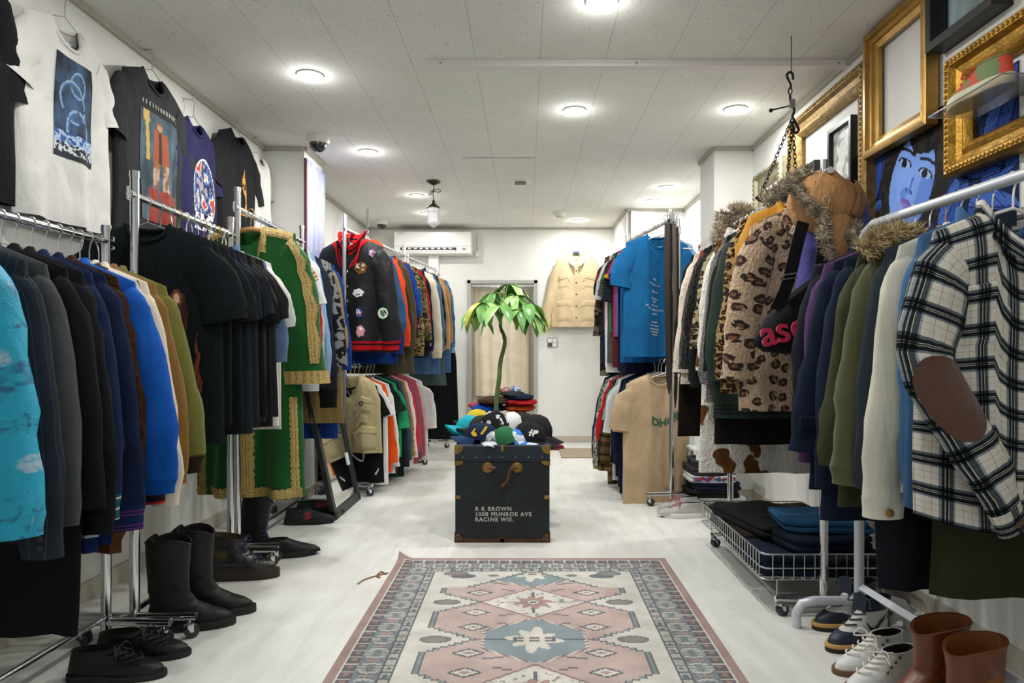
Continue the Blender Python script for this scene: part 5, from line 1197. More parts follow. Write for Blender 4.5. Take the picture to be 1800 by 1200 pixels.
g = hang(B1, 2.04, 'coat', fab('olive_parka', '#3c4028', rough=.75), 'long olive parka with a pale fur trimmed hood', hs='wire', L=.80, hw=.29, sleeve_o=dict(l=.62, out=.07))
FURB = fab('blond_fur', pat=lambda t: t.ramp(t.noise(40, 2), [(.35, hx('#8f7a56')), (.6, hx('#cdb88e'))]), rough=1.)
m = MB(); m.ball((-.14, -.03, -.13), (.10, .04, .06), 8); m.build('hood', fab('olive_parka'), g.root)
fur_tube([(-.25, -.075, -.155), (-.21, -.085, -.12), (-.15, -.09, -.10), (-.09, -.08, -.12)], .024, 'fur_trim', g.root, FURB, 1000, .035, 7)
hang(B1, 2.11, 'coat', fab('navy_melton', '#182136', bump=.3), 'navy wool pea coat next to the fur hooded parka', L=.86, hs='white', sleeve_o=dict(l=.70, out=.05))
g = hang(B1, 2.18, 'coat', fab('midnight_melton', '#131d31', bump=.3), 'midnight blue long coat with a cuff tab', L=.78, sleeve_o=dict(l=.60, out=.085, w=(.09, .1, .098, .095, .09)))
R_ = g.rings[-1](11); q = R_[13]; m = MB(); m.box((-.035, -.008, -.02), (.04, .004, .02), Matrix.Translation(q)); m.build('cuff_tab', fab('midnight_melton'), g.root, 0, .004)
hang(B1, 2.25, 'jacket', fab('purple_cord', '#5a3d66', bump=.4), 'purple corduroy jacket at the far end of the white rack', L=.66, sleeve_o=dict(l=.6, out=.055))
hang(B1, 2.32, 'jacket', cloth('#22222c'), 'dark charcoal jacket touching the bend of the white rack', L=.66, sleeve_o=dict(l=.5, out=.03))
hang(B1, 1.94, 'pants', fab('navy_ski', '#12151c', rough=.7), 'black ski trousers hanging below the olive jackets', L=.60, dz=-.42, dx=-.045, hanger_on=False, sw=.17, bw=.2, hw=.17, T=.05)
hang(B1, 1.82, 'pants', fab('olive_cotton_trousers', '#2f3320'), 'dark olive trousers with ankle cords hanging behind the flannel shirt', L=.48, dz=-.52, dx=.06, hanger_on=False, sw=.17, bw=.2, hw=.2, T=.05)
# ================================================================ T-shirts on the wall
def raster(name, nx, ny, fn, pos, parent, mat=None):
    """a flat sheet of coloured cells (paint, ink or knots): pos(s, t) places it"""
    m = MB(); vs = [pos(i/nx, j/ny) for j in range(ny+1) for i in range(nx+1)]; fs = []; cs = []; memo = {}
    for j in range(ny):
        for i in range(nx):
            c = fn((i+.5)/nx, (j+.5)/ny)
            if c is None: continue
            if isinstance(c, str):
                if c not in memo: memo[c] = hx(c)
                c = memo[c]
            fs.append((j*(nx+1)+i, j*(nx+1)+i+1, (j+1)*(nx+1)+i+1, (j+1)*(nx+1)+i)); cs.append(c)
    m.add(vs, fs, None, None, cs); return m.build(name, mat or PRINT, parent, 0)
def mixc(a, b, t):
    a, b = hx(a), hx(b); return tuple(lerp(p, q, cl(t)) for p, q in zip(a, b))
def wall_tee(y, z, mat, label, so=None, hs='wire', x=-1.69, **k):
    NG[0] += 1; k.setdefault('seed', NG[0]); d = dict(L=.72, sw=.215, bw=.255, hw=.26, T=.03, hd=.10, fold=.014); d.update(k)
    g = G('t_shirt', label, 'T-shirt', mat, (x, y, z), pi/2, 'T-shirts hung on the wall', **d)
    s_ = tee_sleeve(**(so or {})); g.sleeve(s_['path'], s_['wid'], .36); g.neckband()
    hanger(hs, (x, y, z), pi/2, 'chrome wire hanger on the wall with the '+label.split(' with')[0].split(' half')[0].split(' at the')[0]+' on it')
    t = thing('wall_hook', 'small wall hook above the '+label.split(' on the wall')[0].split(' hung')[0], 'hook', (WL, y, z+.0), 0, 'wall hooks'); m = MB(); m.tube([(0, 0, .02), (.02, 0, .012), (WL*-1+x+.0, 0, .012), (-WL+x+.002, 0, .03)], .003, 6); m.build('shank', STEEL, t)
    return g
def fractal(x, y, s=0.): return mnoise.fractal(V((x, y, s)), 1., 2., 4)
g = wall_tee(2.50, 2.285, cloth('#dcdbd6'), 'white T-shirt with a dark blue fantasy picture on the wall', so=dict(l=.25, out=.10, w=(.1, .11, .115, .12)), L=.74, sw=.205, bw=.245, hw=.25, nw=.085, nd=.10)
def dragon(s, t):
    x, y = s*2-1, t*2.9-1.45
    if t > .74:
        if t < .95 and abs(fractal(s*7, t*14, 3)) < .22: return '#a9bfd8' if t < .86 else '#c9cdd2'
        return '#3c5c94' if t < .86 else '#2a3038'
    for cx, cy, r, w in ((.05, .55, .5, .07), (-.1, -.2, .55, .06), (.2, -.75, .35, .05)):
        q = sqrt((x-cx-.1*sin(3*y))**2+(y-cy)**2)
        if abs(q-r) < w and fractal(x*2, y*2, 1) > -.25: return '#8fa9c6' if q > r else '#4b6d9c'
    n = fractal(x*1.6, y*1.6, 7); v = exp(-(x*x*1.5+(y+.2)**2*.7))
    return mixc('#1c2129', '#4f6d92', v*.7+n*.5)
g.print_(-.40, .46, .18, .68, 44, 70, dragon)
g = wall_tee(3.085, 2.335, cloth('#303132'), 'charcoal T-shirt with a guitarist in a red coat on the wall', so=dict(l=.30, out=.13, w=(.1, .115, .12, .125)), L=.80, sw=.225, bw=.275, hw=.28, nw=.085, nd=.09)
def guitarist(s, t):
    x, y = s*2-1, t
    if t < .06: return '#8d8f86' if t > .02 and int(s*26) % 2 else None
    if t < .1: return None
    if y > .72:
        for a, b in ((-.55, -.12), (-.05, .38), (.5, .95)):
            if a < x-.12*(y-.72) < b: return '#8c3a30' if fractal(x*4, y*5, 2) > -.4 else '#7d332a'
    if (x+.05)**2/.02+(y-.19)**2/.0016 < 1: return '#b07a54' if y > .175 else '#8a4a2c'
    if abs(x+.72-.35*(y-.1)) < .07+.07*(abs(y-.14) < .05) and .1 < y < .5: return '#b59a55'
    if abs(x+.02) < .33+.18*(y-.22) and .23 < y < .5: return '#8f4c33' if abs(x+.05) > .07 else '#3a2a26'
    if abs(x+.1+.3*(y-.3)) < .13 and .4 < y < .55: return '#8c5a36'
    if (abs(x+.2+.15*(y-.5)) < .15 or abs(x-.22-.1*(y-.5)) < .15) and .5 <= y < .72: return '#6d5648' if fractal(x*6, y*9, 4) > 0 else '#a88d78'
    n = fractal(x*2, y*4, 5); return mixc('#2c3a42', '#4d626c', .5+n)
g.print_(-.55, .62, .17, .84, 44, 72, guitarist)
g = wall_tee(3.47, 2.255, cloth('#27274a'), 'navy T-shirt with a colorful oval emblem on the wall', so=dict(l=.27, out=.08), L=.76, sw=.215, bw=.255)
def oval(s, t):
    x, y = s*2-1, t*2-1; r = x*x+y*y
    if y > .55: return '#d5d6da' if abs(x) < .75 and fractal(x*5, y*6, 2) > -.12 else None
    if r > 1: return None
    if r > .92: return '#e0ddd8'
    n = fractal(x*2.2, y*2.2, 11)
    return '#a83a3a' if n > .38 else '#d9c9a8' if n > .16 else '#4a6a9c' if n > -.1 else '#22244a' if n > -.35 else '#8f8a94'
g.print_(-.30, .62, .24, .72, 36, 46, oval)
g = wall_tee(3.98, 2.36, cloth('#1d1e20'), 'black T-shirt with a gold flame picture on the wall', so=dict(l=.31, out=.15, w=(.1, .115, .12, .125)), L=.80, sw=.225, bw=.27, nw=.09)
def flame(s, t):
    x, y = s*2-1, 1-t; w = .75*(1-y)**.6*(.6+.4*sin(y*9+2))
    if abs(x-.15*sin(y*7)) < w and fractal(x*3, y*6, 6) > -.18: return mixc('#c9771a', '#e6c25a', fractal(x*4, y*6, 3)+.5)
    return None
g.print_(-.16, .36, .24, .60, 26, 44, flame)
g.text('MAGIC', .01, -.56, .085, fab('gold_ink', '#d8a22e'), bold=.002); g.text('The Gathering', .01, -.615, .028, INK_W); g.patch('print', -.20, .04, .90, .915, fab('gold_ink'), .003, nx=10, ny=2)
wall_tee(4.33, 2.33, cloth('#d9d8d2'), 'white T-shirt half hidden behind the black flame one on the wall', L=.7, sw=.19, bw=.2, so=dict(l=.2, out=.03), x=-1.70)
g = wall_tee(1.98, 2.30, cloth('#121516'), 'black sweatshirt at the edge by the white fantasy T-shirt on the wall', L=.74, so=dict(l=.34, out=.10, w=(.1, .11, .11, .10)))
# pale garment on the far picture wall
g = G('t_shirt', 'pale blue and lilac dyed T-shirt on the far wall behind the blue T-shirts', 'T-shirt', fab('tie_dye', pat=lambda t: t.ramp(t.noise(3.5, 3), [(.3, hx('#8d84c9')), (.45, hx('#c3cdea')), (.6, hx('#e9ecf2')), (.7, hx('#a9d3a0'))]), rough=.9), (1.47, 5.75, 1.98), -pi/2, L=.7, sw=.2, T=.02)
s_ = tee_sleeve(); g.sleeve(s_['path'], s_['wid'], .3); g.neckband(); hanger('wood', (1.47, 5.75, 1.98), pi/2, 'wooden hanger holding the pale dyed T-shirt')
# chore jacket on the far wall
CH = fab('cream_duck_canvas', '#d8c29c', bump=.5)
z0 = EYE+(620-432)*YB/F; xj = (1013-925)*7.40/F
g = G('chore_jacket', 'cream canvas chore jacket with flap pockets hung on the far wall', 'jacket', CH, (xj, 7.405, z0), -.04, L=.80, sw=.215, bw=.27, hw=.275, T=.045, hd=.09, slope=.5, nd=.09, seed=77)
s_ = jkt_sleeve(l=.70, out=.14); g.sleeve(s_['path'], s_['wid'], .5, sides=(-1,), cuff=(CH, .05, .95)); s_ = jkt_sleeve(l=.6, out=.05); g.sleeve(s_['path'], s_['wid'], .5, sides=(1,), cuff=(CH, .05, .95))
g.collar(up=.035, fall=.075, tip=.04); g.placket(CH, .12, .98, wu=.06, buttons=5, bmat=BONE)
for sd in (-1, 1):
    g.patch('pocket', sd*.25, sd*.72, .30, .46, CH, .007); g.patch('pocket_flap', sd*.23, sd*.74, .28, .345, CH, .012); g.patch('pocket', sd*.2, sd*.8, .66, .92, CH, .009); g.patch('pocket_flap', sd*.18, sd*.82, .64, .71, CH, .013)
m = MB(); m.box((-.035, .02, -.10), (.035, .024, -.065)); m.build('label_tab', cloth('#3c5470'), g.root, 0)
hanger('wire', (xj, 7.405, z0), 0, 'silver hanger holding the cream chore jacket')
t = thing('wall_hook', 'small wall hook holding the cream chore jacket', 'hook', (xj, YB, z0)); m = MB(); m.tube([(0, 0, .06), (0, -.03, .05), (0, -.065, .016), (0, -.08, .03)], .003, 6); m.build('shank', STEEL, t)
# ================================================================ frames and poster on the picture wall
def wy(px): return WR*F/(px-925)
def wz(py, Y): return EYE-(py-620)*Y/F
GOLDM = simple('gilt', '#a9802f', .42, .75, var=.3, bump=.5, bs=120); GOLDT = simple('thin_gilt', '#b08a46', .4, .6, var=.2, bump=.2, bs=60); GOLDA = simple('antique_gilt', '#8d7340', .5, .6, var=.35, bump=.7, bs=160)
SILG = simple('silver_gilt', '#9b9478', .45, .6, var=.25, bump=.5, bs=120); BLKF = simple('black_wood_frame', '#16181a', .45); WALLB = simple('passepartout', '#e9e8e3', .8)
def frame(label, y0, y1, z0, z1, w, d, mat, prof='ogee', inner=None, orn=0, name='picture_frame', gap=0., inner_fn=None):
    """y0 nearer than y1. Sides mitred, each with a stepped profile; face looks to -x"""
    t = thing(name, label, 'picture frame', (WR-gap, (y0+y1)/2, z0)); hy, hz = (y1-y0)/2, z1-z0
    pr = {'ogee': [(0, 0), (0, d*.75), (w*.12, d), (w*.3, d*.95), (w*.42, d*.62), (w*.62, d*.5), (w*.78, d*.62), (w*.9, d*.5), (w, d*.32), (w, 0)], 'flat': [(0, 0), (0, d), (w*.85, d), (w, d*.7), (w, 0)],
          'step': [(0, 0), (0, d*.9), (w*.15, d), (w*.35, d), (w*.4, d*.7), (w*.65, d*.66), (w*.7, d*.45), (w, d*.3), (w, 0)]}[prof]
    cor = [(-hy, 0), (hy, 0), (hy, hz), (-hy, hz)]; inn = [(1, 1), (-1, 1), (-1, -1), (1, -1)]
    for k in range(4):
        m = MB(); P = []
        n_ = 12
        for i in range(n_+1):
            f = i/n_; row = []
            for a, b in pr:
                A = (cor[k][0]+inn[k][0]*a, cor[k][1]+inn[k][1]*a); B = (cor[(k+1) % 4][0]+inn[(k+1) % 4][0]*a, cor[(k+1) % 4][1]+inn[(k+1) % 4][1]*a)
                row.append((-b, lerp(A[0], B[0], f), lerp(A[1], B[1], f)))
            P.append(row)
        m.grid(P)
        if orn:
            L_ = (V(P[0][0])-V(P[-1][0])).length; nn = int(L_/orn)
            for i in range(nn):
                f = (i+.5)/nn; a = w*.2
                A = (cor[k][0]+inn[k][0]*a, cor[k][1]+inn[k][1]*a); B = (cor[(k+1) % 4][0]+inn[(k+1) % 4][0]*a, cor[(k+1) % 4][1]+inn[(k+1) % 4][1]*a)
                m.ball((-d*.96, lerp(A[0], B[0], f), lerp(A[1], B[1], f)), (orn*.34, orn*.40, orn*.40), 4)
        m.build('frame_rail' if k in (0, 2) else 'frame_stile', mat, t, 30)
    if inner is not None:
        m = MB(); m.box((-.008, -hy+w*.6, w*.6), (-.002, hy-w*.6, hz-w*.6)); m.build('picture', inner, t, 0)
    return t
def art(name, stops, sc, seed=0.):
    t = NT(name); o = t.n('VectorMath', {0: t.ob(), 1: (seed, seed, seed)}, operation='ADD').outputs[0]
    return t.fin(t.ramp(t.noise(sc, 4, o, .6), [(p, hx(c)) for p, c in stops]), .25, spec=.5)
frame('broad gilded frame holding an orange and green running shoe', 1.86, wy(1685), wz(315, wy(1685)), wz(108, wy(1685)), .105, .06, GOLDM, 'ogee', orn=.022)
frame('black glossy frame with a pale green picture high on the wall', wy(1782), wy(1660), wz(95, wy(1660)), 2.335, .035, .07, BLKF, 'flat', art('green_grey_picture', [(.3, '#5f7468'), (.5, '#8fa39b'), (.65, '#b9c9d6'), (.75, '#6f86a0')], 6, 3.), gap=.0)
frame('slim gilded empty frame hanging over the top of the blue portrait', wy(1655), wy(1540), wz(281, wy(1540)), 2.338, .075, .05, GOLDT, 'step', gap=.012)
frame('large antique gold frame with beaded edge, empty', wy(1541), wy(1401), wz(386, wy(1538)), 2.255, .115, .06, GOLDA, 'ogee', orn=.024)
frame('small black frame with a grey sketch inside the large antique frame', wy(1508), wy(1466), 1.765, 2.065, .022, .03, BLKF, 'flat', art('grey_sketch', [(.35, '#c9ccc8'), (.5, '#e2e2dc'), (.62, '#9aa3a0')], 14, 1.), gap=.004)
frame('smaller black frame leaning beside the grey sketch', wy(1443), wy(1411), 1.74, 1.97, .022, .03, BLKF, 'flat', art('white_sketch', [(.3, '#dcdcd6'), (.7, '#ecebe6')], 9, 2.), gap=.004)
frame('silver gold frame by the column behind the scale pan', wy(1386), wy(1336), wz(400, wy(1386)), wz(272, wy(1386)), .105, .05, SILG, 'ogee', orn=.03, inner=WALLB)
# painted portrait poster
PY0, PY1, PZ0, PZ1 = 2.085, 3.20, 1.16, 1.875
t = thing('portrait_poster', 'large blue painted portrait poster of a dark haired woman among leaves', 'poster', (WR, (PY0+PY1)/2, PZ0))
def portrait(s, tt):
    a = lerp(PY1, PY0, s); z = lerp(PZ1, PZ0, tt); dx, dz = -(a-2.646), z-1.694
    u = .87*dx-.49*dz; v = .49*dx+.87*dz         # along the eyes, up the face
    n = fractal(a*5, z*5, 1); n2 = fractal(a*16, z*16, 2)
    hair = '#191613' if n2 < .1 else '#2b2622'
    for ex, ir in ((-.078, 0), (.078, 0)):
        d = ((u-ex)/.040)**2+((v)/.016)**2
        if d < 1: return '#10121c' if ((u-ex+.004)/.019)**2+(v/.019)**2 < 1 else '#9fb5e4'
        if d < 1.7 and v > -.004: return '#0f1220'
        if abs(u-ex) < .06 and abs(v-.042-.010*cos((u-ex)*26)) < .006: return '#1a1d30'
    if abs(u-.006-.012*(v < -.085)) < .005 and -.085 < v < -.03: return '#3c5aa8'
    if (u/.03)**2+((v+.088)/.01)**2 < 1: return '#34509c' if abs(u) > .012 else '#5b7fd0'
    if (u/.043)**2+((v+.138)/.018)**2 < 1: return '#6d5aa8' if v > -.138 else '#8a78c0'
    face = (u/.150)**2+((v+.055)/.185)**2 < 1
    bang = v > .085-.03*cos(u*22)+.02*n2
    if face and not bang:
        sh = u > .06 and v < .0 or n > .42
        return '#5f86d6' if sh else '#7ba2ea'
    if abs(u+.02) < .075-.25*(v+.2) and -.5 < v < -.19: return '#6a90dc' if u < .02 else '#4d6fbd'
    if ((u+.0)/.235)**2+((v-.0)/.27)**2 < 1 or (v < -.1 and abs(u) < .2+.03*sin(v*40) and v > -.33): return hair
    # leaves
    w = 1e9
    for lx, lz, la in ((2.33, 1.77, .5), (2.28, 1.62, -.4), (2.40, 1.52, .9), (2.2, 1.45, -.2), (2.16, 1.76, 1.1), (2.36, 1.36, .2), (2.22, 1.28, .7), (3.0, 1.55, .6), (3.06, 1.36, -.3), (2.95, 1.75, 1.2), (2.9, 1.26, .4), (2.14, 1.6, .3)):
        px, pz = -(a-lx), z-lz; p = px*cos(la)+pz*sin(la); q = -px*sin(la)+pz*cos(la); d = (p/.13)**2+(q/(.048*(1.15-p*3)))**2 if p < .33 else 9
        if d < 1: return '#1c2f6e' if abs(q) < .004 or abs(sin((p+abs(q)*1.4)*70)) < .12 else ('#3f66b8' if q > 0 else '#2f52a2')
        if d < 1.25: return '#0d1533'
    return '#15224c' if n < .2 else '#22356c'
raster('painted_sheet', 210, 135, portrait, lambda s, tt: (-.004, lerp(PY1, PY0, s)-(PY0+PY1)/2, lerp(PZ1, PZ0, tt)-PZ0), t)
m = MB(); m.box((-.0035, -(PY1-PY0)/2, 0), (0, (PY1-PY0)/2, PZ1-PZ0)); m.build('backing', WALLB, t, 0)
# lower plank on the wall by the entrance
m = MB(); m.box((WR-.05, 1.2, .42), (WR, 2.05, .46)); tag(m.build('wall_ledge', simple('dark_ledge', '#2a2018', .6), ang=0, bevel=.003), 'dark wooden ledge low on the wall behind the flannel shirt', 'ledge')
# ================================================================ shoes
def shoe(name, label, loc, yaw, L=.285, hw=.048, prof=None, sole=None, upper=None, zone=None, laces=None, sole_h=.028, sole_mid=None, lining=None, lace_z=(.054, .078, 4), topfn=None, cat='shoe', group=None, tilt=0., heel=0.):
    t = thing(name, label, cat, loc, yaw, group, rot=(0, tilt, yaw)); N = 40
    def outl(xb, xf, w, z, g=0.):
        pts = []; c = (xb+xf)/2; r = (xf-xb)/2+g
        for k in range(N):
            a = 2*pi*k/N; ca, sa = cos(a), sin(a); x = c+r*(abs(ca)**(.95 if ca > 0 else .85))*(1 if ca > 0 else -1)
            f = lerp(.80, 1.02, cl(x/L*1.5)); waist = 1-.12*exp(-((x/L-.40)/.16)**2)*(1 if z < .07 else .3); y = (w+g)*abs(sa)**1.0*(1 if sa > 0 else -1)*f*waist+.006*sin(x/L*pi)*1.
            pts.append(V((x, y, z)))
        return pts
    p0 = prof[0]
    def slab_(z0, z1, g, mat, nm):
        m = MB(); P = [[V((x, y, z0)) for x, y, _ in outl(.0, L, hw, .0, g*.4)], outl(.0, L, hw, z0+.003, g), outl(.0, L, hw, z1-.003, g), [V((x, y, z1)) for x, y, _ in outl(.0, L, hw, .0, g*.6)]]
        for row in P[1:3]:
            for p in row: p.z += 0
        m.grid(P, None, True); b = len(m.v)-4*N; m.f.append(list(range(b+N-1, b-1, -1))); m.f.append(list(range(b+3*N, b+4*N))); m.mi += [0, 0]; m.uv += [None, None]; m.col += [None, None]
        return m.build(nm, mat, t, 50)
    slab_(0, sole_h*(.55 if sole_mid else 1), .004, sole, 'sole')
    if sole_mid: slab_(sole_h*.5, sole_h, .005, sole_mid, 'midsole')
    if heel:
        m = MB(); P = [outl(.0, L*.27, hw*.9, z, .002) for z in (0, sole_h)]; m.grid(P, None, True); m.build('heel', sole, t, 50)
    m = MB(); P = []; Z = []
    zs = []
    for (a, b) in zip(prof, prof[1:]):
        for k in range(4): zs.append(lerp(a[0], b[0], k/4))
    zs.append(prof[-1][0])
    def at_z(z): return [interp([(q[0], q[i]) for q in prof], z) for i in (1, 2, 3)]
    ztop_ = prof[-1][0]
    for z in zs:
        xb, xf, w = at_z(z); o = outl(xb, xf, w, z)
        if topfn:
            e = sst(.55, 1., z/ztop_)
            for p in o: p.z += e*topfn((p.x-xb)/(xf-xb), p.y/w)
        P.append(o)
    m.grid(P, None, True)
    mats = [upper] if not isinstance(upper, list) else upper
    if zone:
        k = 0
        for i in range(len(zs)-1):
            for j in range(N):
                c = (P[i][j]+P[i+1][(j+1) % N])/2; m.mi[k] = zone(c.x/L, c.z, c.y); k += 1
    m.build('upper', mats if len(mats) > 1 else mats[0], t, 70)
    m = MB(); xb, xf, w = at_z(ztop_); Q = [P[-1]]; 
    for f, s_ in ((.0, .93), (.25, .90), (.6, .88), (.75, .5), (.76, .02)):
        c = sum(P[-1], V())/N; Q.append([V((c.x+(p.x-c.x)*s_, c.y+(p.y-c.y)*s_, p.z-(ztop_-sole_h)*f)) for p in P[-1]])
    m.grid(Q, None, True); m.build('lining', lining or simple('dark_lining', '#16120f', .9), t, 70)
    m = MB(); m.tube([p+V((0, 0, .0)) for p in P[-1]], .0028, 6, closed=True); m.build('collar_piping', mats[0], t)
    if laces:
        z0, z1, n = lace_z; m = MB()
        for k in range(n):
            z = lerp(z0, z1, k/max(1, n-1)); xb, xf, w = at_z(z); x = xf-.002; x2 = x+.000
            m.tube(catmull([(x-.022, -.026, z+.004), (x-.004, -.012, z+.006), (x, 0, z+.006), (x-.006, .012, z+.008), (x-.022, .026, z+.012)], 9), .0026, 6)
        z = z1; xb, xf, w = at_z(z); m.tube(catmull([(xf-.01, 0, z+.008), (xf+.0, -.03, z+.02), (xf+.012, -.045, z-.005), (xf+.0, -.02, z+.0), (xf-.006, 0, z+.008), (xf+.005, .03, z+.018), (xf+.012, .046, z-.01), (xf-.004, .015, z+.004)], 30), .0024, 6)
        m.build('laces', laces, t)
    t_side = lambda x, z, s_, o=.0015: side_pt(at_z, outl, x, z, s_, o)
    return t, t_side
def side_pt(at_z, outl, x, z, s_, o):
    xb, xf, w = at_z(z); pts = [p for p in outl(xb, xf, w, z) if p.y*s_ > 0 or abs(p.y) < .012]; pts.sort(key=lambda p: p.x)
    for a, b in zip(pts, pts[1:]):
        if a.x <= x <= b.x and b.x > a.x: y = lerp(a.y, b.y, (x-a.x)/(b.x-a.x)); return V((x, y+s_*o, z))
    return V((x, w*s_, z))
LOW = [(.016, .0, .283, .045), (.030, .0, .277, .044), (.042, .002, .258, .042), (.052, .004, .225, .039), (.064, .006, .185, .036), (.078, .010, .150, .033), (.086, .012, .132, .031)]
HI = [(.026, .0, .285, .046), (.042, .0, .277, .045), (.055, .002, .255, .043), (.068, .004, .215, .040), (.09, .006, .178, .037), (.115, .006, .150, .036), (.145, .002, .130, .036)]
BOOT = [(.022, .0, .285, .046), (.04, .0, .278, .045), (.055, .002, .255, .043), (.07, .006, .215, .040), (.095, .012, .165, .039), (.13, .010, .140, .040), (.2, .004, .138, .044), (.27, .0, .142, .047), (.32, -.002, .145, .048)]
ANK = [(.035, .0, .288, .05), (.055, .0, .286, .049), (.072, .002, .265, .047), (.09, .004, .215, .044), (.115, .006, .175, .044), (.15, .002, .16, .046), (.185, -.004, .165, .050)]
BL1 = simple('black_leather', '#0e0e0e', .45, bump=.4, bs=70, spec=.35); BL2 = simple('matte_black_leather', '#131313', .5, bump=.5, bs=50, spec=.3); BLS = simple('black_sole', '#0c0c0c', .6); BRS = simple('brown_sole', '#2c221c', .6)
BRL = simple('chestnut_leather', '#6b3518', .38, var=.2, bump=.3, bs=40, spec=.5); BLP = simple('worn_black_leather', '#1d1817', .3, bump=.6, bs=40, spec=.6); PURL = simple('purple_lace', '#2f2657', .8)
def dirs(px0, py0, px1, py1):   # heel pixel and toe pixel on the floor -> place and heading
    a, b = flo(px0, py0), flo(px1, py1); d = b-a; return a, atan2(d.y, d.x), d.length
def put(name, label, from_, to_, **k):
    a, yw, l = dirs(*from_, *to_); return shoe(name, label, a, yw, **k)
put('derby_shoe', 'black leather derby shoe, front one of the pair by the rack foot', (120, 1192), (272, 1188), prof=LOW, sole=BLS, upper=BL1, laces=BLS, lace_z=(.054, .078, 4), sole_h=.018, heel=1)
put('derby_shoe', 'black leather derby shoe half behind its twin by the rack foot', (168, 1160), (306, 1152), prof=LOW, sole=BLS, upper=BL1, laces=BLS, lace_z=(.054, .078, 4), sole_h=.018, heel=1)
def dip(f, y): return .035*abs(y)**1.5-.02+(.015 if f < .2 else 0)
put('tall_boot', 'tall black pull on boot, front one of the pair', (256, 1112), (386, 1098), prof=BOOT, sole=BLS, upper=BL2, topfn=dip, heel=1, L=.29)
put('tall_boot', 'tall black pull on boot behind its twin', (302, 1086), (398, 1078), prof=BOOT, sole=BLS, upper=BL2, topfn=dip, heel=1, L=.29)
put('work_boot', 'worn brown black ankle boot with open top and purple laces', (362, 1020), (478, 1013), prof=ANK, sole=BRS, upper=BLP, laces=PURL, lace_z=(.085, .16, 5), lining=simple('tan_lining', '#4a3d22', .8), topfn=lambda f, y: .03*(1-f)-.012, sole_h=.038, L=.30)
put('lace_boot', 'tall black lace up boot with purple laces tipped against the robe', (408, 975), (520, 972), prof=BOOT, sole=BLS, upper=BL1, laces=PURL, lace_z=(.09, .29, 9), tilt=.18, L=.28)
put('loafer', 'dark green loafer with a red band, front one of the pair', (500, 922), (578, 918), prof=LOW, sole=BLS, upper=[simple('dark_green_suede', '#151f20', .8), simple('red_band', '#8c1c24', .7)], zone=lambda x, z, y: 1 if .42 < x < .54 and z < .07 else 0, L=.27)
put('loafer', 'dark green loafer with a red strap behind its twin', (520, 908), (582, 905), prof=LOW, sole=BLS, upper=[simple('dark_green_suede', '#151f20', .8), simple('red_band', '#8c1c24', .7)], zone=lambda x, z, y: 1 if .45 < x < .68 and z > .055 else 0, L=.27)
put('slip_on_shoe', 'black slip on shoe under the rack feet', (455, 982), (520, 976), prof=LOW, sole=BLS, upper=BL2, L=.26)
NVY = simple('navy_leather', '#1a2334', .5, bump=.2); WLE = simple('white_leather', '#cdccc6', .45, bump=.2); MIDS = simple('aged_midsole', '#c39a58', .6); 
def nzone(x, z, y):
    if x > .86 or (x > .66 and z < .062): return 0
    if x > .62: return 1 if z > .055 else 0
    if x < .16: return 0
    if z > .118: return 0 if x > .12 else 1
    if x > .5 and z < .05: return 0
    return 1
def swoosh(t, sp):
    for s_ in (-1, 1):
        m = MB(); P = []
        for i in range(17):
            q = i/16; x = lerp(.165, .03, q); zc = .060+.0*q+(.055*q**1.7)-.012*sin(pi*min(1, q*2)); th = .011*sin(pi*min(1, q*1.05+.08))**.7*(1-q*.75)
            if q < .35: zc = .060+.045*(1-q/.35)*.55-.01*(q/.35); x = lerp(.155, .135, q/.35) if q < .2 else x
            P.append([sp(x, zc-th, s_, .003), sp(x, zc+th, s_, .003)])
        m.grid(P); m.build('side_swoosh', NVY, t, 0)
for lb, h, to in (('white and navy high top sneaker, rear one of the pair', (1538, 1086), (1404, 1112)), ('white and navy high top sneaker in front of its twin', (1562, 1118), (1444, 1148))):
    t, sp = put('high_top_sneaker', lb, h, to, prof=HI, sole=BLS, sole_mid=MIDS, upper=[NVY, WLE], zone=nzone, laces=NVY, lace_z=(.07, .14, 6), sole_h=.027, L=.29, lining=simple('navy_lining', '#10141c', .9)); swoosh(t, sp)
    m = MB(); P = [[V((.150-.012*(i/5), lerp(-.026, .026, j/4), .12+.055*i/5-.006*abs(j-2))) for j in range(5)] for i in range(6)]; m.grid(P); m.build('tongue', NVY, t, 60)
MEZ = [(.016, .0, .27, .043), (.032, .0, .262, .042), (.045, .002, .238, .040), (.060, .004, .20, .037), (.080, .006, .16, .034), (.10, .008, .13, .032)]
WSH = simple('white_tumbled_leather', '#d5d6d4', .5, bump=.3, bs=40); GUM = simple('gum_sole', '#6a4a36', .6)
for lb, h, to in (('white leather lace up shoe beside the high tops', (1586, 1160), (1470, 1184)), ('white leather lace up shoe in front of its twin', (1606, 1190), (1498, 1218))):
    t, sp = put('white_sneaker', lb, h, to, prof=MEZ, sole=GUM, upper=WSH, laces=simple('cream_lace', '#d9d4c8', .8), lace_z=(.05, .092, 5), sole_h=.017, L=.275)
    for s_ in (-1, 1):
        for k in range(4):
            z = .058+.011*k; p = sp(.155-.018*k, z, s_, .001); m = MB(); m.lathe([(.0055, 0), (.0055, .002), (.0025, .0022)], 10, Matrix.Translation(p) @ Matrix.Rotation(-pi/2*s_, 4, 'X')); m.build('eyelet', BRASS, t)
BRB = [(.035, .0, .29, .05), (.055, .0, .288, .05), (.075, .002, .268, .048), (.10, .006, .21, .048), (.13, .006, .17, .05), (.18, -.006, .165, .056), (.24, -.014, .172, .062)]
BLIN = simple('tan_boot_lining', '#8a4f22', .6)
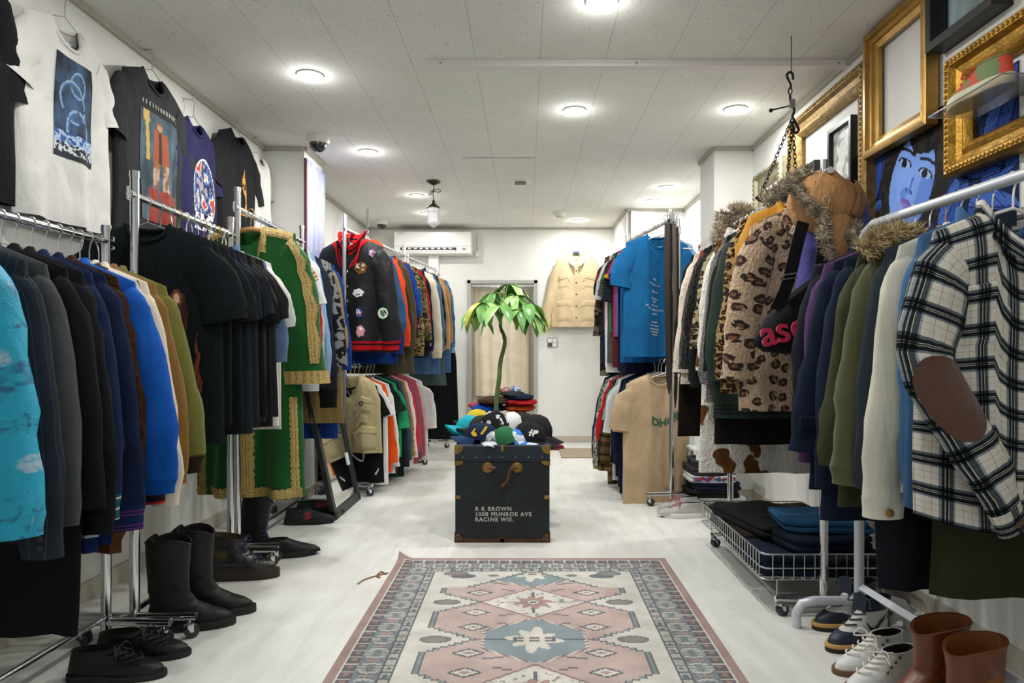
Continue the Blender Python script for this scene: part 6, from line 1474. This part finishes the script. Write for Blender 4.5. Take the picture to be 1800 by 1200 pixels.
put('leather_boot', 'chestnut brown leather boot behind its twin by the wall', (1690, 1243), (1588, 1268), prof=BRB, sole=BRS, upper=BRL, lining=BLIN, topfn=lambda f, y: .012-.024*max(0, f)*max(0, 1-y*y), L=.3, heel=1)
put('leather_boot', 'chestnut brown leather boot with open shaft, closest to the wall', (1752, 1288), (1652, 1316), prof=BRB, sole=BRS, upper=BRL, lining=BLIN, topfn=lambda f, y: .012-.024*max(0, f)*max(0, 1-y*y), L=.3, heel=1)
GRS = simple('grey_mesh_shoe', '#a9a7a2', .7, bump=.4)
put('running_shoe', 'small grey running shoe beside the folded T-shirts', (1232, 896), (1198, 897), prof=LOW, sole=simple('white_rubber', '#d9d8d2', .5), upper=GRS, laces=simple('red_lace', '#a8606a', .8), L=.25)
put('running_shoe', 'small grey running shoe in front of its twin by the folded T-shirts', (1238, 908), (1206, 908), prof=LOW, sole=simple('white_rubber', '#d9d8d2', .5), upper=GRS, laces=simple('red_lace', '#a8606a', .8), L=.25)
# running shoe on a clear shelf inside the broad frame
ORG = simple('orange_suede', '#c9452a', .7); GRN = simple('sage_suede', '#6f7f52', .7)
zs_ = wz(185, 2.16)
t, sp = shoe('running_shoe', 'orange and green running shoe on a clear shelf in the gilded frame', (WR-.10, 1.98, zs_+.006), pi/2, prof=LOW, sole=simple('cream_sole', '#c9c2a6', .6), upper=[GRN, ORG], zone=lambda x, z, y: 1 if .25 < x-z*2.2 < .36 or x < .09 or (.5 < x-z < .62) else 0, laces=simple('orange_lace', '#d8553a', .8), L=.28)
t = thing('acrylic_shelf', 'clear acrylic shelf carrying the orange and green shoe', 'shelf', (WR, 2.12, zs_)); m = MB(); m.box((-.17, -.2, 0), (0, .16, .005)); m.build('board', simple('clear_acrylic', '#f2f6f6', .05, spec=.5, Transmission_Weight=.9, IOR=1.45), t, 0)
m = MB(); m.box((-.006, -.2, .005), (0, .16, .06)); m.build('back_plate', simple('clear_acrylic', ''), t, 0)
# ================================================================ rug
RX0, RX1, RY0, RY1 = -.600, .655, 1.05, 3.225
t = thing('oriental_rug', 'faded pink and blue oriental rug in the middle of the floor', 'rug', ((RX0+RX1)/2, (RY0+RY1)/2, 0))
RW, RH = RX1-RX0, RY1-RY0; rr2 = random.Random(8)
CR, PK, TL, NV, DKB, RD = '#cfc8b4', '#c79a88', '#6d8388', '#4d5a66', '#4a4650', '#a8624f'
def rug(s, tt):
    x = s*RW; y = lerp(RY1, RY0, tt); ex = min(x, RW-x); ey = min(RY1-y, y-RY0); e = min(ex, ey); al = y if ex < ey else x
    n = fractal(x*11, y*11, 4)*.16
    def j(c, k=0.):
        q = hx(c); l_ = .3*q[0]+.59*q[1]+.11*q[2]
        return tuple(cl((lerp(a, l_, .48)*.90+.085)*(1+n*.8+k)) for a in q[:3])+(1,)
    if e < .028: return j('#a86f5e')
    if e < .038: return j(CR)
    if e < .075:
        q = (al*100) % 5; return j(RD, -.1) if q < 1.6 and abs(e-.056) < .011 else j('#b9a68e') if 2.2 < q < 3 else j(DKB)
    if e < .08: return j('#3f464e')
    if e < .155:
        c_ = e-.118; q = (al % .105)-.0525
        if abs(abs(q)-.020-abs(c_)*.3) < .006 and abs(c_) < .03: return j('#b8b09c')
        if abs(q) < .008 and abs(c_) < .02: return j('#a87868')
        if q*q+c_*c_*.8 < .00022: return j(NV)
        if abs(abs(q)-.045) < .006 and abs(c_) > .012: return j('#9fa093')
        return j(TL, -.12) if int(al*160+e*140) % 7 else j(NV)
    if e < .162: return j('#414a52')
    if e < .192:
        q = (al*100) % 4.4; return j(NV) if abs(q-2.2)*.008+abs(e-.177) < .013 and int(al*300) % 2 else j('#a7a493') if q > 1 else j(NV)
    if e < .197: return j('#474f55')
    cx = x-RW/2-.0; d0 = (y-2.31)/.345
    tri = abs((d0 % 1)*2-1); tri = 1-tri         # 0 at the medallions, 1 between
    w = .19+.16*min(1., tri*1.7)
    if y > 2.655: w = min(w, max(.02, (3.03-y)*1.25)) if y > 2.82 else w
    w = round(w/.022)*.022; ax = abs(cx)
    k = int(math.floor(d0+.5)); yy = (d0-k)*.345
    if ax > w+.024:
        q1 = (yy/.03)**2+((ax-.335)/.055)**2
        if q1 < 1: return j('#5f6a68') if q1 > .5 else j(RD) if int(x*200) % 3 == 0 else j('#7d7a6c')
        if y > 2.9 and ((ax-.3)/.055)**2+((y-2.965)/.03)**2 < 1: return j(NV)
        if y > 2.9 and ((ax-.17)/.025)**2+((y-2.97)/.015)**2 < 1: return j('#6f7470')
        return j(CR)
    if ax > w: return j(TL) if ax > w+.005 and ax < w+.019 else j('#4d5a5e')
    big = k % 2 == 0
    if big:
        q = max(ax/.178, ax/.30+abs(yy)/.19)
        if q < 1:
            if q > .93: return j(RD, -.15) if int(ax*250+abs(yy)*250) % 2 else j(CR)
            a = atan2(yy, cx); st = ax/.13+abs(yy)/.14
            if abs(yy) < .02 and (abs(ax-.055) < .018 or ax < .018): return j(NV) if abs(abs(yy)-.012) < .006 or ax > .06 else j('#c9a898')
            if st+.18*sin(8*a) < .72: return j('#d6cbb0')
            if abs(yy) < .006 and ax > .07: return j(NV)
            return j('#6f8f98')
        if ax < .38 and abs(yy) < .006: return j(RD, -.1)
        q = abs(ax-.25)/.05+abs(yy)/.025
        if .6 < q < 1: return j(RD, -.2)
    else:
        q = ax/.213+abs(yy)/.165
        if q < 1:
            if q > .93: return j(RD, -.1)
            if q > .88: return j(CR)
            a = atan2(yy, cx); r_ = sqrt(ax*ax+yy*yy*1.2)
            if r_ < .028: return j(NV) if r_ < .012 or r_ > .022 else j(CR)
            if r_ < .062+.014*sin(8*a): return j('#b5705c')
            if abs(yy) < .005 and ax < .15: return j(NV)
            if ax < .006 and abs(yy) < .11: return j(NV)
            return j('#d3cbb4') if fractal(x*40, y*40, 9) > -.35 else j('#8d8a7c')
        q = abs(ax-.25)/.045+abs(yy)/.03
        if .55 < q < 1: return j(NV)
    q = abs(ax-.215)/.058+abs(abs(yy)-.105)/.036
    if q < 1: return j('#4c4c52') if q > .72 else j(CR) if q > .3 else j('#b87a68')
    if abs(ax-.1) < .03 and abs(abs(yy)-.125-.012*(ax > .1)) < .006: return j('#6a6468')
    if big and abs(ax-.12-abs(yy)*.2) < .02 and .12 < abs(yy) < .15 and int(abs(yy)*300) % 2: return j('#5c6a70')
    return j(PK)
o = raster('pile', 210, 364, rug, lambda s, tt: (RX0+s*RW-(RX0+RX1)/2, lerp(RY1, RY0, tt)-(RY0+RY1)/2, .011+(.035*(cl(1-s/.05)*cl(1-tt/.028))**1.3)), t, fab('rug_wool', pat=lambda t: t.n('Attribute', None, attribute_name='Col').outputs['Color'], rough=1., bump=.3, bs=160))
m = MB(); m.box((RX0-(RX0+RX1)/2+.07, -RH/2, 0), (RX1-(RX0+RX1)/2, RH/2, .0095)); m.box((RX0-(RX0+RX1)/2, -RH/2, 0), (RX0-(RX0+RX1)/2+.07, RH/2-.07, .0095)); m.build('backing', fab('rug_back', '#9a6a58'), t, 0)
m = MB()
for k in range(40): x = lerp(-.15, .16, k/39); m.tube([(x, RH/2, .006), (x+rr2.uniform(-.006, .006), RH/2+.012, .004), (x+rr2.uniform(-.01, .01), RH/2+.022, .002)], .0012, 4)
m.build('fringe', fab('fringe_wool', '#b9b096'), t); m = MB()
for pts in ([(682, 1008), (668, 1011), (655, 1015), (640, 1020), (629, 1027)], [(678, 1010), (670, 1006), (662, 1013), (668, 1016)]): m.tube(catmull([flo(*p)-V(((RX0+RX1)/2, (RY0+RY1)/2, -.004)) for p in pts], 14), .003, 5)
m.build('loose_thread', fab('thread', '#9a7358'), t)
# ================================================================ trunk, caps, plant
TX0, TX1, TY0, TY1, TZ = -.368, .121, 3.53, 4.33, .502
t = thing('steamer_trunk', 'dark blue black steamer trunk with stencilled address and brass corners', 'trunk', ((TX0+TX1)/2, TY0, 0)); hw_ = (TX1-TX0)/2; TD = TY1-TY0
def m_trunk(nm, a, b):
    q = NT(nm); n = q.noise(5, 5, None, .5); c = q.ramp(n, [(.3, hx(a)), (.65, hx(b))]); sc = q.math('GREATER_THAN', q.noise(60, 4, None, 1.), .70); c = q.mix(q.math('MULTIPLY', sc, .5), c, hx('#5b6a70')); q.bump(q.noise(90, 3), .25, .004); return q.fin(c, .55, spec=.4)
TB = m_trunk('trunk_fibre', '#101417', '#1a2227'); TLID = m_trunk('trunk_lid_fibre', '#141d27', '#202c38'); RUST = simple('rusty_iron', '#4a3224', .7, .3, var=.4, bs=80, bump=.5)
m = MB(); m.box((-hw_, 0, .006), (hw_, TD, TZ*.845)); m.build('body', TB, t, 0, .006)
m = MB(); m.box((-hw_-.002, -.003, TZ*.845), (hw_+.002, TD+.003, TZ)); m.build('lid', TLID, t, 0, .006)
m = MB(); m.box((-hw_-.003, -.005, 0), (hw_+.003, .0, .022)); m.build('bottom_binding', RUST, t, 0, .002)
m = MB(); m.box((-hw_-.004, -.006, TZ*.838), (hw_+.004, .0, TZ*.852)); m.build('lid_edge', simple('dark_edge', '#12161a', .5), t, 0, .002)
def bracket(x, z, sx, sz):
    m = MB(); w = .042; m.prism([(0, 0), (w, 0), (w, .012), (w*.8, .03), (.03, w*.8), (.012, w), (0, w)], -.004, Matrix.Translation((x, -.002, z)) @ Matrix.Diagonal((sx, 1, sz, 1)))
    m.box((x-.003 if sx > 0 else x-.001, -.004, min(z, z+sz*w)), (x+.001 if sx > 0 else x+.003, .04, max(z, z+sz*w))); b = m.build('corner_bracket', BRASS if z > .06 else RUST, t, 0)
    for dx, dz in ((.012, .012), (.03, .016), (.016, .03)):
        r_ = MB(); r_.lathe([(.0045, 0), (.004, .002), (.0005, .003)], 10, Matrix.Translation((x+sx*dx, -.006, z+sz*dz)) @ Matrix.Rotation(pi/2, 4, 'X')); r_.build('rivet', BRASS, b)
for sx in (1, -1):
    bracket(-hw_*sx, TZ-.002, sx, -1); bracket(-hw_*sx, .008, sx, 1); bracket(-hw_*sx, TZ*.84, sx, -.55)
    m = MB(); m.box((min(-hw_*sx, -hw_*sx+sx*.028), -.004, .226), (max(-hw_*sx, -hw_*sx+sx*.028), 0, .244)); m.lathe([(.006, 0), (.005, .003), (.0005, .004)], 10, Matrix.Translation((-hw_*sx+sx*.014, -.004, .235)) @ Matrix.Rotation(pi/2, 4, 'X')); m.build('side_clasp', BRASS, t, 0)
m = MB(); m.box((-.008, -.006, TZ-.03), (.008, 0, TZ+.001)); m.build('lid_clasp', BRASS, t, 0, .002)
m = MB(); m.box((-.012, -.005, .0), (.012, 0, .03)); m.build('bottom_clasp', RUST, t, 0, .002)
for sx in (-1, 1):
    m = MB(); Mx = Matrix.Translation((sx*.076, -.003, TZ*.775)) @ Matrix.Rotation(pi/2, 4, 'X'); m.lathe([(.028, 0), (.027, .004), (.022, .005), (.019, .010), (.012, .012), (.001, .010)], 24, Mx); p = m.build('handle_rosette', BRASS, t)
    m = MB(); m.tube([(sx*.076-.012, -.016, TZ*.775), (sx*.076, -.022, TZ*.775), (sx*.076+.012, -.016, TZ*.775)], .0035, 6); m.build('loop', BRASS, p)
LTH = simple('cracked_leather', '#5d3420', .7, bump=.8, bs=60, var=.3)
m = MB(); m.tube(catmull([(.076, -.022, TZ*.775), (.055, -.026, TZ*.785), (.040, -.03, TZ*.75), (.033, -.028, TZ*.69), (.022, -.025, TZ*.63), (.004, -.022, TZ*.60), (.0, -.02, TZ*.585)], 22), [.008]*22, 8); m.build('broken_handle', LTH, t)
m = MB(); m.tube(catmull([(-.076, -.022, TZ*.775), (-.055, -.024, TZ*.775), (-.035, -.022, TZ*.775)], 8), .008, 8); m.build('handle_stub', LTH, t)
STN = simple('stencil_white', '#b9b9b0', .8, var=.15, bs=200)
m = MB()
for k, tx in enumerate(('R K BROWN', '1008 MUNROE AVE', 'RACINE WIS.')):
    vs, fs = text_mesh(tx, .029, .0, 'LEFT', spacing=1.22, bold=.0009); m.add([(x, -.0018, y) for x, y, _ in vs], fs, None, Matrix.Translation((-hw_+.104, 0, TZ*.345-k*.0272)))
m.build('stencil_lettering', STN, t, 0)
for k in range(7):
    m = MB(); x = lerp(-hw_+.04, hw_-.04, k/6); m.lathe([(.0035, 0), (.003, .0015), (.0005, .002)], 8, Matrix.Translation((x, -.003, TZ*.878)) @ Matrix.Rotation(pi/2, 4, 'X')); m.build('rivet', STEEL, t)
STROKES = [[(-.050,-.016),(-.040,.012),(-.030,.014),(-.034,-.004),(-.018,-.012),(-.014,-.026),(-.032,-.030)], [(.0,-.012),(.010,-.016),(.036,.022),(.046,.036),(.030,.038),(.012,.010)]]
BARS = [[(-.012,-.018),(-.004,-.020),(.006,.018),(-.004,.020)], [(.004,-.016),(.012,-.018),(.020,.014),(.012,.018)], [(.012,-.004),(.036,.0),(.040,.018),(.016,.016)], [(-.016,-.003),(.02,-.006),(.02,.0),(-.016,.003)]]
DISC = [[(.014*cos(k*pi/6), .014*sin(k*pi/6)) for k in range(12)]]
def cap(px, py, Y, head, crown, brim, label, roll=0., pitch=0., emblem=None, s=1., squash=1., btn=None, z=None):
    """head: which way the brim points, degrees from +x"""
    p = at(px, py, Y); 
    if z is not None: p.z = z
    NG[0] += 1; sd = NG[0]; t = thing('baseball_cap', label, 'cap', p, rot=(math.radians(roll), math.radians(pitch), math.radians(head))); R_ = .088*s; H_ = .105*s*squash
    m = MB(); P = []
    for i in range(11):
        a = pi/2*i/10; row = []
        for k in range(36):
            b = 2*pi*k/36; seam = 1-.018*exp(-((((b+pi/6) % (pi/3))-pi/6)/.05)**2)
            d = 1+.06*mnoise.noise(V((cos(b)*2, sin(b)*2, a*2+sd)))
            row.append((R_*1.08*cos(a)**.85*cos(b)*seam*d, R_*.95*cos(a)**.85*sin(b)*seam*d, H_*sin(a)*d))
        P.append(row)
    m.grid(P, None, True); m.build('crown', crown, t, 60)
    m = MB(); P = []
    for i in range(7):
        r = i/6; row = []
        for k in range(17):
            b = lerp(-1.15, 1.15, k/16); e = R_*(1.0+.80*r*cos(b*.85)**.8); row.append(V((e*cos(b)*1.06, R_*1.0*sin(b)*(1+.12*r), -.030*r*(sin(b))**2*1.6-.012*r+.004)))
        P.append(row)
    m.grid(P); m.grid([[p+V((0, 0, -.004)) for p in row] for row in P]); m.grid([P[-1], [p+V((0, 0, -.004)) for p in P[-1]]]); m.build('brim', brim, t, 50)
    m = MB(); m.ball((0, 0, H_), (.007, .007, .004), 5); m.build('top_button', btn or crown, t)
    if emblem:
        ec, pol = emblem; m = MB(); Q = []; vs = []; fs = []
        for q in pol:
            fs.append(tuple(range(len(vs), len(vs)+len(q)))); vs += [(x*s, y*s, 0) for x, y in q]
        for x, y, _ in vs:
            b = math.radians(270-head)+x/R_; a = (.045+y)/H_*1.0; Q.append((R_*1.115*cos(a)**.85*cos(b)+.004, -R_*-.98*cos(a)**.85*sin(b)*1.03, H_*sin(a)*1.05))
        m.add(Q, fs); m.build('front_lettering', ec, t, 0)
    return t
NVC = cloth('#1d2a45'); YLW = fab('yellow_stitch', '#d9b23a'); TQ = cloth('#2bb4c4'); BKC = cloth('#222326'); CHC = cloth('#2c2b2c')
cap(846, 762, 3.66, 188, NVC, cloth('#23395f'), 'navy cap with yellow letters, brim over the trunk edge', pitch=-8, emblem=(YLW, STROKES), squash=.82, z=TZ+.018)
cap(826, 742, 3.86, 205, TQ, TQ, 'turquoise cap with a brim pointing down at the side', pitch=-18, z=TZ+.04, s=.9, squash=.9, btn=cloth('#d8c23a'))
cap(838, 733, 3.94, 190, cloth('#dcc63a'), cloth('#2f3030'), 'yellow cap behind the turquoise one', pitch=-14, z=TZ+.065, s=.82)
cap(851, 744, 3.80, 200, cloth('#34362f'), cloth('#2c2e29'), 'dark olive cap between the turquoise and the navy one', pitch=-10, roll=10, z=TZ+.045, s=.95, squash=.85)
cap(866, 770, 3.64, 260, fab('white_camo', pat=P_camo(['#9aa0a6', '#d9dbde', '#5c626a', '#c2c6cb'], 40)), cloth('#cfd1d4'), 'white and grey patterned cap at the front edge of the trunk', s=.75, squash=.7, z=TZ+.010)
cap(872, 745, 3.76, 235, fab('black_white_mesh', pat=P_spots('#1c1c1e', '#c9cacc', 24, .56)), BKC, 'black and white cap lying above the patterned one', roll=12, z=TZ+.055)
cap(889, 768, 3.63, 95, fab('green_corduroy', '#2f6b44', bump=.6), cloth('#2c6640'), 'green cap crumpled at the middle of the trunk edge', s=.86, squash=.95, z=TZ+.002, roll=-16)
cap(908, 770, 3.64, 325, fab('blue_floral', pat=P_spots('#3f7fd0', '#dfe6f2', 26, .52)), fab('blue_floral'), 'blue cap with pink and white flowers beside the green one', s=.82, squash=.75, z=TZ+.010)
cap(930, 762, 3.66, -14, BKC, BKC, 'black cap with white emblem, brim to the wall side', pitch=10, emblem=(INK_W, BARS), squash=.85, z=TZ+.02)
cap(918, 738, 3.84, -24, CHC, CHC, 'charcoal cap with a small yellow badge behind the black one', pitch=12, s=1.05, z=TZ+.05, emblem=(YLW, DISC), squash=.85)
cap(942, 752, 3.90, -8, cloth('#262627'), cloth('#262627'), 'faded black cap whose brim shows behind the charcoal one', pitch=14, z=TZ+.02)
cap(898, 738, 3.80, 290, cloth('#e3e2e0'), cloth('#c23a40'), 'white and red cap in the middle of the pile', roll=-10, s=.85, z=TZ+.06)
cap(869, 738, 3.88, 265, cloth('#1d58a8'), cloth('#1d58a8'), 'blue cap peeking out below the plant stem', s=.8, z=TZ+.05)
def beanie(px, py, Y, sx, sz, mat, label, name='knit_hat', yaw=0., sy=.11, band=None, cat='hat'):
    NG[0] += 1; t = thing(name, label, cat, at(px, py, Y), yaw); sd = NG[0]
    m = MB(); m.ball((0, 0, 0), (sx, sy, sz), 10, None, lambda d: .10*mnoise.noise(d*1.6+V((sd, 0, 0)))+(.06 if abs(d.z) < .5 else 0)); m.build('crown', mat, t, 70)
    m = MB(); m.ball((.15*sx, -.02, -sz*.15), (sx*.86, sy*.97, sz*.62), 8, None, lambda d: .05*mnoise.noise(d*2+V((sd, 3, 0)))); m.build('cuff', band or mat, t, 70); return t
def kn(c): return fab('knit'+c, c, bump=.6, bs=90)
beanie(862, 742, 4.15, .13, .04, kn('#3a3128'), 'brown knit hat at the bottom of the folded pile'); beanie(908, 742, 4.15, .12, .04, kn('#8a4a2c'), 'rust brown knit hat at the bottom of the folded pile')
beanie(858, 717, 4.15, .10, .036, kn('#1c4fae'), 'royal blue folded knit hat in the pile'); beanie(912, 716, 4.16, .095, .030, kn('#e0622a'), 'orange folded knit hat in the pile'); beanie(914, 706, 4.14, .10, .028, kn('#c0262e'), 'red folded knit hat above the orange one')
beanie(868, 704, 4.12, .095, .028, kn('#4a3326'), 'brown felt beret lying on the blue knit hat', 'beret'); beanie(912, 697, 4.15, .085, .022, kn('#1d2b4a'), 'navy folded knit hat above the red one'); beanie(900, 692, 4.17, .075, .02, kn('#3a3d3c'), 'dark grey folded knit hat near the top'); 
beanie(889, 686, 4.18, .04, .022, fab('red_white_knit', pat=lambda t: t.ramp(t.noise(70, 1), [(.45, hx('#a8323c')), (.55, hx('#cfc2bd'))])), 'red and white knitted ball hat topping the pile', sy=.05); beanie(905, 685, 4.18, .035, .024, fab('blue_white_knit', pat=P_spots('#5a86b8', '#e6e8ea', 30, .5)), 'pale blue and white knit hat topping the pile', sy=.05)
beanie(838, 712, 4.18, .05, .022, kn('#b0505a'), 'dusty red knit scrap at the edge of the pile', sy=.06)
m = MB(); m.box((-.11, 4.02, TZ), (.06, 4.28, TZ+.02)); tag(m.build('felt_mat', fab('dark_felt', '#2a2a2a'), ang=0), 'dark felt pad under the knit hat pile', 'pad')
# plant
p0 = V((at(872, 725, 3.97).x, 3.97, TZ)); t = thing('potted_money_tree', 'money tree with a long bent stem and drooping green and yellow leaves', 'plant', p0)
m = MB(); m.lathe([(.05, 0), (.062, .07), (.066, .075), (.060, .078), (.056, .066), (.001, .064)], 24); m.build('pot', simple('brown_pot', '#3a2a22', .6), t)
STEM = simple('stem_green', '#5d7040', .6, var=.25, bs=120); TWIG = simple('petiole_green', '#6f9440', .5)
sp_ = catmull([at(x, y, 3.97)-p0 for x, y in ((872, 735), (873, 700), (877, 668), (880, 635), (887, 606), (886, 590), (880, 575), (881, 555), (886, 535))], 40)
m = MB(); m.tube(sp_, [lerp(.0145, .0085, i/39)*(1+.12*sin(i*1.7)*(i > 20)) for i in range(40)], 12); m.build('stem', STEM, t)
def m_leaf(nm, a, b):
    q = NT(nm); x = q.sep(q.uv()); v = q.math('ABSOLUTE', q.math('SUBTRACT', q.math('FRACT', q.math('ADD', q.math('MULTIPLY', x[0], 9.), q.math('MULTIPLY', q.math('ABSOLUTE', x[1]), -6.))), .5))
    c = q.mix(q.ramp(v, [(0., .5), (.12, 0.)]), q.ramp(q.noise(14, 2), [(.35, hx(a)), (.65, hx(b))]), hx('#a9c878')); return q.fin(c, .38, spec=.5, Subsurface_Weight=.0)
LFM = [m_leaf('leaf_green', '#4a843d', '#6ba552'), m_leaf('leaf_pale_green', '#7fb05c', '#a9cc7c'), m_leaf('leaf_yellow', '#c9c23a', '#a9b83f')]
def leaflet(base, d, ln, w, mat, droop):
    d = d.normalized(); m = MB(); P = []; UV = []; side = d.cross(V((0, 0, 1))); side = side.normalized() if side.length > .05 else V((1, 0, 0)); p = V(base); dr = V(d)
    for i in range(13):
        q = i/12; ww = w*(sin(pi*(q**.8)*.97+.03)**.85)*(1 if q > .08 else .3)
        up = side.cross(dr).normalized(); P.append([p-side*ww+up*ww*.28, p-side*ww*.5+up*ww*.1, p.copy(), p+side*ww*.5+up*ww*.1, p+side*ww+up*ww*.28]); UV.append([(q, a) for a in (-1, -.5, 0, .5, 1)])
        dr = (dr+V((0, 0, -droop/12))).normalized(); p = p+dr*(ln/12)
    m.grid(P, UV); return m.build('leaf', mat, t, 80)
rp = random.Random(21); top = sp_[-1]
HUBS = [((852, 533), 3.93, .95), ((880, 538), 3.86, 1.), ((905, 520), 3.95, .9), ((925, 535), 3.93, 1.), ((868, 515), 4.03, .85), ((895, 500), 4.05, .9), ((886, 515), 4.1, .8), ((838, 550), 4.02, .85), ((912, 545), 3.87, .85), ((940, 545), 4.0, .9)]
for hI, ((px, py), Y, sc_) in enumerate(HUBS):
    h = at(px, py, Y)-p0; mid = (top+h)/2+V((0, 0, .03)); m = MB(); m.tube(catmull([top-V((0, 0, .02)), mid, h], 8), .0028, 6); m.build('petiole', TWIG, t)
    out = V((h.x-top.x, h.y-top.y, 0)); a0 = atan2(out.y, out.x) if out.length > .01 else rp.uniform(0, 6)
    for k in range(6):
        a = a0+(k-2.5)*.82+rp.uniform(-.15, .15); el = rp.uniform(-.45, .15); yel = (hI, k) in ((0, 3), (7, 2), (7, 3), (9, 2), (3, 0), (9, 3), (0, 2)); mt = LFM[2] if yel else LFM[1] if rp.random() < .4 else LFM[0]
        leaflet(h, V((cos(a)*cos(el), sin(a)*cos(el), sin(el))), sc_*rp.uniform(.17, .225), .031*sc_*rp.uniform(.9, 1.2), mt, rp.uniform(1.2, 2.2)+(.6 if yel else 0))
# red cloth on the floor behind the trunk
t = thing('red_slipper', 'small red slipper on the floor behind the trunk', 'slipper', flo(972, 790)); m = MB(); m.ball((.02, 0, .02), (.10, .045, .02), 8); m.build('sole_pad', cloth('#a8303a'), t); m = MB(); m.ball((.06, 0, .03), (.05, .045, .022), 8); m.build('toe_strap', cloth('#7d2430'), t)
# ================================================================ hanging scale
q = at(1388, 128, 2.95); tp = cei(1388, 128)
t = thing('hanging_scale', 'iron hook and chain balance with a shallow pan hanging from the ceiling', 'scale', (q.x, q.y, 0)); z = lambda py: EYE-(py-620)*q.y/F; dxx = lambda px: (px-1388)*q.y/F
m = MB(); m.tube([(dxx(1391), 0, CEIL), (dxx(1391), 0, z(126))], .002, 5); m.tube(catmull([(dxx(1394), 0, z(140)), (dxx(1393), 0, z(130)), (dxx(1388), 0, z(127)), (dxx(1383), 0, z(132)), (dxx(1386), 0, z(141)), (dxx(1390), 0, z(150)), (dxx(1389), 0, z(156))], 18), .0055, 8); m.build('ceiling_hook', BLKMET, t)
chain('chain', None, (dxx(1389), 0, z(154)), (dxx(1389), 0, z(180)), .03, .003, BLKMET, t)
m = MB(); m.tube([(dxx(1354), 0, z(194)), (dxx(1384), 0, z(187)), (dxx(1394), 0, z(181))], .0035, 7); m.ball((dxx(1355), 0, z(194)), .009, 6); m.build('beam_arm', BLKMET, t)
m = MB(); m.box((dxx(1386), -.006, z(190)), (dxx(1398), .006, z(174))); m.build('poise', STEEL, t, 0, .003)
m = MB(); m.tube(catmull([(dxx(1394), 0, z(183)), (dxx(1396), 0, z(195)), (dxx(1393), 0, z(205)), (dxx(1398), 0, z(215)), (dxx(1404), 0, z(228)), (dxx(1398), 0, z(234)), (dxx(1393), 0, z(226))], 20), .006, 8); m.build('load_hook', BLKMET, t)
pc = V((dxx(1372), .0, z(349)))
for a in (.4, 2.5, 4.6): chain('chain', None, (dxx(1393), 0, z(208)), pc+V((.095*cos(a), .095*sin(a), .008)), .026, .0022, BLKMET, t)
m = MB(); m.lathe([(.001, -.010), (.07, -.008), (.095, .0), (.105, .010), (.102, .011), (.07, -.004), (.001, -.006)], 28, Matrix.Translation(pc)); m.build('pan', BLKMET, t)
# ================================================================ white stand with folded T-shirts
t = thing('display_stand', 'white ladder stand with folded T-shirts by the column', 'stand', (1.2, 4.35, 0))
for x, y, lx in ((-.14, -.08, .03), (.04, -.08, -.0), (-.14, .12, .03), (.16, .12, -.03)):
    m = MB(); m.tube([(x, y, 0), (x+lx, y, .52)], .017, 4); m.build('leg', WHITEP, t, 30)
for z_ in (.06, .36):
    m = MB(); m.box((-.15, -.09, z_), (.17, .13, z_+.018)); m.build('shelf', WHITEP, t, 0, .003)
FT = [('folded black T-shirt, lowest of its pile on the white stand', '#1a1b1d'), ('folded navy T-shirt on the white stand', '#1b2236'), ('folded white T-shirt with red and blue print on the white stand', '#d5d5d2'), ('folded pink edged T-shirt on the white stand', '#3a3338'), ('folded charcoal T-shirt, topmost on the white stand', '#3a3d40')]
for k, (lb, c) in enumerate(FT):
    o = folded(lb, (1.175+.012*sin(k*2), 4.36, .079+k*.047), .32-.01*k, .27, .046, cloth(c), .08*sin(k*3), 2, 'folded_t_shirt', 'T-shirt', None, 40+k)
    if 'print' in lb: raster('print', 20, 4, lambda s, q_: '#a83038' if fractal(s*9, q_*3, 1) > .15 else '#2f5aa0' if fractal(s*7, q_*3, 5) > .1 else None, lambda s, q_: (lerp(-.13, .13, s), -.1375, lerp(.040, .008, q_)), o)
# small debris and cable near the skirting
m = MB(); m.tube(catmull([at(192, 1030, 2.85), at(186, 1050, 2.75), at(178, 1085, 2.62)], 10), .0035, 6); tag(m.build('power_cable', simple('cord_beige', ''), None), 'pale cord running down the wall by the skirting', 'cord')
